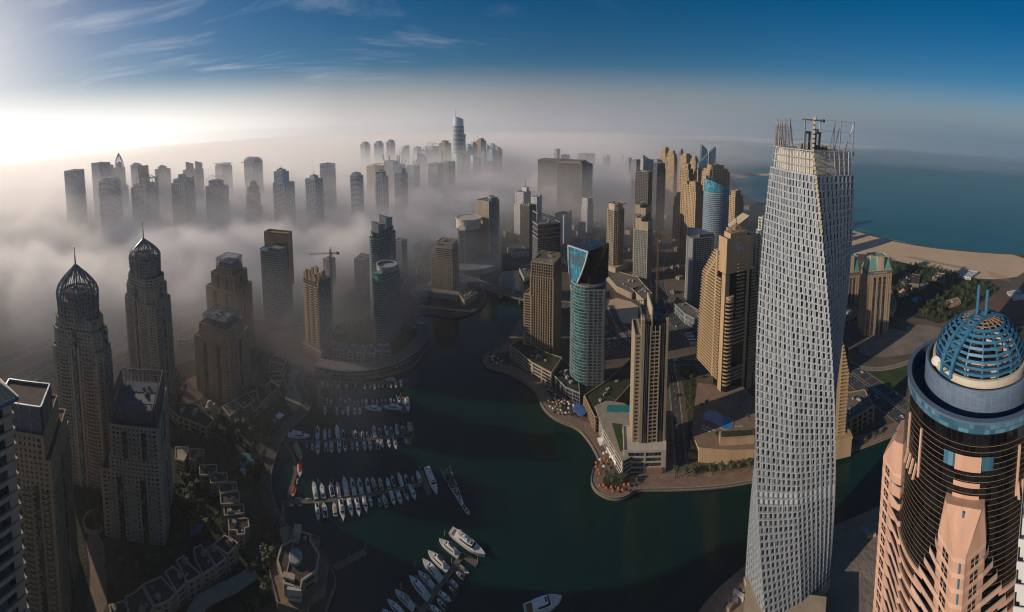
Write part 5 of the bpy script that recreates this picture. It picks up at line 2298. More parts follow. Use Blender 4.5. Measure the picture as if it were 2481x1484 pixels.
# slim beige and black tower over the hotel podium by the round quay
def slim_tower():
 fr = Frame(1512, 1520, 1610, 1140, 307, 84)
 root = thing("slim_tower", "slim sand and black glass tower with an upright fin above its roof", "skyscraper", (*cen(fr.rect()), 0))
 z1 = zt(fr, 800, 0.5)
 W, BK, RF, BL = MB(), MB(), MB(), MB()
 w = fr.rect(0.28, 0.98, 0.0, 1.0)
 BK.prism(w, 20, z1 + 8, True)
 # corner pilasters and central ladder of recesses
 for s0, s1, o in ((0.28, 0.36, 0.5), (0.92, 0.985, 0.5), (0.5, 0.53, 0.9), (0.625, 0.645, 0.7), (0.74, 0.77, 0.9)):
  p = fr.rect(s0, s1, -o / max(1, fr.b), 0.3)
  W.prism(p, 20, z1 + (4 if s0 > 0.4 and s0 < 0.9 else 10), True)
 z = 22.0
 while z < z1:
  BL.prism(fr.rect(0.5, 0.77, -0.8 / fr.b, 0.1), z, z + 0.9, True, True)
  z += 3.5
 # pale flank with punched recesses on the left
 fl = fr.rect(0.12, 0.28, 0.05, 0.95)
 G2 = MB()
 facade(W, G2, fl, 20, zt(fr, 818, 0.2), dict(fh=3.5, sp=1.9, so=0.25, bay=3.0, pw=1.2, po=0.28, cw=1.2))
 roof_cap(RF, fl, zt(fr, 818, 0.2))
 fins = MB()
 for t in (0.40, 0.44, 0.82, 0.86):
  fins.prism(fr.rect(t, t + 0.008, -0.6 / fr.b, 0), 20, z1 + 6, True)
 fins.build("glass_fin", steel, root)
 blade = MB()
 blade.prism(fr.rect(0.53, 0.56, -0.02, 1.0), z1 - 4, zt(fr, 745, 0.5), True)
 blade.build("roof_fin", sandy, root)
 cg = MB()
 zc = zt(fr, 765, 0.5)
 poly = fr.rect(0.3, 0.97, 0.05, 0.95)
 for i in range(4):
  a, b = Vector(poly[i]), Vector(poly[(i + 1) % 4])
  k = max(2, int((b - a).length / 2.2))
  for q in range(k):
   p = a.lerp(b, q / k)
   cg.beam((*p, z1 + 6), (*p, zc), 0.3)
  for z in (z1 + 9, zc):
   cg.beam((*a, z), (*b, z), 0.4)
 cg.build("roof_cage", dgrey, root)
 W.build("wall", sandy, root)
 BK.build("glazing", g_black, root)
 G2.build("flank_glazing", g_dark, root)
 BL.build("balcony", sandy, root, kind="stuff")
 RF.build("roof", [sandy, roofm], root)
 # podium: street block in front with louvred bays, and the pool terrace to its left
 P, PG = MB(), MB()
 poly = [tuple(G(*p, QZ).xy) for p in ((1510, 1145), (1612, 1143), (1612, 1080), (1508, 1080))]
 facade(P, PG, poly, QZ, 22, dict(fh=4.5, sp=1.5, so=0.3, bay=14, pw=1.6, po=0.4, cw=4.0))
 roof_cap(P, poly, 22)
 poly2 = [tuple(G(*p, 18).xy) for p in ((1508, 1118), (1462, 1040), (1442, 985), (1470, 972), (1512, 978), (1540, 1000), (1540, 1100))]
 ar = sum(poly2[i][0] * poly2[(i + 1) % 7][1] - poly2[(i + 1) % 7][0] * poly2[i][1] for i in range(7))
 poly2 = poly2 if ar > 0 else poly2[::-1]
 facade(P, PG, poly2, QZ, 18, dict(fh=3.8, sp=1.2, so=0.4, bay=11, pw=1.0, po=0.5, cw=1.2))
 P.build("podium", cream, root)
 PG.build("podium_glazing", g_dark, root)
 tp = MB()
 tess(tp, poly2, 18.05)
 tp.build("terrace", pave2, root)
 pl = MB()
 q = [tuple(G(*p, 18.2).xy) for p in ((1470, 998), (1531, 1000), (1531, 983), (1472, 982))]
 pl.prism(q, 18.06, 18.3, True)
 pl.build("pool_water", pool_t, root)
 lw = MB()
 tess(lw, [tuple(G(*p, 18.2).xy) for p in ((1482, 1025), (1508, 1028), (1510, 1090), (1503, 1095))], 18.12)
 lw.build("roof_lawn", grassm, root)
 rd = MB()
 q = [tuple(G(*p, QZ).xy) for p in ((1566, 1144), (1604, 1143))]
 a, b = Vector(q[0]), Vector(q[1])
 e = (b - a).normalized()
 nr = Vector((e.y, -e.x))
 rt = math.atan2(e.y, e.x)
 rd.box(a.lerp(b, .5) + nr * 1.0, (b - a).length, 1.4, QZ, QZ + 4.6, rt)
 rd.build("shopfront", rust, root)
 sgn = a - e * 13 + nr * 0.6
 text_sign("MARINA", sgn + e * 2.2, nr, 15.5, 2.0, bluesteel, root)


slim_tower()
r_, fr, z1 = city("rounded_tower", "sandstone tower with a rounded glass front and tall curved parapet, middle right", 1464, 1490, 1513, 660, 745, 40, [(512, "grid", (0, 1, 0, 1), 6), (497, "plain", (0.1, 0.95, 0.1, 0.95), 5)], sandy, g_dark)
sail_parapet(r_, fr, z1, -5, sandy, True)
mb = MB()
mb.prism(offs(fr.rect(), 7), QZ, 14, True)
mb.build("podium", sandy, r_)
SLM = "two slim sandstone towers by the avenue"
city("slim_grid_tower", "nearer of two slim sandstone towers with a blank square head", 1533, 1566, 1577, 690, 700, 18, [(560, "grid"), (540, "plain", (0, 1, 0, 0.9)), (531, "plain", (0.0, 0.9, 0.5, 0.9))], sandy, g_blue, SLM, 3)
city("slim_grid_tower", "farther of two slim sandstone towers, only its blank head showing", 1534, 1562, 1575, 600, 800, 18, [(520, "grid"), (506, "plain", (0, 1, 0, 0.9)), (498, "plain", (0.0, 0.9, 0.5, 0.9))], sandy, g_blue, SLM, 3)
city("concrete_shell", "tall grey concrete frame under construction left of the beige cluster", 1537, 1568, 1578, 520, 880, 25, [(418, "raw")], concrete, dark, None, 10)  # inside shade put in as a dark core here too
r_, fr, z1 = city("concave_top_tower", "blue and white tower with a dipped roofline behind the concrete frame", 1550, 1556, 1581, 480, 1100, 60, [(388, "stripes")], white, g_blue)
sail_parapet(r_, fr, z1, 16, white, True)
city("dark_glass_tower", "dark glass tower with ragged slats at the head, right of the concrete frame", 1579, 1588, 1608, 540, 1050, 55, [(410, "balcony"), (397, "stripes", (0.05, 0.95, 0.05, 0.95))], dgrey, g_dark)
city("hazy_block", "low grey block beside the dipped-roof tower, faint in haze", 1529, 1540, 1552, 470, 1350, 40, [(388, "bands")], grey, g_grey)
city("hazy_block", "low grey block between the two dark towers left of the beige cluster", 1576, 1590, 1604, 470, 1500, 40, [(388, "bands")], grey, g_grey)

# beige twins along the beach
JB = "cluster of beige towers along the beach"


def jbr(label, pl, pc, pr, py, d, k, y0, y1, y2, st="fine", m=None):
 return city("beige_tower", label, pl, pc, pr, py, d, k, [(y0, st), (y1, st, (0.04, 0.92, 0.08, 0.9)), (y2, "punched", (0.15, 0.75, 0.2, 0.75))], m or gold, g_win, JB, 3)


jbr("farthest left beige tower, tallest outline at the back of the beach cluster", 1598, 1609, 1622, 470, 1500, 48, 372, 364, 358)
jbr("tall beige tower with a red emblem near its head, seen full height to the road", 1610, 1630, 1638, 485, 1330, 35, 383, 374, 366)
jbr("thin pale tower far behind the beige cluster", 1641, 1647, 1654, 450, 1850, 45, 372, 366, 362, "bands", grey)
jbr("beige tower at mid distance left of the blue sail, partly shaded", 1645, 1660, 1675, 470, 1300, 40, 384, 378, 373)
jbr("beige tower tucked against the left side of the blue sail", 1669, 1682, 1690, 480, 1220, 32, 392, 386, 380)
r_, fr, z1 = city("sail_office_tower", "dark blue glass tower with a sharply slanted top and tall white mast", 1686, 1690, 1730, 480, 1080, 74, [(396, "curtain")], steel, g_blue)
k = MB()
pl = fr.rect()
hz = [z1, zt(fr, 356, 1, 0, 1728), zt(fr, 356, 1, 0, 1728), z1]
for i in range(4):
 j = (i + 1) % 4
 k.face([(*pl[i], z1 - 1), (*pl[j], z1 - 1), (*pl[j], hz[j]), (*pl[i], hz[i])], [(0, 0), (40, 0), (40, 60), (0, 60)])
k.face([(*pl[i], hz[i]) for i in range(4)])
k.build("slanted_top", g_blue, r_)
k = MB()
q = fr.P(0.56, -0.03)
k.beam((*q, z1 - 20), (*q, zt(fr, 345, 0.5, 0, 1708)), 2.2, n=6, r2=0.5)
k.build("mast", white, r_)
r_, fr, z1 = city("sail_office_tower", "paler twin of the slanted blue tower, just behind it", 1692, 1696, 1710, 470, 1350, 70, [(366, "curtain")], steel, g_blue)
k = MB()
pl = fr.rect()
hz = [zt(fr, 350, 0, 0), z1 + 5, z1 + 5, zt(fr, 350, 0, 0)]
for i in range(4):
 j = (i + 1) % 4
 k.face([(*pl[i], z1 - 1), (*pl[j], z1 - 1), (*pl[j], hz[j]), (*pl[i], hz[i])], [(0, 0), (40, 0), (40, 60), (0, 60)])
k.face([(*pl[i], hz[i]) for i in range(4)])
k.build("slanted_top", g_blue, r_)
jbr("broad beige tower with stepped shoulders at the middle of the beach cluster", 1638, 1664, 1676, 575, 1000, 30, 432, 412, 399, "fine")
jbr("lower beige wing leaning on the broad stepped tower", 1628, 1650, 1660, 590, 930, 30, 500, 480, 470, "fine")
jbr("shaded beige tower between the broad stepped one and the blue curved one", 1674, 1686, 1700, 560, 1010, 45, 425, 418, 411, "punched")
jbr("nearest beige tower, brightly lit face full of small windows", 1656, 1681, 1700, 600, 790, 38, 468, 452, 443, "fine")
jbr("shorter beige tower attached in front of the broad stepped one", 1645, 1660, 1672, 600, 860, 35, 455, 446, 440, "fine")
jbr("wide shaded beige tower behind the blue curved tower, with lit left wing", 1697, 1715, 1764, 520, 900, 60, 420, 412, 401, "fine")
jbr("left wing of the wide shaded beige tower, sunlit", 1695, 1706, 1716, 560, 870, 40, 440, 434, 428, "fine")
jbr("beige tower with a dark stepped glass cap, nearest to the sea", 1761, 1778, 1799, 560, 800, 48, 492, 478, 464, "fine")
# blue curved tower
fr = Frame(1699, 1722, 1762, 600, 690, 55)
c = cen(fr.rect())
zc = zt(fr, 470)
ell = circle(c, fr.a * 0.64, 30, 0, fr.b * 0.72, fr.rot)
r_ = tower("curved_tower", "blue curved tower with a swooping azure glass crown, before the beige cluster", [(ell, QZ, zc, "bands")], grey, g_blue, nclut=2)
k = MB()
n = len(ell)
inn = scl(ell, 0.985)
hs = []
for p in ell:
 s = ((p[0] - c[0]) * fr.ex.x + (p[1] - c[1]) * fr.ex.y) / (fr.a * 0.64)
 hs.append(zc + 6 + 20 * max(0.0, 0.5 - 0.5 * s) ** 1.3)
u = 0
for i in range(n):
 j = (i + 1) % n
 l = math.hypot(ell[j][0] - ell[i][0], ell[j][1] - ell[i][1])
 k.face([(*inn[i], zc), (*inn[j], zc), (*inn[j], hs[j]), (*inn[i], hs[i])], [(u, zc), (u + l, zc), (u + l, hs[j]), (u, hs[i])])
 u += l
k.build("glass_crown", g_sky, r_)
mast(r_, Vector(c) - fr.ex * fr.a * 0.3, zc, zt(fr, 404), 0.8, white)
# slate rounded tower
fr = Frame(1657, 1668, 1726, 735, 622, 68)
c = cen(fr.rect())
zc = zt(fr, 580)
r_ = tower("rounded_slate_tower", "slate grey balconied tower with a curved blank screen over its roof", [(chamfer(fr.rect(), 4), QZ, zc, dict(fh=3.5, sp=1.0, so=0.9, bay=5, pw=0.5, po=0.9, cw=2.5))], grey, g_dark, nclut=3, rot=fr.rot)
k = MB()
for i in range(12):
 t0, t1 = i / 12, (i + 1) / 12
 a, b = Vector(fr.P(t0, 0.85 - 0.5 * t0 * t0)), Vector(fr.P(t1, 0.85 - 0.5 * t1 * t1))
 h0, h1 = zc + 15 * math.cos(t0 * 1.3), zc + 15 * math.cos(t1 * 1.3)
 k.prism([tuple(a), tuple(b), tuple(b + fr.ey * 1.2), tuple(a + fr.ey * 1.2)], zc, (h0 + h1) / 2, True)
k.build("roof_screen", slate, r_)
k = MB()
k.prism(fr.rect(0.35, 0.95, 0.02, 0.35), zc, zc + 6, True)
k.build("plant_room", dgrey, r_)
podium_block("retail_podium", "long curved grey podium with tall framed panels beside the avenue", [(1632, 735), (1640, 720), (1690, 752), (1735, 760), (1738, 790), (1700, 782), (1660, 762)], 17, grey, g_grey, dict(fh=9, sp=1.0, so=0.5, bay=8, pw=1.0, po=0.6, cw=1.5))
# beige tower with tilted roof plane behind the monogram hotel
r_, fr, z1 = city("tilted_roof_tower", "sandy tower with a tilted roof plane, just behind the monogram hotel", 1747, 1762, 1811, 760, 500, 62, [(582, "balcony"), (560, "plain", (0.05, 0.7, 0.1, 0.9)), ], sandy, g_dark)
k = MB()
za, zb = zt(fr, 552), zt(fr, 526)
pl = [fr.P(0.2, 0.0), fr.P(0.8, 0.0), fr.P(0.8, 0.9), fr.P(0.2, 0.9)]
hz = [za, zb, zb, za]
for i in range(4):
 j = (i + 1) % 4
 k.face([(*pl[i], z1 - 2), (*pl[j], z1 - 2), (*pl[j], hz[j] - 1), (*pl[i], hz[i] - 1)])
po = offs(pl, 1.5)
k.face([(*po[i], hz[i]) for i in range(4)])
k.face([(*po[i], hz[i] - 1.2) for i in range(4)][::-1])
for i in range(4):
 j = (i + 1) % 4
 k.face([(*po[i], hz[i] - 1.2), (*po[j], hz[j] - 1.2), (*po[j], hz[j]), (*po[i], hz[i])])
k.build("tilted_roof", sandy, r_)
city("narrow_tower", "narrow pale tower with teal glass squeezed against the twisted tower", 1822, 1832, 1850, 830, 420, 50, [(560, "balcony"), (530, "grid", (0.05, 0.9, 0.05, 0.9))], cream, g_teal)


# hotel pair with green roofs by the gardens
def green_roof_hotel(fr, label, ybody, yroof, sign):
 z1, z2 = zt(fr, ybody), zt(fr, yroof)
 r_ = tower("green_roofed_hotel", label, [(fr.rect(), QZ, z1, "punched")], beige, g_dark, group="pair of beige hotels with green roofs", nclut=0, rot=fr.rot, cat="hotel")
 k = MB()
 k.prism(offs(fr.rect(), -0.3), z1 + 0.2, z2 - 1, True, False, scl(fr.rect(), 0.66))
 k.build("green_roof", tealroof, r_)
 k = MB()
 t = scl(fr.rect(), 0.74)
 k.ring(t, offs(t, -1.6), z2 - 1, z2 + 1)
 for a, b in ((0.36, 0.64),):
  k.prism([fr.P(a, -0.01), fr.P(b, -0.01), fr.P(b, 0.3), fr.P(a, 0.3)], z1, z2 + 0.5, True)
  k.prism([fr.P(-0.01, b), fr.P(-0.01, a), fr.P(0.3, a), fr.P(0.3, b)], z1, z2 + 0.5, True)
 k.build("cornice", sandy, r_)
 k = MB()
 bt = MB()
 n = Vector((fr.ex.y, -fr.ex.x))
 bt.prism(offs(fr.rect(), 0.45), z1 - 6, z1 - 0.5, False)
 bt.build("sign_band", dgrey, r_)
 if sign:
  text_sign("HABTOOR GRAND", Vector(fr.P(0.5, 0)) + n * 0.6, n, z1 - 3.2, 2.6, cream, r_)
 # bay strips on the broad face
 b2 = MB()
 for s in (0.3, 0.5, 0.7):
  b2.prism(fr.rect(s - 0.05, s + 0.05, -0.02, 0.1), QZ, z1 - 10, True)
 b2.build("window_bay", g_dark, r_)
 return r_


fr = Frame(2076, 2093, 2150, 820, 545, 66)
green_roof_hotel(fr, "beige hotel tower with a green mansard roof and lettered band, by the gardens", 660, 628, True)
fr = Frame(2026, 2036, 2076, 760, 640, 66)
green_roof_hotel(fr, "second green roofed hotel tower, half behind the twisted tower", 664, 626, False)
podium_block("hotel_lodge", "beige arrival pavilion with a shallow dome at the hotel's foot", [(2030, 752), (2072, 744), (2078, 765), (2046, 778), (2030, 772)], 12, gold, g_dark, dict(fh=9, sp=1.4, so=0.8, bay=7, pw=1.4, po=0.8, cw=1.6))
p = G(2055, 757, 12)
k = MB()
k.revolve((p.x, p.y), [(9, 12.5), (8, 15.0), (5, 17.0), (0, 18.0)], 20)
dm_ = k.build("garden_dome", grey)
tag(dm_, "shallow grey dome roofing the arrival pavilion", "dome")
podium_block("hotel_wing", "pale low hotel wing with a saw-toothed roof edge right of the hotel", [(2146, 700), (2158, 700), (2172, 735), (2165, 752), (2148, 755)], 14, sandy, g_dark, "punched")

# stepped terrace hotel behind the twisted tower
fr = Frame(2000, 2012, 2052, 985, 330, 70)
rs = thing("terraced_hotel", "gold hotel wing with stacked side balconies seen right of the twisted tower", "hotel", (*cen(fr.rect()), 0))
W, B_ = MB(), MB()
zz0 = zt(fr, 838, 0.5)
W.prism(fr.rect(0, 0.55, 0, 1), QZ, zz0, True)
nb = int((zz0 - 20) / 3.4)
for q in range(nb):
 z = zz0 - q * 3.4
 s = 0.62 + 0.38 * min(1, q / 9)
 if q < 9:
  s = 0.60 + 0.05 * q
 B_.prism(fr.rect(0.5, s, -0.04, 0.8), z - 1.5, z, True, True)
W.build("wall", gold, rs)
B_.build("balcony", gold, rs, kind="stuff")
k = MB()
k.prism(fr.rect(0.5, 0.9, 0.1, 0.7), QZ, zz0 - 4, True)
k.build("glazing", g_black, rs)
k = MB()
k.prism(offs(fr.rect(), 5), QZ, 22, True)
k.prism(offs(fr.rect(), 5.6), 20, 22.4, True)
k.build("plinth", gold, rs)
rp = podium_block("terrace_houses", "row of gold waterfront terraces with pergolas under the hotel wing", [(2004, 1040), (2010, 960), (2095, 945), (2115, 985), (2060, 1020)], 19, gold, g_black, dict(fh=5.3, sp=1.1, so=0.6, bay=8, pw=1.2, po=2.2, cw=1.5), roofm, clut=10)


# ================================================================= the lake towers standing out of the fog
LK = "towers standing out of the fog bank"
far_white = wall_mat("pale_slabs", (0.60, 0.67, 0.76))  # paleness and blue of distant haze mixed into the wall colour
far_blue = wall_mat("blue_grey_slabs", (0.36, 0.47, 0.60))  # haze tint put into this colour as well


def lake(name, label, pl, pc, pr, ytop, d, k, st, wall=None, gm=None, steps=(), ch=0, par=1.5, nclut=3):
 """towers whose feet are lost in fog: read from their roof lines"""
 fr = Frame(pl, pc, pr, ytop, d, k)
 poly = fr.rect()
 if ch:
  poly = chamfer(poly, ch)
 z1 = zt(fr, ytop)
 tl = [(poly, QZ, z1, st)]
 for y, sub, st2 in steps:
  z2 = zt(fr, y, sub[0], sub[2])
  tl.append((fr.rect(*sub), z1, z2, st2))
  z1 = z2
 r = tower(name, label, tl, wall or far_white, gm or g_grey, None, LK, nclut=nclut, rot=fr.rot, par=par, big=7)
 return r, fr, z1


def fins(r_, pts, w, m, name="roof_fin"):
 for a, b in pts:
  k = MB()
  k.beam(a, b, w)
  k.build(name, m, r_)


def up(fr, s, t, z):
 return (*fr.P(s, t), z)


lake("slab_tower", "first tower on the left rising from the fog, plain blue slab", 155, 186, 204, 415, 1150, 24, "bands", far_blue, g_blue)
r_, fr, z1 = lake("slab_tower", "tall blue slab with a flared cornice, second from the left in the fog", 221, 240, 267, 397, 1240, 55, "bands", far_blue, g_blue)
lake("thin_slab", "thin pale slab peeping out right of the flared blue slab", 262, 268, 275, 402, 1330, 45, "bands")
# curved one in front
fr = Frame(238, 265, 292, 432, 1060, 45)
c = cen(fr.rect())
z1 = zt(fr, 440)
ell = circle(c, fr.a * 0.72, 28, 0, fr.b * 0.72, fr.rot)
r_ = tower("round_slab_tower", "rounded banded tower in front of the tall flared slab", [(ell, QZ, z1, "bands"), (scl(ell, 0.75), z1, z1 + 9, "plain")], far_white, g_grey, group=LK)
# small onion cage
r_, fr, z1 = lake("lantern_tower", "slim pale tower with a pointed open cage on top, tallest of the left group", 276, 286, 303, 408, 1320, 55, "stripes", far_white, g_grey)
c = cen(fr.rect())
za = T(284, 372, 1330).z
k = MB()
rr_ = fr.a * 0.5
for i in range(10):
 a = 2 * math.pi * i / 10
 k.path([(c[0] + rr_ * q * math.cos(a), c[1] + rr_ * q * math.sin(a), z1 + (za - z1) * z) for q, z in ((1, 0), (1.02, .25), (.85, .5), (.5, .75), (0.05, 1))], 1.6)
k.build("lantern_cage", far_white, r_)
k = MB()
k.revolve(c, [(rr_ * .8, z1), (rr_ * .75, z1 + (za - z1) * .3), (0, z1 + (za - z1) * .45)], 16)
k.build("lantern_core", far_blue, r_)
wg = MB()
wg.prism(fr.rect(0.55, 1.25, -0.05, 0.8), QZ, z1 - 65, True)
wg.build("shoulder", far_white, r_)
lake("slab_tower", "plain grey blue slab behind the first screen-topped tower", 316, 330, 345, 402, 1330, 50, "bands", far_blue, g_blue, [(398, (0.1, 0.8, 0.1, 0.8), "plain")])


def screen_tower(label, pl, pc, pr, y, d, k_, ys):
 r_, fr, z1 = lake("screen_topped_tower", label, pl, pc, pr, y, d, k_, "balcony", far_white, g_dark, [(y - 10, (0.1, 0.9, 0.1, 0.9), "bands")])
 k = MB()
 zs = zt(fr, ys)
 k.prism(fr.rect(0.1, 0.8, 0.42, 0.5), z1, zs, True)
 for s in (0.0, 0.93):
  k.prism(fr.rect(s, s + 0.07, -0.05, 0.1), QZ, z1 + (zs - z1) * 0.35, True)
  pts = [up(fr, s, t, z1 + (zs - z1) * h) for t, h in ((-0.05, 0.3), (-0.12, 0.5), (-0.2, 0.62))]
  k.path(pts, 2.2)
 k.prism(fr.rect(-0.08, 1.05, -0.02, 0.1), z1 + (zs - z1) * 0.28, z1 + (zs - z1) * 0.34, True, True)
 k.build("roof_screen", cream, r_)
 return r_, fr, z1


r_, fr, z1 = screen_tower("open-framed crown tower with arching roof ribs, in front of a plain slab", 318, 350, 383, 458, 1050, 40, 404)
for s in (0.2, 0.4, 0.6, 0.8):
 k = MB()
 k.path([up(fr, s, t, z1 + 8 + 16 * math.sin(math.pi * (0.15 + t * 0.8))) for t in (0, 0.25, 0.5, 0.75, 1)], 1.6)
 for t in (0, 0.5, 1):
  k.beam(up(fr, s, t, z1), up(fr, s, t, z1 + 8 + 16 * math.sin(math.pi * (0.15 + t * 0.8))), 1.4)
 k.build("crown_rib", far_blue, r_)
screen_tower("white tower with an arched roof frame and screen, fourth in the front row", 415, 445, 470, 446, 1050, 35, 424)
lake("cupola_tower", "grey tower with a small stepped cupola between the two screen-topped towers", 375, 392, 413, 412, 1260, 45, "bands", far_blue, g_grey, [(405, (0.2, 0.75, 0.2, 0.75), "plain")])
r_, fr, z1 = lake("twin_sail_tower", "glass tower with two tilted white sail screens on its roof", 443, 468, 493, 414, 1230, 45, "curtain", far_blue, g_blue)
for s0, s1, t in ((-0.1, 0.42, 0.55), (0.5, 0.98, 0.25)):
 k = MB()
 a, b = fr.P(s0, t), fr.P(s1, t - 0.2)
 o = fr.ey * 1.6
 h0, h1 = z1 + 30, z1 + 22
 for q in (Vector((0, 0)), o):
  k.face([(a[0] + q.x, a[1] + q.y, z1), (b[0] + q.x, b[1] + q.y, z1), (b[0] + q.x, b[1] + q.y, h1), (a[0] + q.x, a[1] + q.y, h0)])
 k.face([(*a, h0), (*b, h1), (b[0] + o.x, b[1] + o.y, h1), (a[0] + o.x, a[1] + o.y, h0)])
 k.build("sail_screen", cream, r_)
k = MB()
k.path([up(fr, 0.15, -0.25, 60), up(fr, 0.08, -0.15, z1 * 0.7), up(fr, 0.02, 0.0, z1 + 8)], 2.4)
k.build("curved_mullion", far_white, r_)
r_, fr, z1 = lake("hat_roofed_tower", "dark square tower with a flat oversailing roof, standing alone at the back", 521, 537, 562, 404, 1330, 55, "punched", far_blue, g_dark)
k = MB()
k.prism(offs(fr.rect(), 4), z1 + 8, z1 + 10, True, True)
k.prism(offs(fr.rect(), -3), z1, z1 + 8, False)
k.build("hat_roof", far_white, r_)
r_, fr, z1 = lake("arc_topped_tower", "balconied tower with curved steel arcs over its roof, front row", 498, 526, 553, 455, 1050, 42, "balcony", far_blue, g_dark, [(440, (0.1, 0.7, 0.1, 0.8), "bands")])
for t in (0.1, 0.5, 0.9):
 k = MB()
 k.path([up(fr, s, t, z1 + 14 * math.sin(math.pi * s)) for s in (0, 0.2, 0.4, 0.6, 0.8, 1)], 0.9)
 k.build("roof_arc", far_white, r_)
r_, fr, z1 = lake("ribbed_tower", "blue glass tower with white ribs curling over its rounded top", 591, 612, 636, 398, 1290, 48, "stripes", far_white, g_blue)
for t in (0.0, 0.25, 0.5, 0.75, 1.0):
 k = MB()
 k.path([up(fr, -0.25, t, z1 + 6), up(fr, -0.02, t, z1 + 4), up(fr, 0.15, t, z1 + 17), up(fr, 0.5, t, z1 + 23), up(fr, 0.85, t, z1 + 17), up(fr, 1.02, t, z1 + 2)], 2.6)
 k.build("curling_rib", far_white, r_)
k = MB()
prof = [(0.0, 0), (0.15, 13), (0.5, 20), (0.85, 13), (1.0, 0)]
for (s0, h0), (s1, h1) in zip(prof, prof[1:]):
 k.face([up(fr, s0, 0, z1 + h0), up(fr, s1, 0, z1 + h1), up(fr, s1, 1, z1 + h1), up(fr, s0, 1, z1 + h0)])
k.face([up(fr, s, 0, z1 + h) for s, h in prof])
k.face([up(fr, s, 1, z1 + h) for s, h in prof][::-1])
k.build("vaulted_top", g_blue, r_)
# dome-topped stepped round tower
fr = Frame(594, 614, 640, 452, 1050, 45)
c = cen(fr.rect(0, 0.8, 0.2, 1))
z1 = zt(fr, 455)
r1 = fr.a * 0.42
tl = [(circle(c, r1 * 1.3, 24), QZ, z1 - 60, "bands"), (circle(c, r1 * 1.12, 24), z1 - 60, z1 - 22, "bands"), (circle(c, r1, 24), z1 - 22, z1, "bands")]
r_ = tower("dome_topped_tower", "stepped round tower ending in a pale dome, below the ribbed tower", tl, cream, g_dark, group=LK, nclut=0)
k = MB()
k.revolve(c, [(r1 * .75, z1), (r1 * .72, z1 + 6), (r1 * .55, z1 + 13), (r1 * .3, z1 + 17), (0, z1 + 18)], 20)
k.build("dome", cream, r_)
W_, G_ = MB(), MB()
facade(W_, G_, fr.rect(0.55, 1.3, -0.1, 0.5), QZ, z1 - 95, ST["bands"])
roof_cap(W_, fr.rect(0.55, 1.3, -0.1, 0.5), z1 - 95)
W_.build("side_wing", cream, r_)
G_.build("wing_glazing", g_dark, r_)
r_, fr, z1 = lake("masted_tower", "stepped grey tower with a thin mast, just right of the domed round one", 662, 688, 713, 446, 1000, 42, "balcony", far_white, g_grey, [(418, (0.0, 0.62, 0.1, 0.9), "punched"), (412, (0.1, 0.45, 0.2, 0.7), "plain")])
mast(r_, fr.P(0.3, 0.4), z1, zt(fr, 398), 2.0, steel)
r_, fr, z1 = lake("masted_tower", "grey balconied tower with a mast before the lettered slab", 740, 762, 782, 436, 1000, 45, "balcony", far_white, g_grey, [(428, (0.2, 0.7, 0.2, 0.7), "plain")])
mast(r_, fr.P(0.4, 0.4), z1, zt(fr, 411), 2.0, steel)
r_, fr, z1 = lake("lettered_slab", "curved grey slab with lettering along its blank parapet", 775, 806, 813, 414, 1170, 22, "bands", far_white, g_grey, [(399, (0, 1, 0.0, 1), "plain")], par=2)
nl = Vector((-fr.ey.y, fr.ey.x))
if nl.dot(fr.C) > 0:
 nl = -nl
text_sign("MAG 214", Vector(fr.P(0, 0.6)) + nl * 0.7, nl, z1 - 7.5, 8.5, dgrey, r_, 0.3)
lake("rounded_tower", "rounded banded tower with a low crown of plant, alone right of the lettered slab", 844, 868, 883, 428, 1040, 32, "bands", far_white, g_dark, [(421, (0.2, 0.75, 0.2, 0.8), "plain")], 7, nclut=8)
r_, fr, z1 = lake("gold_faced_tower", "sunlit sand-coloured tower with upright ribs and a thin roof trellis", 888, 908, 931, 405, 1330, 45, "stripes", gold, g_dark)
k = MB()
k.prism(offs(fr.rect(0.0, 1, 0.0, 0.6), 1), z1 + 8, z1 + 9.2, True, True)
for s in (0, 0.5, 1):
 k.beam(up(fr, s, 0, z1), up(fr, s, 0, z1 + 8), 1.2)
k.build("roof_trellis", gold, r_)
lake("rounded_tower", "white rounded tower in front of the sand-coloured one", 907, 930, 942, 430, 1080, 32, "balcony", far_white, g_dark, [(417, (0.1, 0.8, 0.2, 0.9), "bands")], 5, nclut=6)
r_, fr, z1 = lake("horned_tower", "white gridded tower with upright horns on its corners", 930, 952, 968, 392, 1400, 40, "grid", far_white, g_grey)
fins(r_, [(up(fr, s, t, z1), (*fr.P(s + o, t), z1 + h)) for s, t, o, h in ((0, 1, -0.1, 26), (0.0, 0.4, -0.05, 22), (0.9, 0.0, 0.03, 20), (1, 0.3, 0.03, 22))], 4.5, far_white, "horn")
lake("rounded_tower", "grey banded tower in the fog right of the white rounded one", 953, 975, 989, 420, 1130, 34, "bands", far_blue, g_dark, [(410, (0.25, 0.9, 0.2, 0.9), "plain")], 4)
r_, fr, z1 = lake("spike_crowned_tower", "tower with a crown of sharp curved spikes, middle of the lake group", 984, 1003, 1017, 404, 1330, 40, "bands", far_blue, g_grey)
fins(r_, [(up(fr, s, 0.2, z1), (*fr.P(s, 0.05), z1 + h)) for s, h in ((0, 22), (0.25, 12), (0.5, 24), (0.75, 10), (1, 20))], 3.5, far_white, "spike")
r_, fr, z1 = lake("spike_crowned_tower", "smaller spiked tower behind the grey banded one", 953, 968, 982, 400, 1430, 45, "bands", far_blue, g_grey)
fins(r_, [(up(fr, s, 0.2, z1), (*fr.P(s, 0.0), z1 + h)) for s, h in ((0, 16), (0.5, 22), (1, 16))], 3.5, far_white, "spike")
lake("flat_tower", "square grey tower with a sunken top floor, near the fog's right hand edge", 1037, 1060, 1073, 406, 1350, 32, "bands", far_white, g_dark, [(398, (0, 1, 0, 1), "raw")])
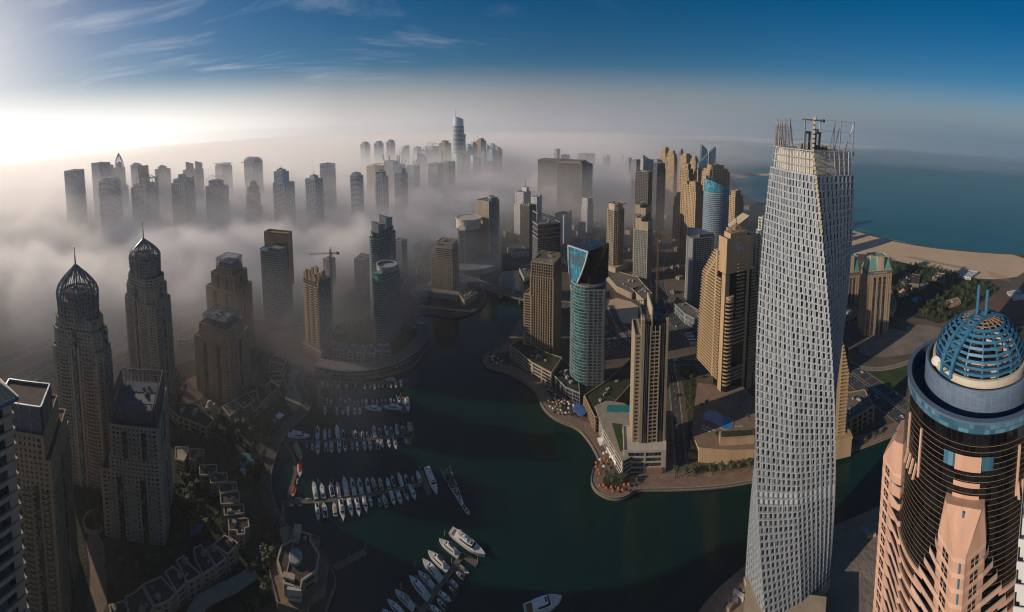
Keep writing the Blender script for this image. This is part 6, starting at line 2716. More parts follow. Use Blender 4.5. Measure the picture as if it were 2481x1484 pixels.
lake("flat_tower", "dark tapering slab beside the square grey tower", 1068, 1086, 1103, 393, 1420, 45, "curtain", far_blue, g_dark)
# far group round the tallest
for pl_, pc_, pr_, y_, nm in ((873, 884, 897, 350, "leftmost"), (906, 917, 929, 348, "middle"), (936, 946, 957, 345, "rightmost")):
 lake("distant_triplet_tower", nm + " of three alike grey towers far off in the fog", pl_, pc_, pr_, y_, 2100, 40, "bands", far_white, g_grey, [(y_ - 5, (0.2, 0.8, 0.1, 0.8), "bands")])


def quarter(label, pl, pc, pr, ytop, d, k_, flip, name="quarter_round_tower"):
 fr = Frame(pl, pc, pr, ytop + 12, d, k_)
 z0, zp = zt(fr, ytop + 16), zt(fr, ytop)
 r_ = tower(name, label, [(fr.rect(), QZ, z0, "bands")], far_blue, g_grey, group=LK, nclut=0, rot=fr.rot)
 k = MB()
 pr_ = [(i / 8, math.sqrt(max(0, 1 - (1 - i / 8) ** 2))) for i in range(9)]
 if flip:
  pr_ = [(1 - s, h) for s, h in pr_][::-1]
 for (s0, h0), (s1, h1) in zip(pr_, pr_[1:]):
  za, zb = z0 + (zp - z0) * h0, z0 + (zp - z0) * h1
  k.face([up(fr, s0, 0, z0), up(fr, s1, 0, z0), up(fr, s1, 0, zb), up(fr, s0, 0, za)])
  k.face([up(fr, s0, 0, za), up(fr, s1, 0, zb), up(fr, s1, 1, zb), up(fr, s0, 1, za)])
  k.face([up(fr, s1, 1, z0), up(fr, s0, 1, z0), up(fr, s0, 1, za), up(fr, s1, 1, zb)])
 e = 1 if not flip else 0
 k.face([up(fr, e, 0, z0), up(fr, e, 1, z0), up(fr, e, 1, zp), up(fr, e, 0, zp)])
 k.build("curved_top", far_blue, r_)
 return r_


quarter("grey tower with a quarter-circle top, right of the three alike", 966, 972, 992, 353, 2000, 70, False)
quarter("white ribbed sail tower leaning into the fog before the tallest tower", 1005, 1010, 1035, 372, 1650, 68, True)
quarter("pale sail-shaped slab to the right under the tallest tower", 1140, 1146, 1166, 378, 1620, 68, True)
lake("flat_tower", "dark round-shouldered tower left of the arched frame tower", 1000, 1012, 1024, 362, 1950, 45, "bands", far_blue, g_dark, [(357, (0.15, 0.85, 0.15, 0.85), "bands")], 5)
r_, fr, z1 = lake("frame_topped_tower", "grey tower with an arched open frame on top, near the tallest tower", 1036, 1048, 1064, 356, 1950, 50, "stripes", far_white, g_grey)
for t in (0.0, 1.0):
 k = MB()
 k.path([up(fr, s, t, z1 + h) for s, h in ((0, 22), (0.5, 19), (1, 10))], 1.6)
 for s, h in ((0, 22), (0.33, 20), (0.66, 16), (1, 10)):
  k.beam(up(fr, s, t, z1), up(fr, s, t, z1 + h), 1.6)
 k.build("arched_frame", far_white, r_)
lake("flat_tower", "brownish tower with a low pyramid hat beside the tallest tower", 1064, 1078, 1093, 348, 2000, 45, "punched", brown, g_dark, [(342, (0.2, 0.8, 0.2, 0.8), "plain")])
# the tallest
fr = Frame(1099, 1109, 1122, 300, 1720, 45)
c = cen(fr.rect())
r1 = fr.a * 0.74
z1 = T(1110, 305, 1720).z
r_ = thing("spear_tower", "tallest pale tower with a slanted top and needle, far out above the fog", "skyscraper", (*c, 0), LK)
k, g = MB(), MB()
ell = circle(c, r1, 28)
k2 = MB()
facade(k2, g, ell, QZ, z1, dict(fh=6.0, sp=2.2, so=0.6, bay=0, cw=0))
zA, zB = T(1110, 282, 1720).z, T(1110, 293, 1720).z
n = len(ell)
ell2 = scl(ell, 0.92)
hs = [zB + (zA - zB) * (0.5 - 0.5 * ((p[0] - c[0]) * fr.ex.x + (p[1] - c[1]) * fr.ex.y) / r1) for p in ell2]
for i in range(n):
 j = (i + 1) % n
 k.face([(*ell2[i], z1), (*ell2[j], z1), (*ell2[j], hs[j]), (*ell2[i], hs[i])])
k.face([(*ell2[i], hs[i]) for i in range(n)])
k2.build("floor_band", far_white, r_, kind="stuff")
g.build("glazing", g_grey, r_)
k.build("slanted_head", far_white, r_)
k = MB()
q = (c[0] - fr.ex.x * r1 * .7, c[1] - fr.ex.y * r1 * .7)
k.beam((*q, z1), (*q, T(1103, 265, 1720).z), 4.0, n=6, r2=0.3)
k.build("needle", far_white, r_)
k = MB()
k.prism(rect((c[0] + fr.ex.x * r1 * .8, c[1] + fr.ex.y * r1 * .8), r1, r1, fr.rot), QZ, T(1120, 325, 1720).z, True)
k.build("side_core", far_blue, r_)
rr = random.Random(21)
DIST = [(1123, 1134, 1146, 357, "low grey block right behind the tallest tower"), (1137, 1146, 1156, 350, "grey slab second to the right of the tallest tower"),
  (1153, 1165, 1178, 342, "tall twin-headed grey tower right of the tallest"), (1172, 1180, 1188, 358, "striped white slab on the right of the lake group"),
  (1184, 1194, 1203, 354, "spiky roofed tower near the right end of the lake group"), (1196, 1207, 1217, 363, "last low tower at the lake group's right end"),
  (1096, 1106, 1116, 378, "white narrow block in front of the tallest tower's foot"), (1118, 1132, 1146, 375, "gridded tower at the foot of the tallest"),
  (1104, 1118, 1134, 392, "brown gridded block standing low in the fog"), (1160, 1172, 1184, 372, "dark slab low in the fog right of the pale sail slab"),
  (1180, 1193, 1206, 368, "grey block low in the fog near the right end"), (1200, 1208, 1216, 372, "dim block at the very end of the lake group"),
  (1024, 1031, 1038, 362, "narrow grey tower left of the arched frame tower"), (1060, 1068, 1076, 372, "thin slab between two taller grey towers")]
for i, (a, b, c_, y, lab) in enumerate(DIST):
 st = ("bands", "stripes", "punched", "grid")[i % 4]
 lake("distant_tower", lab, a, b, c_, y, 1620 + 60 * (i % 5) + (200 if y < 366 else 0), rr.uniform(35, 60), st, (far_white, far_blue, brown)[i % 3 if i != 8 else 2], g_grey,
   [(y - 5, (0.15, 0.8, 0.15, 0.8), "plain")], nclut=4)
# the big hotel slabs right of centre
HZ = "large slabs dim in the haze right of the lake group"


def hazy(label, pl, pc, pr, y, d, k, st, wall, steps=(), name="hotel_slab"):
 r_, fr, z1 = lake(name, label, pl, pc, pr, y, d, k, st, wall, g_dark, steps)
 r_["group"] = HZ
 return r_, fr, z1


slabm = wall_mat("greyish_brown_render", (0.30, 0.27, 0.25))
hazy("long brown hotel slab, left and lower of the adjoining pair", 1303, 1375, 1386, 390, 1350, 14, "stripes", slabm)
hazy("long brown hotel slab in front, striped with upright piers", 1350, 1410, 1424, 397, 1230, 16, "stripes", slabm, [(393, (0, 1, 0.05, 0.95), "plain")])
r_, fr, z1 = hazy("blue grey wedge-roofed slab joined to the right of the brown hotels", 1411, 1414, 1436, 398, 1280, 75, "bands", far_blue)
sail_parapet(r_, fr, z1, 16, far_blue, True)
hazy("cylindrical grey tower rising behind the left brown hotel", 1342, 1350, 1357, 362, 1750, 45, "bands", far_white, (), "cylinder_tower")
hazy("low round block beside the cylindrical grey tower", 1359, 1369, 1380, 376, 1700, 45, "bands", far_white, (), "cylinder_tower")
r_, fr, z1 = hazy("unfinished twin towers with cranes, very faint above the hotels", 1400, 1420, 1442, 374, 1900, 45, "raw", concrete, (), "concrete_shell")
hazy("faint grey block alone right of the hotels", 1461, 1470, 1478, 377, 1950, 45, "punched", far_white, (), "distant_tower")
hazy("barely visible block farther right in the haze", 1500, 1506, 1512, 376, 2300, 45, "punched", far_white, (), "distant_tower")
hazy("white low block behind the slim sandstone towers", 1516, 1524, 1531, 384, 1700, 45, "bands", far_white, (), "distant_tower")


# ================================================================= boats
hull_w = wall_mat("white_gelcoat", (0.92, 0.91, 0.88), rough=0.35, var=0.05, streak=False)
deck_w = wall_mat("cream_deck", (0.74, 0.70, 0.62), rough=0.6, var=0.08, streak=False)
teak = wall_mat("teak", (0.24, 0.135, 0.065), rough=0.7, streak=False)
navy = plain("navy_canvas", (0.012, 0.018, 0.045), 0.8)
tan_c = plain("tan_canvas", (0.36, 0.26, 0.16), 0.85)
org_c = plain("orange_canvas", (0.42, 0.13, 0.035), 0.85)
dhow_w = wall_mat("varnished_timber", (0.26, 0.15, 0.055), rough=0.6)
dk_hull = plain("dark_hull", (0.02, 0.022, 0.028), 0.35)
red_p = plain("red_paint", (0.42, 0.012, 0.012), 0.5)
yel_p = plain("yellow_paint", (0.55, 0.33, 0.02), 0.5)


def hw(t, B, full=0.55):
 if t < full:
  return B / 2 * (0.88 + 0.12 * math.sin(math.pi / 2 * t / full))
 q = (t - full) / (1 - full)
 return B / 2 * max(0.0, 1 - q ** 2.1)


def sec(L, B, t0, t1, n, k=1.0, full=0.55):
 """outline between stations, counter-clockwise, bow towards +Y"""
 ts = [t0 + (t1 - t0) * i / n for i in range(n + 1)]
 st = [(hw(t, B, full) * k, (t - 0.5) * L) for t in ts]
 return st + [(-x, y) for x, y in reversed(st) if x > 1e-3]


def make_boat(kind, L, B, hullm=None, canvas=None):
 hullm = hullm or hull_w
 names = dict(yacht="motor_yacht", cruiser="cabin_cruiser", open="open_boat", dhow="wooden_dhow", super="motor_yacht", barge="roofed_barge")
 root = thing(names[kind], "x", "boat", (0, 0, 0))
 fb = dict(yacht=1.9, cruiser=1.4, open=0.9, dhow=1.8, super=3.2, barge=1.6)[kind]
 H, D = MB(), MB()
 n = 14
 top = sec(L, B, 0, 1, n)
 low = sec(L * 0.95, B * 0.78, 0, 1, n)
 m = len(top)
 for i in range(m):
  j = (i + 1) % m
  sh = lambda p: fb * (1 + 0.35 * max(0, p[1] / L) ** 1.2)
  a, b = top[i], top[j]
  c, d = low[min(j, len(low) - 1)], low[min(i, len(low) - 1)]
  H.face([(*d, -0.3), (*c, -0.3), (*b, sh(b)), (*a, sh(a))])
  # gunwale
  e, f = (a[0] * .9, a[1] * .985), (b[0] * .9, b[1] * .985)
  H.face([(*a, sh(a)), (*b, sh(b)), (*f, sh(b) - 0.02), (*e, sh(a) - 0.02)])
  D.face([(*e, sh(a) - 0.04), (*f, sh(b) - 0.04), (0, f[1], sh(b) - 0.02), (0, e[1], sh(a) - 0.02)])
 H.build("hull", hullm, root)
 D.build("deck", teak if kind == "dhow" else deck_w, root)

 def house(t0, t1, k, z0, z1, slope, name, mat, win=True, wk=1.012):
  lo = sec(L, B, t0, t1, 8, k)
  hi = [(x * 0.86, y - slope * max(0, (y / L + 0.5 - (t0 + t1) / 2) / (t1 - t0)) * 2 + 0.12 * slope) for x, y in lo]
  mb = MB()
  mb.prism(lo, z0, z1, True, False, hi)
  o = mb.build(name, mat, root)
  if win:
   w = MB()
   q = len(lo)
   za, zb = z0 + (z1 - z0) * 0.38, z0 + (z1 - z0) * 0.88
   f = lambda i, z: tuple(Vector((lo[i][0], lo[i][1])).lerp(Vector(hi[i]), (z - z0) / (z1 - z0)) * wk)
   for i in range(q - 1):
    a, b = f(i, za), f(i + 1, za)
    c, d = f(i + 1, zb), f(i, zb)
    mid = abs(i - (q - 1) / 2)
    if lo[i][1] > L * (t0 - 0.5) + 0.22 * (t1 - t0) * L or mid < 2:
     w.face([(*a, za), (*b, za), (*c, zb), (*d, zb)])
   w.build("window_band", glassp, o)
   ws = MB()
   # raked windscreen seen from above
   ys = [p[1] for p in hi]
   yf = max(ys)
   xm = max(abs(p[0]) for p in hi) * 0.62
   ws.face([(-xm, yf - 0.055 * L, z1 + 0.03), (xm, yf - 0.055 * L, z1 + 0.03), (xm * .78, yf - 0.008 * L, z1 + 0.01), (-xm * .78, yf - 0.008 * L, z1 + 0.01)])
   ws.build("windscreen", glassp, o)
  return o
 if kind in ("yacht", "super"):
  h1 = fb + (1.9 if kind == "yacht" else 2.6)
  house(0.16, 0.74, 0.78, fb, h1, L * 0.10, "cabin", hull_w)
  house(0.2, 0.55, 0.56, h1, h1 + 1.0, L * 0.05, "flybridge", hull_w, False)
  c = MB()
  c.prism([(-B * .2, -L * .24), (B * .2, -L * .24), (B * .2, -L * .08), (-B * .2, -L * .08)], h1 + 1.02, h1 + 1.1, True)
  c.build("flybridge_seating", deck_w if not canvas else teak, root)
  if canvas:
   c = MB()
   c.prism([(-B * .27, -L * .26), (B * .27, -L * .26), (B * .25, -L * .02), (-B * .25, -L * .02)], h1 + 2.5, h1 + 2.65, True, True)
   for sx in (-1, 1):
    for y in (-L * .25, -L * .03):
     c.beam((sx * B * .24, y, h1 + 1), (sx * B * .24, y, h1 + 2.5), 0.1)
   c.build("canopy", canvas, root)
  a = MB()
  for s in (-1, 1):
   a.beam((s * B * .26, -L * .2, h1 + 0.9), (s * B * .2, -L * .24, h1 + 2.4), 0.3)
  a.beam((-B * .2, -L * .24, h1 + 2.4), (B * .2, -L * .24, h1 + 2.4), 0.3)
  a.build("radar_arch", hull_w, root)
  if kind == "super":
   r = MB()
   r.revolve((0, -L * .08), [(0.9, h1 + 1.0), (1.1, h1 + 1.7), (0.8, h1 + 2.3), (0, h1 + 2.6)], 12)
   r.build("radar_dome", hull_w, root)
   u = MB()
   u.prism(rect((0, -L * .36), B * .62, L * .14), fb + 0.02, fb + 0.12, True)
   u.build("aft_deck", teak, root)
 elif kind == "cruiser":
  house(0.22, 0.72, 0.72, fb, fb + 1.3, L * 0.14, "cabin", hull_w)
  c = MB()
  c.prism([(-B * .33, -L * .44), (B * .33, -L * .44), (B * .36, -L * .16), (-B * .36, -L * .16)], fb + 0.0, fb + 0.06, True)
  c.build("cockpit", teak if not canvas else dark, root)  # near-black floor below the cover, in place of its shade
  if canvas:
   c = MB()
   pts = [(-B * .36, -L * .42), (B * .36, -L * .42), (B * .34, L * .02), (-B * .34, L * .02)]
   c.prism(pts, fb + 1.45, fb + 1.75, True, True, scl(pts, 0.9))
   c.build("canopy", canvas, root)
 elif kind == "open":
  c = MB()
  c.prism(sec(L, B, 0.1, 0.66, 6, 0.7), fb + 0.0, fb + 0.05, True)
  c.build("cockpit", dark, root)  # hollow drawn as a near-black slab, its shade in the colour
  c = MB()
  c.box((0, -L * .05), B * .34, L * .10, fb, fb + 0.9)
  c.face([(-B * .2, 0.03 * L, fb + .9), (B * .2, 0.03 * L, fb + .9), (B * .16, -L * .02, fb + 1.5), (-B * .16, -L * .02, fb + 1.5)])
  c.build("console", hull_w, root)
  c = MB()
  for s in (-.18, .18):
   c.box((s * B, -L * .49), 0.5, 0.9, fb * .5, fb + 0.7)
  c.build("outboard_motor", dk_hull, root)
 elif kind in ("dhow", "barge"):
  c = MB()
  pts = sec(L, B, 0.03, 0.62 if kind == "dhow" else 0.8, 6, 0.92)
  hi = [(x * .55, y) for x, y in pts]
  c.prism(pts, fb + 2.2, fb + 3.0, True, True, hi)
  for s in (-1, 1):
   for y in (-.44, -.25, -.05, .08):
    c.beam((s * B * .4, y * L, fb), (s * B * .4, y * L, fb + 2.3), 0.2)
  c.build("roof", canvas or tan_c, root)
  c = MB()
  c.beam((0, L * .45, fb), (0, L * .53, fb + 1.8), 0.35)
  c.build("stem_post", hullm, root)
 return root


BOATS = {}
BSPEC = {
 "yacht": ("yacht", 20, 5.2, None, None), "yacht_n": ("yacht", 20, 5.2, None, navy), "yacht_t": ("yacht", 20, 5.2, None, tan_c), "yacht_o": ("yacht", 20, 5.2, None, org_c),
 "cruiser": ("cruiser", 13, 4.0, None, None), "cruiser_n": ("cruiser", 13, 4.0, None, navy), "cruiser_t": ("cruiser", 13, 4.0, None, tan_c),
 "open": ("open", 8, 2.6, None, None), "open_d": ("open", 8, 2.6, dk_hull, None), "tan": ("cruiser", 12, 3.7, tan_c, tan_c),
 "super": ("super", 36, 8.0, None, None), "dhow": ("dhow", 24, 6.5, dhow_w, tan_c), "barge": ("barge", 20, 6, dhow_w, tan_c), "red": ("barge", 17, 5.5, hull_w, red_p), "yellow": ("barge", 11, 3.6, yel_p, red_p),
}
BWORD = {"yacht": "white motor yacht with an open flybridge", "yacht_n": "white motor yacht under a navy canopy", "yacht_t": "white motor yacht under a tan canopy",
   "yacht_o": "white motor yacht under an orange canopy", "cruiser": "white cabin cruiser, cockpit open", "cruiser_n": "white cabin cruiser under a navy cover",
   "cruiser_t": "white cabin cruiser under a tan cover", "open": "small white open boat", "open_d": "small dark open boat", "tan": "tan covered cruiser",
   "super": "big white motor yacht", "dhow": "brown wooden dhow", "barge": "timber barge with a long straw roof", "red": "red roofed water bus", "yellow": "yellow and red tour boat"}
BDIM = {k: v[1] for k, v in BSPEC.items()}


def boat(kind, bow, stern, label, group=None, maxb=1.0):
 a, b = G(*bow, 1.0), G(*stern, 1.0)
 d = (a - b).xy
 L = d.length
 c = (a + b) / 2
 s = L / BDIM[kind]
 if kind not in BOATS:
  BOATS[kind] = make_boat(*BSPEC[kind])
  r = BOATS[kind]
  r.location = (c.x, c.y, 0)
  r.rotation_euler = (0, 0, math.atan2(d.y, d.x) - R(90))
  r.scale = (s, s, s)
  r["label"] = label
 else:
  r = copy_thing(BOATS[kind], (c.x, c.y, 0), math.atan2(d.y, d.x) - R(90), label, s)
 r["category"] = "yacht" if kind in ("yacht", "yacht_n", "yacht_t", "yacht_o", "super") else "boat"
 if group:
  r["group"] = group
 elif "group" in r:
  del r["group"]
 return r


ORD = ["first", "second", "third", "fourth", "fifth", "sixth", "seventh", "eighth", "ninth", "tenth", "eleventh", "twelfth", "thirteenth", "fourteenth", "fifteenth", "sixteenth", "seventeenth", "eighteenth"]
ZA = lambda X, Y: (666.3 + X * 0.1551, 896.4 + Y * 0.1551)
ZB = lambda X, Y: (666.3 + X * 0.1709, 1114.5 + Y * 0.1709)
ZC = lambda X, Y: (896.4 + X * 0.15099, 1259.8 + Y * 0.15099)
ROWS = [
 ("far pontoon's near side", "boats moored along the farthest pontoon", ZA, [
  (745, 268, 745, 192, "cruiser"), (824, 275, 824, 206, "cruiser_t"), (879, 276, 879, 214, "open_d"), (990, 283, 990, 202, "cruiser_n"), (1120, 278, 1120, 206, "cruiser_n"),
  (1268, 264, 1268, 210, "tan"), (1405, 290, 1400, 222, "cruiser"), (1492, 280, 1488, 210, "cruiser_n"), (1562, 300, 1552, 222, "cruiser"), (1625, 282, 1618, 208, "open_d"),
  (1684, 275, 1678, 205, "cruiser_n"), (1758, 272, 1757, 222, "open_d"), (1818, 278, 1808, 196, "cruiser_n"), (1892, 275, 1880, 190, "open"), (1975, 265, 1962, 158, "yacht")]),
 ("second pontoon's far side", "boats moored along the second pontoon", ZA, [
  (737, 425, 737, 530, "cruiser_n"), (808, 440, 812, 530, "tan"), (874, 450, 875, 532, "cruiser"), (1020, 446, 1020, 550, "cruiser_n"), (1096, 466, 1100, 540, "open"),
  (1163, 440, 1165, 550, "cruiser_n"), (1238, 482, 1240, 548, "open_d"), (1290, 470, 1295, 550, "cruiser_n"), (1364, 460, 1368, 545, "open"), (1424, 448, 1427, 548, "cruiser"),
  (1528, 460, 1534, 545, "open_d"), (1590, 462, 1594, 545, "cruiser_t"), (1668, 455, 1672, 545, "cruiser_n"), (1724, 455, 1732, 545, "open_d"), (1804, 442, 1812, 535, "cruiser"), (1860, 458, 1870, 535, "open_d")]),
 ("second pontoon's near side", "boats moored along the second pontoon", ZA, [
  (782, 706, 782, 578, "yacht_t"), (970, 710, 966, 590, "yacht"), (1060, 706, 1058, 600, "cruiser_n"), (1142, 726, 1138, 578, "yacht"), (1248, 710, 1246, 578, "yacht_n"), (1326, 703, 1323, 590, "cruiser")]),
 ("third pontoon's far side", "boats moored along the third pontoon", ZA, [
  (664, 875, 662, 1088, "yacht_n"), (776, 915, 780, 1090, "yacht"), (852, 1075, 852, 932, "tan"), (962, 870, 990, 1082, "yacht"), (1058, 930, 1072, 1080, "cruiser_n"), (1250, 945, 1260, 1075, "cruiser_n"),
  (1362, 950, 1374, 1075, "cruiser_n"), (1432, 960, 1444, 1062, "open_d"), (1540, 870, 1562, 1060, "yacht_t"), (1622, 905, 1652, 1045, "cruiser_n"), (1718, 870, 1756, 1022, "yacht_n"), (1800, 890, 1835, 1020, "cruiser_n"),
  (1890, 845, 1918, 1016, "yacht_t"), (1978, 875, 2006, 1002, "cruiser_n")]),
 ("third pontoon's near side", "boats moored along the third pontoon", ZA, [
  (500, 1226, 500, 1142, "open_d"), (582, 1260, 580, 1148, "cruiser"), (672, 1330, 668, 1118, "yacht_t"), (795, 1132, 800, 1290, "open"), (884, 1310, 880, 1118, "yacht_t"), (1004, 1310, 998, 1102, "yacht_o"),
  (1100, 1285, 1088, 1132, "cruiser_n"), (1210, 1255, 1204, 1132, "tan"), (1296, 1280, 1278, 1122, "yacht"), (1410, 1255, 1390, 1112, "cruiser"), (1496, 1260, 1468, 1078, "yacht_o"), (1596, 1090, 1612, 1245, "open"),
  (1688, 1222, 1655, 1092, "cruiser_t"), (1796, 1210, 1765, 1076, "cruiser"), (1896, 1236, 1858, 1052, "yacht_n"), (2058, 1155, 2022, 1036, "cruiser_n")]),
 ("fourth pontoon's far side", "boats moored along the fourth pontoon", ZB, [
  (540, 310, 588, 560, "yacht"), (655, 335, 688, 550, "cruiser"), (784, 318, 818, 525, "cruiser_n"), (878, 308, 912, 535, "yacht_t"), (974, 238, 1022, 520, "yacht"), (1082, 255, 1130, 502, "yacht_n"), (1184, 255, 1230, 492, "yacht_n"),
  (1296, 250, 1334, 472, "yacht_n"), (1372, 250, 1432, 440, "tan"), (1478, 255, 1516, 435, "tan"), (1582, 250, 1622, 412, "cruiser"), (1656, 220, 1694, 372, "cruiser_n"), (1744, 180, 1808, 382, "yacht"), (1842, 200, 1888, 356, "cruiser_n"),
  (1940, 225, 1964, 322, "open_d"), (2008, 155, 2064, 316, "cruiser")]),
 ("fourth pontoon's near side", "boats moored along the fourth pontoon", ZB, [
  (620, 866, 592, 612, "yacht_n"), (684, 610, 722, 826, "open"), (830, 605, 860, 800, "cruiser_t"), (972, 866, 926, 562, "yacht_n"), (1094, 802, 1040, 545, "yacht"), (1198, 800, 1150, 546, "yacht_n"), (1304, 745, 1250, 512, "yacht_t"),
  (1374, 668, 1338, 520, "cruiser"), (1468, 532, 1496, 662, "open_d"), (1530, 490, 1586, 662, "cruiser_t"), (1700, 656, 1636, 442, "yacht"), (1796, 636, 1732, 442, "cruiser"), (1890, 580, 1834, 426, "cruiser_n"), (1994, 576, 1916, 362, "yacht_t")]),
 ("nearest pontoon's left side", "yachts along the nearest pontoon", ZC, [
  (1106, 318, 1432, 590, "yacht_n"), (928, 508, 1256, 820, "yacht_n"), (842, 640, 1150, 985, "yacht"), (766, 822, 1022, 1085, "yacht_t"), (630, 908, 948, 1280, "yacht"), (398, 1128, 706, 1440, "yacht_t"), (276, 1285, 570, 1575, "yacht"), (196, 1440, 490, 1720, "yacht")]),
 ("nearest pontoon's right side", "yachts along the nearest pontoon", ZC, [
  (1588, 860, 1425, 745, "cruiser_t"), (1366, 812, 1512, 946, "open_d"), (1420, 1076, 1290, 956, "cruiser"), (1262, 1062, 1388, 1200, "open_d"), (1300, 1306, 1112, 1158, "cruiser"), (1072, 1256, 1214, 1430, "open"), (956, 1366, 1140, 1510, "cruiser")]),
]
for where, grp, Z, lst in ROWS:
 for i, (bx, by, sx, sy, kd) in enumerate(lst):
  w = BWORD[kd]
  side = "from the left" if "nearest" not in where else "from the far end"
  boat(kd, Z(bx, by), Z(sx, sy), "%s, %s %s, %s" % (w, ORD[i], side, where), grp)
boat("super", ZB(2302, 498), ZB(2150, 118), "large white yacht lying across the end of the fourth pontoon")
boat("super", ZC(1852, 596), ZC(1296, 196), "largest white yacht, moored at the head of the nearest pontoon")
boat("yacht_t", ZA(2090, 656), ZA(2050, 445), "white yacht with a tan top, lying alone off the second pontoon's end")
boat("open", ZA(1948, 516), ZA(1918, 402), "white open boat beside the second pontoon's end platform")
boat("yacht", ZA(1690, 582), ZA(1980, 606), "long white yacht lying along the second pontoon near its end, bow left")
boat("yacht", ZA(1398, 588), ZA(1662, 626), "white sport yacht lying along the second pontoon, bow left, behind the long one")
boat("yacht", ZA(1712, 152), ZA(1884, 156), "white yacht lying along the outer side of the farthest pontoon")
boat("yacht", ZA(552, 1042), ZA(200, 1028), "white yacht lying along the third pontoon by the shore, bow right")
boat("dhow", ZA(2152, 1100), ZA(2096, 850), "brown wooden dhow moored outside the third pontoon's end")
boat("barge", ZA(420, 1432), ZA(316, 1182), "straw roofed timber barge moored by the shore walkway")
boat("red", ZB(352, 242), ZB(350, 44), "red roofed water bus moored beside the shore walkway")
boat("tan", ZB(308, 345), ZB(320, 262), "little tan covered boat just behind the red water bus")
boat("yellow", ZB(240, 540), ZB(282, 405), "yellow and red tour boat between the walkway and the fourth pontoon")
boat("open", ZB(268, 640), ZB(165, 628), "white dinghy at the shore end of the fourth pontoon")
boat("open_d", ZB(395, 645), ZB(305, 635), "dark dinghy second along the shore end of the fourth pontoon")
boat("tan", ZB(388, 552), ZB(285, 548), "tan boat on the far side of the fourth pontoon's shore end")
boat("open", ZB(425, 548), ZB(522, 560), "white skiff on the far side beside the tan boat")
boat("cruiser", (1349, 1457), (1283, 1482), "white cruiser cut off by the lower edge of the view", None).scale = (1.9, 1.9, 1.9)
sb = boat("open", (1138, 1247), (1122, 1226), "white speedboat running across the open basin with a wake behind it")
sb["category"] = "speedboat"
for i, (x, y) in enumerate(((840, 165), (950, 166), (905, 172), (1000, 170))):
 boat("open", ZA(x - 16, y), ZA(x + 16, y + 2), "tiny tender at the farthest pontoon's outer side, %s from the shore" % ORD[i], "tenders tied to the outer side of the farthest pontoon")
# the wake: two feathered lines of foam spreading astern
wk = MB()
rr = random.Random(8)
wpts = [G(*p, 0.1).xy for p in ((1122, 1227), (1113, 1208), (1103, 1187), (1093, 1167), (1084, 1148), (1078, 1132))]
line = [tuple(p) for p in resample([tuple(p) for p in wpts], 1.2)]
for _ in range(520):
 t = rr.random() ** 1.5
 i = min(len(line) - 2, int(t * (len(line) - 1)))
 e = (Vector(line[i + 1]) - Vector(line[i])).normalized()
 nr = Vector((e.y, -e.x))
 half = 0.6 + 4.2 * t ** 0.7
 o = rr.choice((-1, 1)) * half * (1 - 0.35 * rr.random() ** 2) if rr.random() < 0.6 else rr.uniform(-half, half) * 0.7
 p = Vector(line[i]) + e * rr.random() * 1.2 + nr * o
 L_, w_ = rr.uniform(0.25, 0.8), rr.uniform(0.06, 0.18) * (1.15 - t)
 a_ = rr.uniform(-0.5, 0.5)
 d_ = (e + nr * a_).normalized()
 n_ = Vector((d_.y, -d_.x))
 z_ = 0.05 + 0.00002 * _
 wk.face([(*(p - d_ * L_), z_), (*(p + n_ * w_), z_), (*(p + d_ * L_), z_), (*(p - n_ * w_), z_)])
wo = wk.build("wake_foam", foam)
tag(wo, "white foaming wake trailing behind the speedboat", "wake", None, "stuff")


# ---------------------------------------------------------------- pontoons
planks = wall_mat("weathered_planks", (0.17, 0.145, 0.115), streak=False, scale=0.8)


def pontoon(name, label, pts, w, fingers=(), piles=()):
 q = [tuple(G(x, y, 0.7).xy) for x, y in pts]
 c = cen(q)
 root = thing(name, label, "pontoon", (*c, 0))
 mb = MB()
 for s in strip(q, -w / 2, w / 2):
  a = (s[1][0] - s[0][0]) * (s[2][1] - s[0][1]) - (s[1][1] - s[0][1]) * (s[2][0] - s[0][0])
  mb.prism(list(s) if a > 0 else list(s)[::-1], -0.3, 0.7, True)
 mb.build("walkway", planks, root)
 for a, b in fingers:
  p, r = G(*a, 0.65).xy, G(*b, 0.65).xy
  f = MB()
  s = strip([tuple(p), tuple(r)], -0.6, 0.6)[0]
  ar = (s[1][0] - s[0][0]) * (s[2][1] - s[0][1]) - (s[1][1] - s[0][1]) * (s[2][0] - s[0][0])
  f.prism(list(s) if ar > 0 else list(s)[::-1], -0.3, 0.66, True)
  f.build("finger", planks, root)
 for a in piles:
  p = G(*a, 0.7)
  f = MB()
  f.beam((p.x, p.y, -1), (p.x, p.y, 4.2), 0.5, n=8)
  f.beam((p.x, p.y, 4.2), (p.x, p.y, 4.8), 0.5, n=8, r2=0.1)
  f.build("mooring_pile", cream, root)
 return root


pontoon("pontoon", "farthest floating pontoon with fingers, nearest the left towers", [ZA(425, 132), ZA(690, 182), ZA(1300, 196), ZA(1950, 184)], 3.2,
  [(ZA(x, 192), ZA(x + 2, 275)) for x in (690, 860, 955, 1090, 1240, 1372, 1525, 1655, 1780)], [ZA(1018, 180), ZA(1348, 182), ZA(1683, 188)])
pontoon("pontoon", "cross pontoon joining the farthest and second rows", [ZA(696, 185), ZA(682, 560)], 4.0)
pontoon("pontoon", "second floating pontoon with a platform at its end", [ZA(668, 566), ZA(1300, 574), ZA(1995, 560)], 3.2,
  [(ZA(x, 560), ZA(x - 4, 462)) for x in (842, 985, 1130, 1260)] + [(ZA(x, 575), ZA(x - 2, 688)) for x in (738, 928, 1095, 1290)], [ZA(1966, 410)])
pontoon("pontoon_platform", "end platform of the second pontoon", [ZA(1968, 415), ZA(2026, 668)], 6.0)
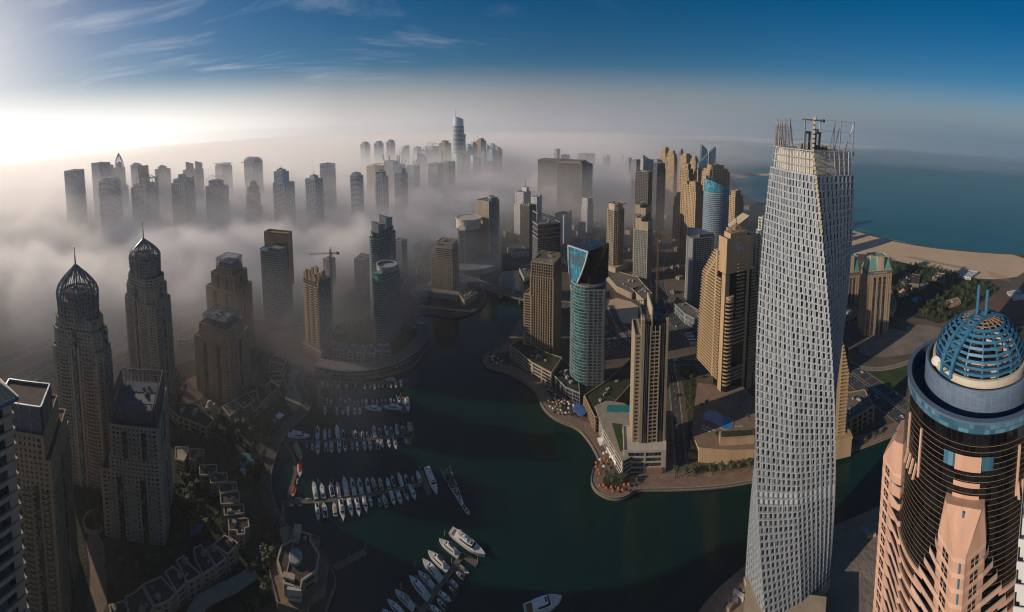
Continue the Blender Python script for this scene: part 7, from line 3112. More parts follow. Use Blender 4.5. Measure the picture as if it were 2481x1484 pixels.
pontoon("pontoon", "third floating pontoon, long, between two rows of yachts", [ZA(160, 1106), ZA(1000, 1108), ZA(1500, 1080), ZA(2070, 1020)], 3.4,
  [(ZA(600, 1108), ZA(604, 950)), (ZA(1222, 1095), ZA(1210, 955)), (ZA(1330, 1090), ZA(1326, 975)), (ZA(622, 1112), ZA(620, 1300)), (ZA(838, 1112), ZA(838, 1290)), (ZA(1234, 1100), ZA(1240, 1210)), (ZA(470, 1112), ZA(468, 1200))],
  [ZA(612, 900), ZA(812, 925), ZA(1018, 860), ZA(2014, 860), ZA(1128, 1080), ZA(1512, 1060)])
pontoon("pontoon_platform", "end platform of the third pontoon beside the dhow", [ZA(2012, 880), ZA(2105, 1165)], 5.0)
pontoon("shore_walkway", "narrow plank walkway following the shore past the red water bus", [ZA(160, 840), ZA(130, 1100), ZA(240, 1260), ZB(275, 0), ZB(292, 190), ZB(240, 360), ZB(165, 582)], 3.0)
pontoon("pontoon", "fourth floating pontoon, busiest, ending beside the large yacht", [ZB(95, 592), ZB(560, 588), ZB(1400, 480), ZB(2110, 332)], 3.4,
  [(ZB(618, 585), ZB(600, 420)), (ZB(852, 560), ZB(835, 400)), (ZB(1060, 525), ZB(1040, 330)), (ZB(1256, 500), ZB(1240, 330)), (ZB(860, 575), ZB(890, 740)), (ZB(1490, 480), ZB(1530, 640)), (ZB(640, 590), ZB(668, 780))],
  [ZB(612, 330), ZB(826, 320), ZB(1050, 260), ZB(2055, 150)])
pontoon("pontoon_platform", "end platform of the fourth pontoon", [ZB(2060, 165), ZB(2190, 490)], 4.5)
pontoon("shore_ramp", "ramp from the quay to the fourth pontoon", [ZB(118, 600), ZB(118, 870)], 3.0)
pontoon("pontoon", "nearest floating pontoon, running out of the lower edge", [ZC(1490, 560), ZC(1060, 1120), ZC(830, 1484), ZC(640, 1780)], 3.6,
  [(ZC(1210, 960), ZC(1400, 1120)), (ZC(1050, 1170), ZC(1240, 1350)), (ZC(1370, 745), ZC(1530, 900)), (ZC(900, 1390), ZC(1010, 1484)), (ZC(1000, 1180), ZC(730, 890)), (ZC(820, 1450), ZC(510, 1150))],
  [ZC(720, 760), ZC(498, 1090), ZC(1196, 250), ZC(1310, 700), ZC(996, 1200), ZC(1730, 690)])
pontoon("pontoon_platform", "end platform of the nearest pontoon beside the largest yacht", [ZC(1470, 545), ZC(1722, 712)], 3.6)
pontoon("jetty", "bare concrete jetty reaching out from the octagonal pavilion", [(807, 1376), (886, 1336)], 4.0, (), [(886, 1330), (846, 1352)])


# ================================================================= low buildings, planting, traffic
ZV = lambda X, Y: (X * 0.2857, 1060 + Y * 0.2857)
ZD = lambda X, Y: (620.2 + X * 0.2551, 681.4 + Y * 0.2551)
ZE = lambda X, Y: (X * 0.2551, 681.4 + Y * 0.2551)
ZO = lambda X, Y: (620.2 + X * 0.2857, 1060 + Y * 0.2857)
villa_w = wall_mat("villa_render", (0.34, 0.265, 0.19))


def villa(label, px, h, group, roof=None, box=True, seed=0):
 """flat roofed terrace house; the outline is its parapet"""
 poly = [tuple(G(x, y, h).xy) for x, y in px]
 n = len(poly)
 if sum(poly[i][0] * poly[(i + 1) % n][1] - poly[(i + 1) % n][0] * poly[i][1] for i in range(n)) < 0:
  poly = poly[::-1]
 c = cen(poly)
 root = thing("terrace_house", label, "house", (*c, 0), group)
 W, GL, RF = MB(), MB(), MB()
 facade(W, GL, poly, QZ, h, dict(fh=3.6, sp=1.9, so=0.22, bay=3.6, pw=2.3, po=0.24, cw=1.6))
 roof_cap(RF, poly, h, 0.9, 0.55)
 W.build("wall", villa_w, root)
 GL.build("glazing", g_win, root)
 RF.build("roof", [sandy, roof or droof], root)
 r = random.Random(seed + n * 7)
 if box:
  k = MB()
  p = Vector(c).lerp(Vector(poly[r.randrange(n)]), 0.45)
  k.box(p, 3.2, 2.4, h + 0.15, h + 2.6, r.random())
  k.build("stair_head", villa_w, root)
  k = MB()
  p = Vector(c).lerp(Vector(poly[r.randrange(n)]), 0.5)
  k.box(p, 1.5, 1.2, h + 0.15, h + 1.2, r.random())
  k.build("air_conditioner", grey, root)
 return root


GVS = "stepped terrace houses round the near garden"
VS = [((1690, 240), (1835, 235), (1842, 290), (1780, 330), (1695, 330)), ((1780, 310), (1922, 302), (1935, 378), (1785, 398)), ((1855, 400), (2003, 382), (2015, 450), (1862, 478)),
  ((1868, 484), (2022, 458), (2036, 540), (1990, 548), (1985, 570), (1872, 574)), ((1895, 585), (2062, 572), (2076, 650), (1902, 672)), ((1932, 700), (2104, 690), (2116, 768), (2078, 780), (2075, 830), (2012, 836), (2008, 800), (1945, 796)),
  ((1905, 838), (1985, 880), (2018, 905), (1990, 940), (1930, 1005), (1812, 912)), ((1742, 965), (1808, 915), (1918, 1032), (1832, 1100)), ((1640, 952), (1708, 915), (1738, 970), (1826, 1104), (1720, 1170), (1660, 1050)),
  ((1496, 1052), (1558, 1012), (1585, 1062), (1712, 1172), (1590, 1240)), ((1396, 1152), (1468, 1102), (1560, 1180), (1580, 1245), (1500, 1320)), ((1215, 1252), (1368, 1188), (1490, 1325), (1440, 1392), (1312, 1444)),
  ((1060, 1362), (1146, 1322), (1205, 1262), (1305, 1448), (1240, 1560), (1110, 1560)), ((920, 1434), (1056, 1392), (1110, 1560), (980, 1640))]
for i, v in enumerate(VS):
 villa("flat roofed terrace house, %s round the garden counting from beside the fountain" % ORD[i], [ZV(*p) for p in v], 15.0 - (i % 3), GVS, seed=i)
GVF = "terrace houses beside the bend of the left promenade"
for i, (v, h) in enumerate(((((130, 765), (165, 708), (298, 732), (272, 800)), 15), (((128, 800), (268, 806), (240, 862), (124, 868)), 13), (((148, 908), (268, 900), (276, 950), (152, 956)), 12),
       (((86, 992), (136, 957), (226, 1002), (152, 1072)), 14), (((0, 1012), (40, 986), (140, 1082), (44, 1172)), 13), (((-60, 1120), (0, 1080), (60, 1180), (-20, 1250)), 12))):
 villa("beige terrace house above the promenade bend, %s counting away from the slim unfinished tower" % ORD[i], [ZD(*p) for p in v], h, GVF, seed=30 + i)
GVL = "low villas among trees between the left towers"
for i, (v, h) in enumerate(((((1690, 500), (1830, 440), (1910, 470), (1790, 560), (1695, 560)), 12), (((1090, 710), (1150, 670), (1225, 655), (1225, 720), (1105, 780)), 13), (((2110, 1200), (2230, 1130), (2300, 1190), (2180, 1290)), 13),
       (((2230, 1140), (2340, 1070), (2420, 1130), (2320, 1210)), 14), (((2290, 1010), (2420, 960), (2440, 1040), (2360, 1070)), 12))):
 villa("pale low villa among trees, %s from the onion towers" % ORD[i], [ZE(*p) for p in v], h, GVL, seed=60 + i)
# community hall with a little dome and turret
hall = podium_block("courtyard_hall", "low stepped hall with a small domed turret between two stepped towers", [ZE(*p) for p in ((1600, 1205), (1680, 1160), (1880, 1180), (2000, 1260), (2030, 1330), (1960, 1400), (1800, 1330), (1690, 1290))], 13, villa_w, g_dark,
     dict(fh=5, sp=1.6, so=0.3, bay=5, pw=2.2, po=0.3, cw=2), droof, "hall", clut=4)
k = MB()
p = G(*ZE(1995, 1190), 16).xy
k.box(p, 9, 9, 13.2, 17, 0.5)
k.revolve(p, [(3.2, 17), (3.2, 19.5), (2.9, 20.6), (1.8, 21.7), (0, 22.2)], 16)
o = k.build("domed_turret", sandy, hall)
villa("slatted roof house beside the near stepped tower's garden", [ZV(*p) for p in ((1485, 90), (1600, 80), (1605, 120), (1560, 210), (1485, 190))], 14, GVS, sandy, False, 90)
villa("corner house by the fountain court", [ZV(*p) for p in ((1610, 100), (1730, 108), (1728, 150), (1660, 165), (1655, 200), (1608, 190))], 14, GVS, None, True, 91)


# octagonal pavilion on the quay
def pavilion():
 px = [(330, 792), (466, 832), (460, 880), (536, 1000), (516, 1140), (392, 1225), (378, 1290), (240, 1250), (180, 1050), (216, 925), (322, 874)]
 poly = [tuple(G(*ZO(*p), 15).xy) for p in px]
 n = len(poly)
 if sum(poly[i][0] * poly[(i + 1) % n][1] - poly[(i + 1) % n][0] * poly[i][1] for i in range(n)) < 0:
  poly = poly[::-1]
 c = cen(poly)
 root = thing("octagonal_pavilion", "eight-sided brown roofed club building on the lower left quay", "clubhouse", (*c, 0))
 W, GL, RF = MB(), MB(), MB()
 facade(W, GL, poly, QZ, 15, dict(fh=4, sp=1.7, so=0.3, bay=6, pw=1.6, po=0.35, cw=2))
 RF.ring(offs(poly, 0.3), offs(poly, -0.8), 14.4, 16.0)
 RF.cur = 1
 RF.face([(*p, 15.1) for p in offs(poly, -0.8)])
 W.build("wall", villa_w, root)
 GL.build("glazing", g_dark, root)
 RF.build("roof", [sandy, droof], root)
 tr = MB()
 tr.prism(offs(poly, 5.5), QZ, 8.0, True)
 tr.ring(offs(poly, 5.6), offs(poly, 5.1), 7.8, 9.0)
 tr.build("terrace", brown, root)
 p = G(*ZO(336, 1020), 16).xy
 d = MB()
 d.revolve(p, [(4.6, 15.1), (4.6, 17.0), (4.0, 17.2), (0, 17.3)], 24)
 d.build("roof_drum", grey, root)
 s = MB()
 a, b = Vector(G(*ZO(322, 874), 15.4).xy), Vector(G(*ZO(240, 1250), 15.4).xy)
 s.beam((*a, 15.5), (*b, 15.5), 0.6, 0.8)
 s.build("roof_ridge", sandy, root)
 for q, sx, sy, z in ((ZO(352, 825), 5, 6, 4.5), (ZO(345, 885), 3, 3, 2), (ZO(270, 1195), 6, 3, 2), (ZO(310, 1215), 3, 3, 2.4), (ZO(418, 866), 2, 2, 1.2)):
  u = MB()
  u.box(G(*q, 15).xy, sx, sy, 15.15, 15.1 + z, 0.4)
  u.build("plant_box", sandy, root)
 # white sign wall with an emblem
 A, B = Vector(G(*ZO(268, 1275), 15).xy), Vector(G(*ZO(385, 1290), 15).xy)
 e = (B - A).normalized()
 nr = Vector((e.y, -e.x))
 if nr.dot(A) > 0:
  nr = -nr
 w = MB()
 w.box(A.lerp(B, .5) + nr * 0.8, (B - A).length, 1.6, QZ, 15.8, math.atan2(e.y, e.x))
 w.build("sign_wall", cream, root)
 em = MB()
 q = A.lerp(B, .5) + nr * 1.75
 for k in range(5):
  x = -2.4 + k * 1.2
  em.beam((q.x + e.x * x, q.y + e.y * x, 11), (q.x + e.x * (x + 0.7), q.y + e.y * (x + 0.7), 12.0 + 0.4 * (k % 2)), 0.25)
 em.beam((q.x - e.x * 3.2, q.y - e.y * 3.2, 10.8), (q.x + e.x * 3.2, q.y + e.y * 3.2, 10.8), 0.22)
 em.build("sign_emblem", dgrey, root)
 aw = MB()
 for k in range(8):
  t = k / 8
  pts = [ZO(190 + 70 * t, 770 - 12 * t), ZO(190 + 70 * (t + .1), 770 - 12 * (t + .1)), ZO(225 + 100 * (t + .1), 900 - 60 * (t + .1)), ZO(225 + 100 * t, 900 - 60 * t)]
  aw.face([(*G(*p, 7).xy, 7.0 + 0.2 * (k % 2)) for p in pts])
 aw.build("pergola", tan_c, root)


pavilion()


# curved arcade at the foot of the near garden terraces
def arcade():
 pts = [tuple(G(*ZV(*p), 9).xy) for p in ((2165, 1128), (2080, 1195), (1960, 1262), (1820, 1320), (1700, 1400), (1640, 1484), (1600, 1600))]
 pts = smooth_line(pts, 2)
 root = thing("curved_arcade", "dark curved colonnade sweeping below the garden terrace houses", "arcade", (*pts[0], 0))
 mb = MB()
 for s in strip(pts, -4, 4):
  ar = (s[1][0] - s[0][0]) * (s[2][1] - s[0][1]) - (s[1][1] - s[0][1]) * (s[2][0] - s[0][0])
  mb.prism(list(s) if ar > 0 else list(s)[::-1], 7.6, 9.0, True, True)
 mb.build("roof", villa_w, root)
 for i, p in enumerate(resample(pts, 6.5)):
  c = MB()
  c.box(p, 1.1, 1.1, QZ, 7.6, 0.5)
  c.build("column", villa_w, root)


arcade()


# curved terrace of houses and shops under the teal pair
def crescent():
 inner = plan([(775, 868), (840, 880), (920, 872), (985, 845), (1012, 812), (1008, 785)], 12, 2)
 root = thing("shopping_crescent", "curved glass fronted arcade wrapping the waterside under the teal pair", "building", (*inner[0], 0))
 W, GL, RF = MB(), MB(), MB()
 for s in strip(inner, 0, 16):
  ar = (s[1][0] - s[0][0]) * (s[2][1] - s[0][1]) - (s[1][1] - s[0][1]) * (s[2][0] - s[0][0])
  q = list(s) if ar > 0 else list(s)[::-1]
  GL.prism(q, QZ, 10.4, False)
  W.prism(offs(q, 0.15), 10.4, 12, False)
  W.prism(offs(q, 0.15), 6.4, 7.2, False)
  RF.face([(*p, 11.98) for p in q])
 for p in resample(inner, 6):
  W.box(p, 0.9, 0.9, QZ, 10.4, 0.5)
 W.build("wall", grey, root)
 GL.build("glazing", g_dark, root)
 RF.build("roof", roofm, root)
 gp = "gabled row houses on the crescent roof"
 hp = [((880, 640), (940, 650)), ((965, 655), (1040, 665)), ((1050, 650), (1125, 655)), ((1135, 640), (1200, 645)), ((1210, 640), (1275, 640)), ((740, 625), (850, 640))]
 for i, (a, b) in enumerate(hp):
  A, B = Vector(G(*ZD(*a), 20).xy), Vector(G(*ZD(*b), 20).xy)
  e = (B - A).normalized()
  nr = Vector((-e.y, e.x))
  if nr.dot(A) < 0:
   nr = -nr
  q = [A - nr * 6, B - nr * 6, B + nr * 9, A + nr * 9]
  poly = [tuple(p) for p in q]
  if sum(poly[i_][0] * poly[(i_ + 1) % 4][1] - poly[(i_ + 1) % 4][0] * poly[i_][1] for i_ in range(4)) < 0:
   poly = poly[::-1]
  h = thing("row_house", "grey row house with a dark terrace on the crescent, %s from the left" % ORD[(i + 1) % 6], "house", (*cen(poly), 0), gp)
  W_, G_, R_ = MB(), MB(), MB()
  facade(W_, G_, poly, QZ, 19 + (i % 2), dict(fh=4, sp=1.3, so=0.25, bay=5, pw=1.2, po=0.3, cw=1.3))
  roof_cap(R_, poly, 19 + (i % 2), 1.0)
  q_ = MB()
  q_.box(Vector(cen(poly)) + nr * 4, 5, 4, 19.2 + (i % 2), 22.5, math.atan2(e.y, e.x))
  q_.build('stair_head', grey, h)
  W_.build("wall", grey, h)
  G_.build("glazing", g_dark, h)
  R_.build("roof", [grey, roofm], h)


crescent()
podium_block("site_building", "low grey building by the bridge approach, in light fog", [ZD(*p) for p in ((1440, 100), (1530, 40), (1640, 30), (1625, 120), (1530, 160))], 14, grey, g_grey, "punched")
podium_block("site_building", "cream building with a flat roof right of the lettered tower's foot", [ZD(*p) for p in ((1930, 130), (2070, 70), (2105, 110), (1980, 190))], 14, sandy, g_dark, "punched")
podium_block("villa_compound", "cluster of ornate pale villas fading at the foot of the dark slanted tower", [(1258, 650), (1285, 640), (1295, 665), (1270, 675)], 10, white, g_dark, "punched")
podium_block("ornate_block", "pale arcaded block at the foot of the rounded sandstone tower", [(1470, 668), (1500, 660), (1545, 672), (1560, 690), (1530, 712), (1495, 695)], 13, sandy, g_dark, "punched")
podium_block("ornate_block", "second arcaded pale block nearer the avenue", [(1530, 700), (1560, 690), (1580, 712), (1560, 728)], 13, sandy, g_dark, "punched")
podium_block("low_block", "low retail block at the edge of the avenue, in haze", [(1538, 478), (1562, 474), (1570, 492), (1545, 496)], 14, sandy, g_dark, "punched")
podium_block("garden_lodge", "terracotta garden lodge with stepped roofs among the palms", [(2260, 672), (2270, 662), (2290, 664), (2288, 680)], 11, pink, g_dark, "punched")
podium_block("garden_lodge", "long low pink lodge beside the rock grotto", [(2208, 698), (2242, 684), (2250, 688), (2215, 708)], 8, pinkb, g_dark, "punched")
podium_block("garden_lodge", "dark flat roofed lodge at the garden's back", [(2176, 672), (2190, 660), (2230, 668), (2225, 690), (2190, 686)], 8, brown, g_dark, "punched", droof)
podium_block("beach_club", "white roofed beach club beside the umbrella field", [(2322, 668), (2345, 655), (2370, 660), (2352, 674)], 8, white, g_dark, "punched", white)
podium_block("garden_lodge", "tiled lodge at the garden's near edge", [(2292, 730), (2320, 722), (2328, 730), (2300, 742)], 8, pink, g_dark, "punched", rust)
for i, pp in enumerate((((2440, 708), (2470, 702), (2475, 708), (2446, 714)), ((2452, 716), (2490, 712), (2490, 720), (2456, 724)))):
 podium_block("site_cabin", "white site cabin at the edge of the bare field, %s" % ("seaward" if i == 0 else "landward"), pp, 7, white, g_dark, "punched", white, "cabin", clut=0)
# rock grotto and its pool
k = MB()
rr = random.Random(17)
gp_ = G(2188, 713, QZ).xy
for i in range(26):
 a = rr.uniform(0, 6.28)
 d = rr.uniform(0, 13)
 q = (gp_.x + d * math.cos(a), gp_.y + d * math.sin(a) * .7)
 r0 = rr.uniform(3, 6)
 k.revolve(q, [(r0, QZ), (r0 * .8, QZ + 6 * (1 - d / 16)), (r0 * .4, QZ + 10 * (1 - d / 18)), (0, QZ + 12 * (1 - d / 18))], 7)
tag(k.build("rock_grotto", pink), "jagged pink rock mound beside the garden pool", "rockwork")
patch("pool", [(2206, 724), (2222, 718), (2236, 724), (2230, 731), (2212, 732)], pool_m, QZ + 0.1)
patch("pool", [ZV(1610, 800), ZV(1640, 690), ZV(1700, 700), ZV(1730, 780), ZV(1620, 870)], pool_m, QZ + 0.1)

# fountain court
k = MB()
p = G(*ZV(2078, 215), QZ).xy
k.revolve(p, [(9, QZ), (9, QZ + 0.6), (8.2, QZ + 0.6), (8.2, QZ + 0.2)], 32)
ft_ = MB()
ft_.revolve(p, [(3, QZ + .2), (3, QZ + 1.0), (2.4, QZ + 1.0), (0.5, QZ + 2.0), (0, QZ + 2.2)], 24)
ft = thing("fountain", "round teal tiled fountain in the paved court by the promenade", "fountain", (p.x, p.y, 0))
k.build("basin", pave2, ft)
ft_.build("pedestal", pave2, ft)
k = MB()
k.revolve(p, [(8.2, QZ + 0.45), (3.0, QZ + 0.45)], 32)
k.build("water", pool_t, ft)
k = MB()
for i in range(16):
 a = 2 * math.pi * i / 16
 k.beam((p.x + 3 * math.cos(a), p.y + 3 * math.sin(a), QZ + .5), (p.x + 8 * math.cos(a), p.y + 8 * math.sin(a), QZ + .5), 0.5, 0.15)
k.build("tile_spoke", tealroof, ft, kind="stuff")
k = MB()
p = G(*ZV(795, 700), QZ + 4).xy
k.revolve(p, [(8.5, QZ), (8.5, QZ + 4), (7.6, QZ + 4), (7.6, QZ + 1)], 28)
tag(k.build("round_well", villa_w), "ring shaped light well wall in the garden between near towers", "well")

# canopies
canvas_w = plain("white_canvas", (0.66, 0.65, 0.62), 0.8)


def tent(name, label, px, h0, h1, m, group=None):
 poly = [tuple(G(x, y, h0).xy) for x, y in px]
 n = len(poly)
 if sum(poly[i][0] * poly[(i + 1) % n][1] - poly[(i + 1) % n][0] * poly[i][1] for i in range(n)) < 0:
  poly = poly[::-1]
 c = cen(poly)
 root = thing(name, label, "canopy", (*c, 0), group)
 k = MB()
 k.prism(poly, h0, h0 + 0.5, False)
 for i in range(n):
  a, b = poly[i], poly[(i + 1) % n]
  m_ = Vector(c).lerp((Vector(a) + Vector(b)) / 2, 0.45)
  zm = h0 + 0.5 + (h1 - h0) * 0.35
  k.face([(*a, h0 + .5), (*b, h0 + .5), (m_.x, m_.y, zm)])
  k.face([(*b, h0 + .5), (*c, h1), (m_.x, m_.y, zm)])
  k.face([(*c, h1), (*a, h0 + .5), (m_.x, m_.y, zm)])
 k.build("canvas", m, root)
 k = MB()
 for p in offs(poly, -0.3):
  k.beam((*p, QZ), (*p, h0), 0.2)
 k.build("post", steel, root, kind="stuff")
 return root


ZF = lambda X, Y: (1240.5 + X * 0.2857, 1060 + Y * 0.2857)
tn = "row of white pointed tents by the quay"
for i in range(4):
 x0, y0 = 800 + i * 19, 92 + i * 36
 tent("pointed_tent", "white pointed tent beside the hotel podium, %s from the blue awning" % ORD[i], [ZF(x0, y0), ZF(x0 + 42, y0 - 20), ZF(x0 + 62, y0 + 18), ZF(x0 + 20, y0 + 38)], 6, 11, canvas_w, tn)
tent("arched_canopy", "long pale fabric roof beside the pointed tents", [ZF(722, 12), ZF(815, -20), ZF(836, 48), ZF(748, 78)], 7, 9, canvas_w)
tent("blue_awning", "flat blue awning on the promenade before the dark sign wall", [(1385, 992), (1400, 977), (1424, 998), (1408, 1012)], 7, 7.6, plain("blue_canvas", (0.05, 0.13, 0.32), 0.7))
tent("promenade_shelter", "pale roof on the promenade under the car park", [(1258, 880), (1278, 870), (1300, 890), (1280, 900)], 6, 7.2, tan_c)
tl_ = "white canopies along the crescent's waterfront"
for i, (x, y, w) in enumerate(((930, 820, 55), (1040, 808, 65), (1180, 800, 80), (1270, 780, 80), (1370, 755, 95), (1565, 420, 70), (1540, 545, 50))):
 tent("cafe_canopy", "white cafe canopy on the crescent waterfront, %s from the left" % ORD[i], [ZD(x - w / 2, y + 14), ZD(x + w / 2, y + 4), ZD(x + w / 2, y - 24), ZD(x - w / 2, y - 16)], 6, 8, canvas_w, tl_)
for i, (x, y) in enumerate(((357, 1190), (397, 1185))):
 tent("yellow_parasol", "yellow parasol on the dark bend of the promenade, %s" % ("left one" if i == 0 else "right one"), [ZD(x - 18, y), ZD(x, y - 14), ZD(x + 18, y), ZD(x, y + 14)], 5.5, 7, yel_p, "pair of yellow parasols")
tent("square_canopy", "grey square canopy on the promenade near the shore walkway", [ZD(180, 1285), ZD(225, 1250), ZD(268, 1275), ZD(220, 1315)], 6, 7.4, canvas_w)
tent("square_canopy", "smaller pale canopy beside the square one", [ZD(132, 1330), ZD(160, 1310), ZD(190, 1335), ZD(160, 1360)], 6, 7.2, canvas_w)
tent("winged_canopy", "white twin-winged sail shade between the onion towers and a stepped tower", [ZE(1143, 1075), ZE(1180, 1050), ZE(1226, 1082), ZE(1190, 1118)], 9, 14, canvas_w)
tent("white_marquee", "white marquee by the fountain court", [ZV(2030, 280), ZV(2055, 262), ZV(2095, 290), ZV(2075, 330)], 6, 8, canvas_w)


# ---------------------------------------------------------------- planting
leaf = noise_mat("leaf", [(0.25, (0.014, 0.024, 0.008)), (0.5, (0.032, 0.052, 0.016)), (0.8, (0.062, 0.082, 0.03))], 0.9, 3, 0.7)
frond = noise_mat("palm_frond", [(0.3, (0.03, 0.045, 0.016)), (0.7, (0.07, 0.085, 0.035))], 0.7, 3, 0.65)
bark = wall_mat("bark", (0.11, 0.08, 0.055), streak=False, scale=2)


def make_palm(seed):
 r = random.Random(seed)
 root = thing("palm_tree", "x", "palm", (0, 0, 0))
 h = 7.0
 t = MB()
 p = Vector((0, 0, 0))
 for i in range(4):
  q = Vector((r.uniform(-.12, .12) * i, r.uniform(-.12, .12) * i, h * (i + 1) / 4))
  t.beam(p, q, 0.55 - 0.05 * i, n=6)
  p = q
 t.build("trunk", bark, root)
 c = MB()
 for i in range(22):
  a = 2 * math.pi * i / 22 + r.uniform(-.2, .2)
  up_ = r.uniform(-0.35, 0.95)
  L = r.uniform(2.6, 3.6)
  pts = []
  for k in range(4):
   s = k / 3
   pts.append(p + Vector((math.cos(a) * L * s, math.sin(a) * L * s, up_ * L * s - 1.5 * s * s * L * 0.55)))
  sd_ = Vector((-math.sin(a), math.cos(a), 0))
  for k in range(3):
   w0, w1 = (0.22, 0.5, 0.42, 0.05)[k], (0.22, 0.5, 0.42, 0.05)[k + 1]
   for s in (-1, 1):
    dr = Vector((0, 0, -0.25))
    c.face([pts[k], pts[k + 1], pts[k + 1] + sd_ * s * w1 + dr * w1, pts[k] + sd_ * s * w0 + dr * w0])
 c.build("crown", frond, root)
 return root


def make_tree(seed, h=6.5, w=6.0):
 r = random.Random(seed)
 root = thing("broadleaf_tree", "x", "tree", (0, 0, 0))
 t = MB()
 t.beam((0, 0, 0), (0.1, 0, h * .45), 0.5, n=6, r2=0.7)
 tips = []
 for i in range(5):
  a = 2 * math.pi * i / 5 + r.uniform(-.4, .4)
  q = (math.cos(a) * w * .28, math.sin(a) * w * .28, h * r.uniform(.6, .8))
  t.beam((0.1, 0, h * .42), q, 0.25, n=5, r2=0.4)
  tips.append(q)
 t.build("trunk", bark, root)
 c = MB()
 cl = []
 for i in range(9):
  a = r.uniform(0, 6.28)
  d = r.uniform(0, w * .36)
  cl.append((math.cos(a) * d, math.sin(a) * d, h * r.uniform(.5, .92), r.uniform(1.1, 1.9)))
 for x, y, z, rad in cl:
  for k in range(34):
   u = Vector((r.gauss(0, 1), r.gauss(0, 1), r.gauss(0, 0.8))).normalized()
   p = Vector((x, y, z)) + u * rad * r.uniform(.65, 1.1)
   n_ = (u + Vector((r.uniform(-.6, .6), r.uniform(-.6, .6), r.uniform(-.2, .8)))).normalized()
   s = n_.cross(Vector((r.random(), r.random(), r.random()))).normalized()
   q = n_.cross(s)
   z_ = r.uniform(.3, .62)
   c.face([p - s * z_, p - q * z_ * .7, p + s * z_, p + q * z_ * .7])
 c.build("crown", leaf, root)
 return root


PALMS, TREES = [], []


def plant(kind, seedn, p, label, group, s=1.0, rz=None):
 lib = PALMS if kind == "palm" else TREES
 i = seedn % 3
 rz = rnd.uniform(0, 6.28) if rz is None else rz
 while len(lib) <= i:
  lib.append(None)
 if lib[i] is None:
  o = make_palm(40 + i) if kind == "palm" else make_tree(70 + i)
  lib[i] = o
  o.location, o.rotation_euler, o.scale = p, (0, 0, rz), (s, s, s)
  o["label"] = label
 else:
  o = copy_thing(lib[i], p, rz, label, s)
 o["group"] = group
 return o


def inside(p, poly):
 c = False
 n = len(poly)
 for i in range(n):
  a, b = poly[i], poly[(i + 1) % n]
  if (a[1] > p[1]) != (b[1] > p[1]) and p[0] < (b[0] - a[0]) * (p[1] - a[1]) / (b[1] - a[1]) + a[0]:
   c = not c
 return c


def built(p):
 """roughly whether a low building or tower foot already stands at this plan point"""
 for cx, cy_, r in FEET:
  if (p[0] - cx) ** 2 + (p[1] - cy_) ** 2 < r * r:
   return True
 return False


FEET = []
for o in list(COL.objects):
 if o.type == 'MESH' and o.parent is not None and o.name.split('.')[0] in ("wall", "podium", "curtain_wall"):
  xs = [v.co for v in o.data.vertices]
  lo = [min(v[i] for v in xs) for i in range(2)]
  hi = [max(v[i] for v in xs) for i in range(2)]
  og = o["org"]
  FEET.append(((lo[0] + hi[0]) / 2 + og[0], (lo[1] + hi[1]) / 2 + og[1], 0.40 * (hi[0] - lo[0] + hi[1] - lo[1]) / 2 + 1.5))


def grove(px, n, kinds, label, group, s0, s1, seed, gap=3.0):
 r = random.Random(seed)
 poly = [tuple(G(x, y, QZ).xy) for x, y in px]
 x0, x1 = min(p[0] for p in poly), max(p[0] for p in poly)
 y0, y1 = min(p[1] for p in poly), max(p[1] for p in poly)
 done, tries = [], 0
 while len(done) < n and tries < n * 60:
  tries += 1
  p = (r.uniform(x0, x1), r.uniform(y0, y1))
  if not inside(p, poly) or built(p) or any((p[0] - q[0]) ** 2 + (p[1] - q[1]) ** 2 < gap * gap for q in done):
   continue
  done.append(p)
  kd = r.choice(kinds)
  lb_ = label[0] if kd == "tree" else label[1]
  plant(kd, r.randrange(3), (p[0], p[1], QZ), lb_, group, r.uniform(s0, s1))


for i, (x, y) in enumerate(((1385, 345), (1465, 340), (1540, 335), (1697, 322), (1777, 312), (1857, 300), (1930, 290), (2015, 275))):
 p = G(*ZF(x, y), QZ)
 plant("palm", i, (p.x, p.y, QZ), "date palm on the brick quay, %s along from the round planter" % ORD[i], "date palms along the hotel quay", 1.25)
for i, (x, y) in enumerate(((2020, 1112), (2046, 1100), (2072, 1088), (2096, 1076), (2118, 1066))):
 p = G(x, y, QZ)
 plant("palm", i, (p.x, p.y, QZ), "small palm before the gold terraces, %s from the twisted tower" % ORD[i], "palms before the gold terraces", 0.95)
pl = [(1470, 1150), (1500, 1155), (1525, 1165), (1510, 1185), (1470, 1185), (1458, 1165)]
patch("planter", pl, shrubm, QZ + 0.15)
for i in range(7):
 p = G(1468 + 8 * i, 1160 + (i * 7) % 18, QZ)
 plant("palm", i, (p.x, p.y, QZ), "palm crowded in the round quay planter", "palms in the round quay planter", 0.85)
grove([(2150, 640), (2260, 650), (2390, 690), (2420, 705), (2290, 785), (2230, 765), (2155, 745), (2140, 690)], 175, ("tree", "tree", "palm"), ("broadleaf tree crowding the hotel gardens", "palm in the hotel gardens"), "trees filling the hotel gardens", 1.0, 1.7, 1, 4.5)
grove([(2105, 612), (2160, 630), (2240, 645), (2330, 668), (2300, 690), (2180, 660)], 30, ("palm", "tree"), ("tree at the back edge of the beach", "palm at the back edge of the beach"), "trees along the back of the beach", 0.8, 1.3, 2, 7)
grove([(300, 940), (430, 900), (470, 960), (400, 985), (300, 1000)], 26, ("tree", "tree", "palm"), ("dark tree between the onion towers and the hall", "palm between the onion towers and the hall"), "trees between the onion towers and the hall", 0.9, 1.5, 3, 6)
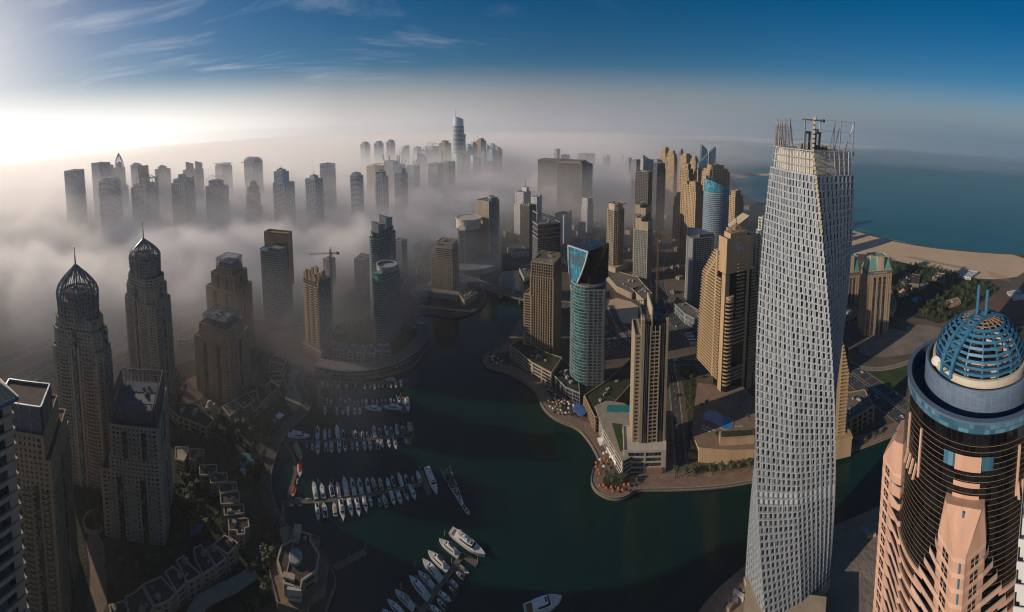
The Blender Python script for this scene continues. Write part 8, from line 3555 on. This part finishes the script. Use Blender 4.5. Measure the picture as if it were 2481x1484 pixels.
grove([(600, 840), (700, 890), (725, 960), (690, 1010), (640, 960), (600, 900)], 34, ("tree", "tree", "palm"), ("dark tree behind the promenade bend", "palm behind the promenade bend"), "trees behind the promenade bend", 0.9, 1.5, 4, 5)
grove([(500, 980), (620, 990), (680, 1040), (640, 1120), (640, 1220), (560, 1160), (480, 1120), (420, 1060)], 60, ("tree", "tree", "palm"), ("dark tree in the shaded garden by the fountain", "palm in the shaded garden by the fountain"), "trees in the shaded garden by the fountain", 0.9, 1.5, 5, 5)
grove([(200, 1150), (260, 1150), (260, 1290), (235, 1290), (215, 1250)], 16, ("tree",), ("dark tree squeezed between the two near left towers", "x"), "trees between the two near left towers", 0.8, 1.3, 6, 4)
grove([(430, 1160), (520, 1180), (545, 1280), (480, 1330), (430, 1350), (425, 1250)], 34, ("tree", "tree", "palm"), ("tree round the dark pool garden", "palm round the dark pool garden"), "trees round the dark pool garden", 0.7, 1.2, 7, 4)
grove([(258, 1370), (330, 1360), (420, 1350), (330, 1420), (270, 1450)], 22, ("tree", "palm"), ("bush-like tree beside the sunlit path at lower left", "palm beside the sunlit path at lower left"), "trees by the sunlit path", 0.6, 1.0, 8, 4)
grove([(640, 1230), (668, 1260), (680, 1320), (660, 1420), (640, 1484), (590, 1484), (620, 1350)], 30, ("tree", "tree", "palm"), ("dark tree between the arcade and the octagonal pavilion", "palm between the arcade and the octagonal pavilion"), "trees by the octagonal pavilion", 0.7, 1.2, 9, 4)
grove([(800, 800), (890, 775), (985, 800), (1000, 830), (960, 860), (880, 850), (810, 850)], 36, ("tree", "palm"), ("dim tree in the court of the crescent", "dim palm in the court of the crescent"), "trees in the crescent's court", 0.8, 1.3, 10, 5)
grove([(1176, 860), (1228, 850), (1240, 880), (1190, 885)], 10, ("palm", "tree"), ("tree on the rounded point under the car park", "palm on the rounded point under the car park"), "trees on the rounded point", 0.7, 1.0, 11, 4)
grove([(1645, 880), (1685, 885), (1680, 960), (1684, 1100), (1668, 1110), (1665, 1000)], 20, ("tree", "palm"), ("tree along the street beside the monogram hotel", "palm along the street beside the monogram hotel"), "trees along the hotel street", 0.6, 1.0, 12, 4)

# small blocks and sheds filling the mid-distance plots
def blocks(px, n, label, group, seed, m, smin, smax, hmin, hmax, gap=1.0):
 r = random.Random(seed)
 poly = [tuple(G(x, y, QZ).xy) for x, y in px]
 x0, x1 = min(p[0] for p in poly), max(p[0] for p in poly)
 y0, y1 = min(p[1] for p in poly), max(p[1] for p in poly)
 lines = [(Vector(q), w) for ln, w in ROADS.values() for q in resample(ln, 8)]
 done, t = [], 0
 while len(done) < n and t < n * 80:
  t += 1
  p = Vector((r.uniform(x0, x1), r.uniform(y0, y1)))
  sz = r.uniform(smin, smax)
  if not inside(p, poly) or built(p) or any((p - q).length < (sz + s2) * 0.75 * gap for q, s2 in done) or any((p - q).length < w / 2 + sz * .75 for q, w in lines):
   continue
  done.append((p, sz))
  o = thing("low_block", label, "building", (p.x, p.y, 0), group)
  W_, G_, R_ = MB(), MB(), MB()
  h = QZ + r.uniform(hmin, hmax)
  pl_ = rect(p, sz, sz * r.uniform(.5, 1), r.choice((0.4, 1.97)) + r.uniform(-.1, .1))
  facade(W_, G_, pl_, QZ, h, ST["punched"])
  roof_cap(R_, pl_, h, 0.9)
  q_ = MB()
  q_.box(p, 3, 2.4, h + .15, h + 2.5, 0.4)
  q_.build('stair_head', concrete, o)
  mm = r.choice(m)
  W_.build("wall", mm, o)
  G_.build("glazing", g_dark, o)
  R_.build("roof", [mm, roofm], o)


blocks([(1545, 600), (1600, 560), (1640, 480), (1580, 470), (1520, 560), (1515, 640)], 16, "low block or shed on the plots left of the avenue", "low blocks left of the avenue", 1, (sandy, concrete, cream), 14, 34, 5, 16)
blocks([(1600, 690), (1640, 600), (1650, 700), (1640, 760)], 8, "site shed on the building plots right of the avenue", "sheds right of the avenue", 2, (sandy, rust, concrete), 7, 16, 3, 9)
blocks([(1180, 560), (1440, 540), (1460, 640), (1320, 640), (1200, 620)], 26, "low block dim in the mist beyond the bridge", "low blocks in the mist beyond the bridge", 3, (white, sandy, grey), 16, 40, 6, 18)
blocks([(860, 660), (1040, 620), (1090, 650), (1020, 720), (900, 740)], 14, "low block in the mist behind the teal pair", "low blocks behind the teal pair", 4, (sandy, grey), 14, 30, 5, 12)
blocks([(1770, 500), (1830, 500), (1830, 640), (1780, 600)], 10, "low beach block behind the narrow pale tower", "low blocks near the beach", 5, (gold, sandy), 14, 30, 6, 14)
blocks([(1400, 800), (1470, 780), (1500, 860), (1440, 880)], 4, "low service block behind the teal sail-topped tower", "service blocks behind the sail-topped tower", 6, (sandy, concrete), 8, 16, 4, 8)
lg = thing("sun_lounger", "white sun lounger beside the hotel's curving pool", "sun lounger", (0, 0, 0), "sun loungers round the hotel pool")
k = MB()
k.box((0, 0), 0.7, 1.4, 0.3, 0.42)
k.face([(-.35, .7, .42), (.35, .7, .42), (.35, 1.3, .85), (-.35, 1.3, .85)])
k.build("mattress", canvas_w, lg)
k = MB()
for x in (-.3, .3):
 for y in (-.6, .6):
  k.box((x, y), .06, .06, 0, .3)
k.box((0, 0), .64, 1.3, .22, .3)
k.build("frame", steel, lg)
for i in range(18):
 p = G(1702 + (i % 9) * 4.5, 1034 + (i // 9) * 7 + (i % 9) * 1.6, 18) if i < 14 else G(1782 + (i - 14) * 5, 1034, 18)
 if i == 0:
  lg.location = (p.x, p.y, 18.08)
 else:
  copy_thing(lg, (p.x, p.y, 18.08), 0.5)
for i, (x, y) in enumerate(((1700, 992), (1712, 984), (1790, 1000), (1812, 1020), (1790, 1060), (1735, 1062), (1758, 1064))):
 p = G(x, y, 18)
 plant("palm", i, (p.x, p.y, 18.05), "palm on the hotel's pool deck", "palms on the hotel pool deck", 0.8)

# beach umbrellas in ranks
ub = thing("beach_umbrella", "x", "beach umbrella", (0, 0, 0))
k = MB()
k.revolve((0, 0), [(1.7, 2.2), (0, 2.9)], 8)
k.build("shade", tan_c, ub)
k = MB()
k.beam((0, 0, 0), (0, 0, 2.3), 0.12)
k.build("pole", bark, ub)
first = True
ZG = lambda X, Y: (1860.7 + X * 0.2551, 620.8 + Y * 0.2551)


def ranks(a, b, rows, cols, dx, dy, label, group):
 global first
 for i in range(cols):
  for j in range(rows):
   t = i / max(1, cols - 1)
   x, y = a[0] + (b[0] - a[0]) * t + dx * j, a[1] + (b[1] - a[1]) * t + dy * j
   p = G(*ZG(x, y), QZ)
   if first:
    ub.location = p
    ub["label"] = label
    ub["group"] = group
    first = False
   else:
    o = copy_thing(ub, p, 0, label)
    o["group"] = group


ranks((1275, 8), (1800, 120), 4, 26, 34, 2, "straw beach umbrella in the long ranks on the sand", "long ranks of beach umbrellas")
ranks((2070, 150), (2260, 200), 5, 11, 10, 13, "straw beach umbrella in the square field beside the beach club", "square field of beach umbrellas")

# ---------------------------------------------------------------- traffic
CARM = {"white": plain("white_car_paint", (0.6, 0.6, 0.6), 0.3, 0, 0.6), "silver": plain("silver_car_paint", (0.33, 0.34, 0.35), 0.3, 0.5, 0.6), "dark": plain("dark_car_paint", (0.03, 0.03, 0.035), 0.3, 0, 0.6)}
rubber = plain("rubber", (0.012, 0.012, 0.012), 0.8)
CARS = {}


def make_car(col, bus=False):
 root = thing("bus" if bus else "car", "x", "bus" if bus else "car", (0, 0, 0))
 L, Wd = (11.0, 2.5) if bus else (4.6, 1.85)
 b = MB()
 if bus:
  b.prism(chamfer(rect((0, 0), L, Wd), 0.2), 0.4, 3.1, True)
 else:
  b.prism(chamfer(rect((0, 0), L, Wd), 0.3), 0.28, 0.85, True)
 b.build("body", CARM[col], root)
 if not bus:
  c = MB()
  lo, hi = rect((-0.25, 0), 2.7, 1.65), rect((-0.35, 0), 1.7, 1.4)
  c.prism(lo, 0.85, 1.42, False, False, hi)
  c.build("glasshouse", glassp, root)
  c = MB()
  c.prism(offs(hi, 0.03), 1.42, 1.47, True)
  c.build("roof", CARM[col], root)
 else:
  c = MB()
  c.ring(offs(rect((0, 0), L, Wd), 0.03), offs(rect((0, 0), L, Wd), -0.1), 1.6, 2.5)
  c.build("window_band", glassp, root)
 for x in (-L * .3, L * .3):
  for y in (-Wd / 2, Wd / 2):
   w = MB()
   w.beam((x, y - 0.11, 0.33), (x, y + 0.11, 0.33), 0.66, n=10)
   w.build("wheel", rubber, root)
 return root


def car(col, p, h, label, group, bus=False, z=QZ + 0.06):
 key = (col, bus)
 if key not in CARS:
  CARS[key] = make_car(col, bus)
  o = CARS[key]
  o.location, o.rotation_euler = (p[0], p[1], z), (0, 0, h)
  o["label"] = label
 else:
  o = copy_thing(CARS[key], (p[0], p[1], z), h, label)
 o["group"] = group
 return o


def traffic(key, n, where, group, seed, t0=0.0, t1=1.0, z=QZ + 0.06):
 line, w = ROADS[key]
 pts = resample(line, 4.0)
 r = random.Random(seed)
 for i in range(n):
  k = int((t0 + (t1 - t0) * (i + r.random()) / n) * (len(pts) - 2))
  a, b = pts[k], pts[k + 1]
  e = (b - a).normalized()
  nr = Vector((e.y, -e.x))
  sgn = r.choice((-1, 1))
  p = a + nr * sgn * w * r.choice((0.14, 0.32))
  col = r.choice(("white", "white", "silver", "dark"))
  car(col, p, math.atan2(e.y, e.x) + (math.pi if sgn < 0 else 0), "%s car %s" % (col, where), group, False, z)


traffic("hw1", 16, "on the middle highway carriageway in the fog", "cars on the foggy highway", 1, 0.05, 0.7)
traffic("hw2", 12, "on the near highway carriageway at left", "cars on the foggy highway", 2, 0.05, 0.7)
traffic("hw3", 14, "on the far highway carriageway in the fog", "cars on the foggy highway", 3, 0.05, 0.6)
traffic("ave", 26, "on the broad curving avenue", "cars on the curving avenue", 4, 0, 1)
traffic("ave2", 5, "on the cross street under the slim tower", "cars on the cross street", 5)
traffic("street", 5, "in the shaded street beside the monogram hotel", "cars in the shaded hotel street", 6, 0, 1, QZ + 0.1)
traffic("dual1", 5, "on the dual carriageway by the round tower", "cars on the dual carriageway", 7)
traffic("dual2", 4, "on the far dual carriageway by the round tower", "cars on the dual carriageway", 8)
traffic("blvd", 8, "on the misty boulevard by the bridge", "cars on the misty boulevard", 9)
traffic("slip", 2, "on the curved slip road in the fog", "cars on the slip road", 10)
traffic("bridge", 4, "crossing the road bridge", "cars on the bridge", 11, 0.1, 0.9, 9.05)
r_ = random.Random(9)
for i in range(9):
 p = G(1474 + (i % 3) * 16 + r_.uniform(-2, 2), 826 + (i // 3) * 8, QZ)
 car(("white", "silver", "dark")[i % 3], p, 0.5, "%s car parked on the lot behind the slim tower" % ("white", "silver", "dark")[i % 3], "cars parked behind the slim tower")
for i in range(4):
 p = G(1668 + i * 4, 812 + i * 8, QZ)
 car("white", p, -0.3, "white bus parked beside the roundabout, %s from the avenue" % ORD[i], "buses parked by the roundabout", True)

# lamp posts along the quays and avenue
lp = thing("lamp_post", "x", "lamp post", (0, 0, 0))
k = MB()
k.beam((0, 0, 0), (0, 0, 5.2), 0.16, n=6)
k.build("post", steel, lp)
k = MB()
k.revolve((0, 0), [(0.0, 5.2), (0.32, 5.35), (0.36, 5.7), (0, 6.0)], 8)
k.build("lantern", white, lp)
one = True
for ln, off, lab, gp in ((lb[14:-8], 3.5, "slim lamp post on the left promenade", "lamp posts on the left promenade"), (rb[10:-10], -4.0, "slim lamp post on the hotel quay", "lamp posts on the hotel quay")):
 q = resample(ln, 20)
 for i in range(1, len(q) - 1):
  e = (q[i + 1] - q[i - 1]).normalized()
  p = q[i] + Vector((e.y, -e.x)) * off
  if one:
   lp.location = (p.x, p.y, QZ)
   lp["label"], lp["group"] = lab, gp
   one = False
  else:
   o = copy_thing(lp, (p.x, p.y, QZ), 0, lab)
   o["group"] = gp
# cafe tables and parasols on the round terrace and the point
def parasols(px, n, cols, label, group, seed):
 r = random.Random(seed)
 poly = [tuple(G(x, y, QZ).xy) for x, y in px]
 x0, x1 = min(p[0] for p in poly), max(p[0] for p in poly)
 y0, y1 = min(p[1] for p in poly), max(p[1] for p in poly)
 done = []
 t = 0
 while len(done) < n and t < n * 80:
  t += 1
  p = (r.uniform(x0, x1), r.uniform(y0, y1))
  if not inside(p, poly) or any((p[0] - q[0]) ** 2 + (p[1] - q[1]) ** 2 < 10 for q in done):
   continue
  done.append(p)
  c = r.choice(cols)
  if c not in PARA:
   o = thing("cafe_parasol", "x", "parasol", (0, 0, 0))
   k = MB()
   k.revolve((0, 0), [(1.6, 2.2), (0, 2.8)], 6)
   k.build("shade", {"white": canvas_w, "orange": org_c, "brown": tan_c, "dark": navy}[c], o)
   k = MB()
   k.beam((0, 0, 0), (0, 0, 2.3), 0.1)
   k.build("pole", steel, o)
   k = MB()
   k.box((0.9, 0.9), 0.9, 0.9, 0.68, 0.74)
   k.beam((0.9, 0.9, 0), (0.9, 0.9, 0.7), 0.12)
   k.build("table", bark, o)
   PARA[c] = o
   o.location = (*p, QZ + 0.03)
  else:
   o = copy_thing(PARA[c], (*p, QZ + 0.03), r.random())
  o["label"], o["group"] = "%s cafe parasol %s" % (c, label), group


PARA = {}
parasols([(1322, 978), (1345, 960), (1400, 990), (1420, 1015), (1380, 1010), (1345, 1005)], 46, ("brown", "white", "dark", "brown"), "on the curved waterside terrace", "parasols on the curved terrace", 1)
parasols([(1440, 1135), (1448, 1120), (1475, 1090), (1482, 1110), (1462, 1140), (1455, 1160)], 14, ("orange", "white"), "on the round quay", "parasols on the round quay", 2)
parasols([(1448, 1180), (1475, 1195), (1510, 1196), (1530, 1180), (1520, 1172), (1490, 1188), (1465, 1182)], 14, ("orange",), "round the quay planter", "parasols round the quay planter", 3)
parasols([(1182, 868), (1225, 862), (1240, 885), (1200, 888)], 14, ("white", "dark"), "on the rounded point", "parasols on the rounded point", 4)
parasols([(1290, 905), (1310, 925), (1330, 960), (1345, 965), (1330, 935), (1305, 905)], 18, ("brown", "dark"), "beside the grey glass block", "parasols beside the glass block", 5)
parasols([(870, 893), (960, 884), (1000, 855), (1005, 868), (965, 895), (880, 903)], 26, ("white", "dark"), "along the crescent waterfront", "parasols along the crescent", 6)
parasols([(1700, 1030), (1720, 1035), (1735, 1044), (1705, 1046)], 6, ("white",), "by the hotel pool edge", "parasols by the hotel pool", 7)
# works yard beside the twisted tower
k = 0
for i, (x, y, s) in enumerate(((1830, 1400, 5), (1815, 1418, 6), (1800, 1432, 4), (1790, 1448, 6), (1776, 1462, 5), (1768, 1474, 4), (1840, 1388, 4), (2095, 1290, 5), (2110, 1300, 6))):
 p = G(x, y, QZ).xy
 o = thing("site_container", "%s steel container in the works yard, %s from the twisted tower" % (("white", "grey", "tan")[i % 3], ORD[i]), "container", (p.x, p.y, 0), "containers in the works yard")
 b = MB()
 b.box(p, s * 1.2, 2.4, QZ, QZ + 2.6, i * 0.7)
 b.build("body", (white, grey, sandy)[i % 3], o)
 b = MB()
 for q in range(5):
  b.box((p.x + (q - 2) * s * .2 * math.cos(i * .7), p.y + (q - 2) * s * .2 * math.sin(i * .7)), 0.15, 2.5, QZ, QZ + 2.66, i * .7)
 b.build("rib", (white, grey, sandy)[i % 3], o, kind="stuff")
# ---------------------------------------------------------------- the air
FOG_G = 0.30


def volume_material(name, color, density, aniso):
 m = bpy.data.materials.new(name)
 m.use_nodes = True
 nt = m.node_tree
 nt.nodes.remove(nt.nodes["Principled BSDF"])
 v = nt.nodes.new("ShaderNodeVolumePrincipled")
 v.inputs["Color"].default_value = (*color, 1)
 v.inputs["Density"].default_value = density
 v.inputs["Anisotropy"].default_value = aniso
 nt.links.new(v.outputs[0], nt.nodes["Material Output"].inputs["Volume"])
 return m, v


def haze_box(x0, x1, y0, y1, z0, z1):
 me = bpy.data.meshes.new("haze")
 v = [(x, y, z) for z in (z0, z1) for x, y in ((x0, y0), (x1, y0), (x1, y1), (x0, y1))]
 me.from_pydata(v, [], [(3, 2, 1, 0), (4, 5, 6, 7), (0, 1, 5, 4), (1, 2, 6, 5), (2, 3, 7, 6), (3, 0, 4, 7)])
 me.materials.append(volume_material("haze_air", (0.90, 0.93, 0.97), 0.00007, 0.35)[0])
 o = bpy.data.objects.new("haze", me)
 COL.objects.link(o)
 o["kind"] = "stuff"
 return o


haze_box(-9000, 9000, -300, 14000, -30, 385)

# the fog: volume grids grown by geometry nodes, thick inland, thinning to nothing over the marina
def fog_volume(name, label, bx, res, far, mat=None):
 x0, x1, y0, y1, z0, z1 = bx
 ng = bpy.data.node_groups.new(name + "_field", 'GeometryNodeTree')
 ng.interface.new_socket("Geometry", in_out='INPUT', socket_type='NodeSocketGeometry')
 ng.interface.new_socket("Geometry", in_out='OUTPUT', socket_type='NodeSocketGeometry')
 N, L = ng.nodes, ng.links
 out = N.new("NodeGroupOutput")
 vc = N.new("GeometryNodeVolumeCube")
 vc.inputs["Min"].default_value = (x0, y0, z0)
 vc.inputs["Max"].default_value = (x1, y1, z1)
 for ax, r in zip("XYZ", res):
  vc.inputs["Resolution " + ax].default_value = r
 pos = N.new("GeometryNodeInputPosition")
 sep = N.new("ShaderNodeSeparateXYZ")
 L.new(pos.outputs[0], sep.inputs[0])
 X, Y, Z = sep.outputs

 def M(op, a, b=None, c=None):
  n = N.new("ShaderNodeMath")
  n.operation = op
  for i, q in enumerate((a, b, c)):
   if q is None:
    continue
   if isinstance(q, (int, float)):
    n.inputs[i].default_value = q
   else:
    L.new(q, n.inputs[i])
  return n.outputs[0]

 def noise(scale, detail, rough, zs=1.0, off=0.0):
  mp = N.new("ShaderNodeVectorMath")
  mp.operation = 'MULTIPLY'
  L.new(pos.outputs[0], mp.inputs[0])
  mp.inputs[1].default_value = (1, 1, zs)
  ad = N.new("ShaderNodeVectorMath")
  ad.operation = 'ADD'
  L.new(mp.outputs[0], ad.inputs[0])
  ad.inputs[1].default_value = (off, off * .7, off * .3)
  t = N.new("ShaderNodeTexNoise")
  L.new(ad.outputs[0], t.inputs["Vector"])
  t.inputs["Scale"].default_value = scale
  t.inputs["Detail"].default_value = detail
  t.inputs["Roughness"].default_value = rough
  return M('SUBTRACT', t.outputs[0], 0.5)

 def smooth(v, a, b):
  n = N.new("ShaderNodeMapRange")
  n.interpolation_type = 'SMOOTHSTEP'
  L.new(v, n.inputs[0])
  n.inputs[1].default_value = a
  n.inputs[2].default_value = b
  return n.outputs[0]

 big = noise(1 / 520.0, 2.0, 0.5, 0.6, 310.0)
 if far:
  r = M('SQRT', M('ADD', M('MULTIPLY', X, X), M('MULTIPLY', Y, Y)))
  right = smooth(M('SUBTRACT', X, M('MULTIPLY', Y, 0.3)), -400.0, 900.0)
  reach = M('ADD', 2500.0, M('MULTIPLY', right, 1000.0))
  plan = smooth(M('SUBTRACT', M('ADD', r, M('MULTIPLY', big, 1200.0)), reach), 0.0, 900.0)
  htop = M('ADD', 70.0, M('MULTIPLY', big, 120.0))
  vert = smooth(M('SUBTRACT', htop, Z), -30.0, 50.0)
  dens = M('MULTIPLY', M('MULTIPLY', plan, vert), FOG_D * far)
 else:
  mid = noise(1 / 140.0, 6.0, 0.64, 1.0, 70.0)
  # distance inland of the fog's front, a line bending away to the right
  d1 = M('ADD', M('MULTIPLY', M('ADD', X, 560.0), -0.836), M('MULTIPLY', M('SUBTRACT', Y, 80.0), 0.548))
  d2 = M('ADD', M('MULTIPLY', M('SUBTRACT', X, 120.0), -0.30), M('MULTIPLY', M('SUBTRACT', Y, 1090.0), 0.954))
  d = M('MAXIMUM', d1, d2)
  d = M('ADD', M('ADD', d, M('MULTIPLY', big, 420.0)), M('MULTIPLY', mid, 360.0))
  right = M('SUBTRACT', 1.0, smooth(M('SUBTRACT', X, M('MULTIPLY', Y, 0.20)), 0.0, 480.0))
  plan = M('MULTIPLY', smooth(d, -60.0, 200.0), right)
  htop = M('ADD', M('ADD', FOG_H, M('MULTIPLY', big, 150.0)), M('MULTIPLY', mid, 210.0))
  htop = M('MULTIPLY', htop, M('ADD', 0.35, M('MULTIPLY', plan, 0.65)))
  vert = smooth(M('SUBTRACT', htop, Z), -10.0, 26.0)
  dens = M('MULTIPLY', plan, vert)
  # thin ground mist under and ahead of the bank
  wide = smooth(M('ADD', d, 360.0), 0.0, 480.0)
  R_ = M('SQRT', M('ADD', M('MULTIPLY', X, X), M('MULTIPLY', Y, Y)))
  wide = M('MAXIMUM', wide, M('MULTIPLY', smooth(R_, 540.0, 1250.0), 1.9))
  mr = M('SUBTRACT', 1.0, M('MULTIPLY', 0.8, smooth(M('SUBTRACT', X, M('MULTIPLY', Y, 0.24)), 120.0, 700.0)))
  mist = M('MULTIPLY', M('MULTIPLY', wide, mr), smooth(M('SUBTRACT', 255.0, Z), 0.0, 255.0))
  mist = M('MULTIPLY', mist, M('ADD', 0.75, M('MULTIPLY', mid, 1.6)))
  mist = M('MULTIPLY', mist, M('ADD', 0.7, smooth(d, 0.0, 700.0)))
  dens = M('ADD', M('MULTIPLY', dens, FOG_D), M('MAXIMUM', M('MULTIPLY', mist, FOG_M), 0.0))
 L.new(dens, vc.inputs["Density"])
 sm = N.new("GeometryNodeSetMaterial")
 L.new(vc.outputs[0], sm.inputs[0])
 sm.inputs["Material"].default_value = mat or fog_m
 L.new(sm.outputs[0], out.inputs[0])
 me = bpy.data.meshes.new(name)
 me.from_pydata([(x0, y0, 0), (x0 + 1, y0, 0), (x0, y0 + 1, 0)], [], [(0, 1, 2)])
 me.materials.append(mat or fog_m)
 o = bpy.data.objects.new(name, me)
 COL.objects.link(o)
 md = o.modifiers.new(name, 'NODES')
 md.node_group = ng
 o["kind"] = "stuff"
 o["label"] = label
 return o


FOG_D, FOG_M, FOG_H = 0.013, 0.0024, 84.0
fog_m = volume_material("fog", (0.992, 0.974, 0.970), 1.0, FOG_G)[0]
sea_m = volume_material("sea_fog", (0.93, 0.95, 0.97), 1.0, 0.72)[0]
fog_volume("fog_bank", "low bank of pale morning fog lying over the inland districts", (-2400, 1400, -200, 2400, -2, 260), (345, 236, 36), 0)
fog_volume("fog_bank", "fog bank reaching inland behind the lake towers", (-3600, 2400, 2400, 5200, -2, 260), (150, 70, 26), 0)
fog_volume("fog_bank", "fog bank at the far left", (-3600, -2400, -200, 2400, -2, 260), (40, 87, 26), 0)
fog_volume("distant_fog", "distant fog closing off the horizon inland", (-8400, 8400, 5200, 12500, -2, 170), (150, 70, 12), 0.3)
fog_volume("distant_fog", "distant fog at the far left under the sun", (-8400, -3600, -200, 5200, -2, 170), (50, 60, 12), 0.3, volume_material("bright_fog", (0.99, 0.985, 0.98), 1.0, 0.65)[0])
fog_volume("distant_fog", "distant fog bank lying on the sea horizon", (2400, 8400, -200, 5200, -2, 170), (60, 60, 12), 0.14, sea_m)
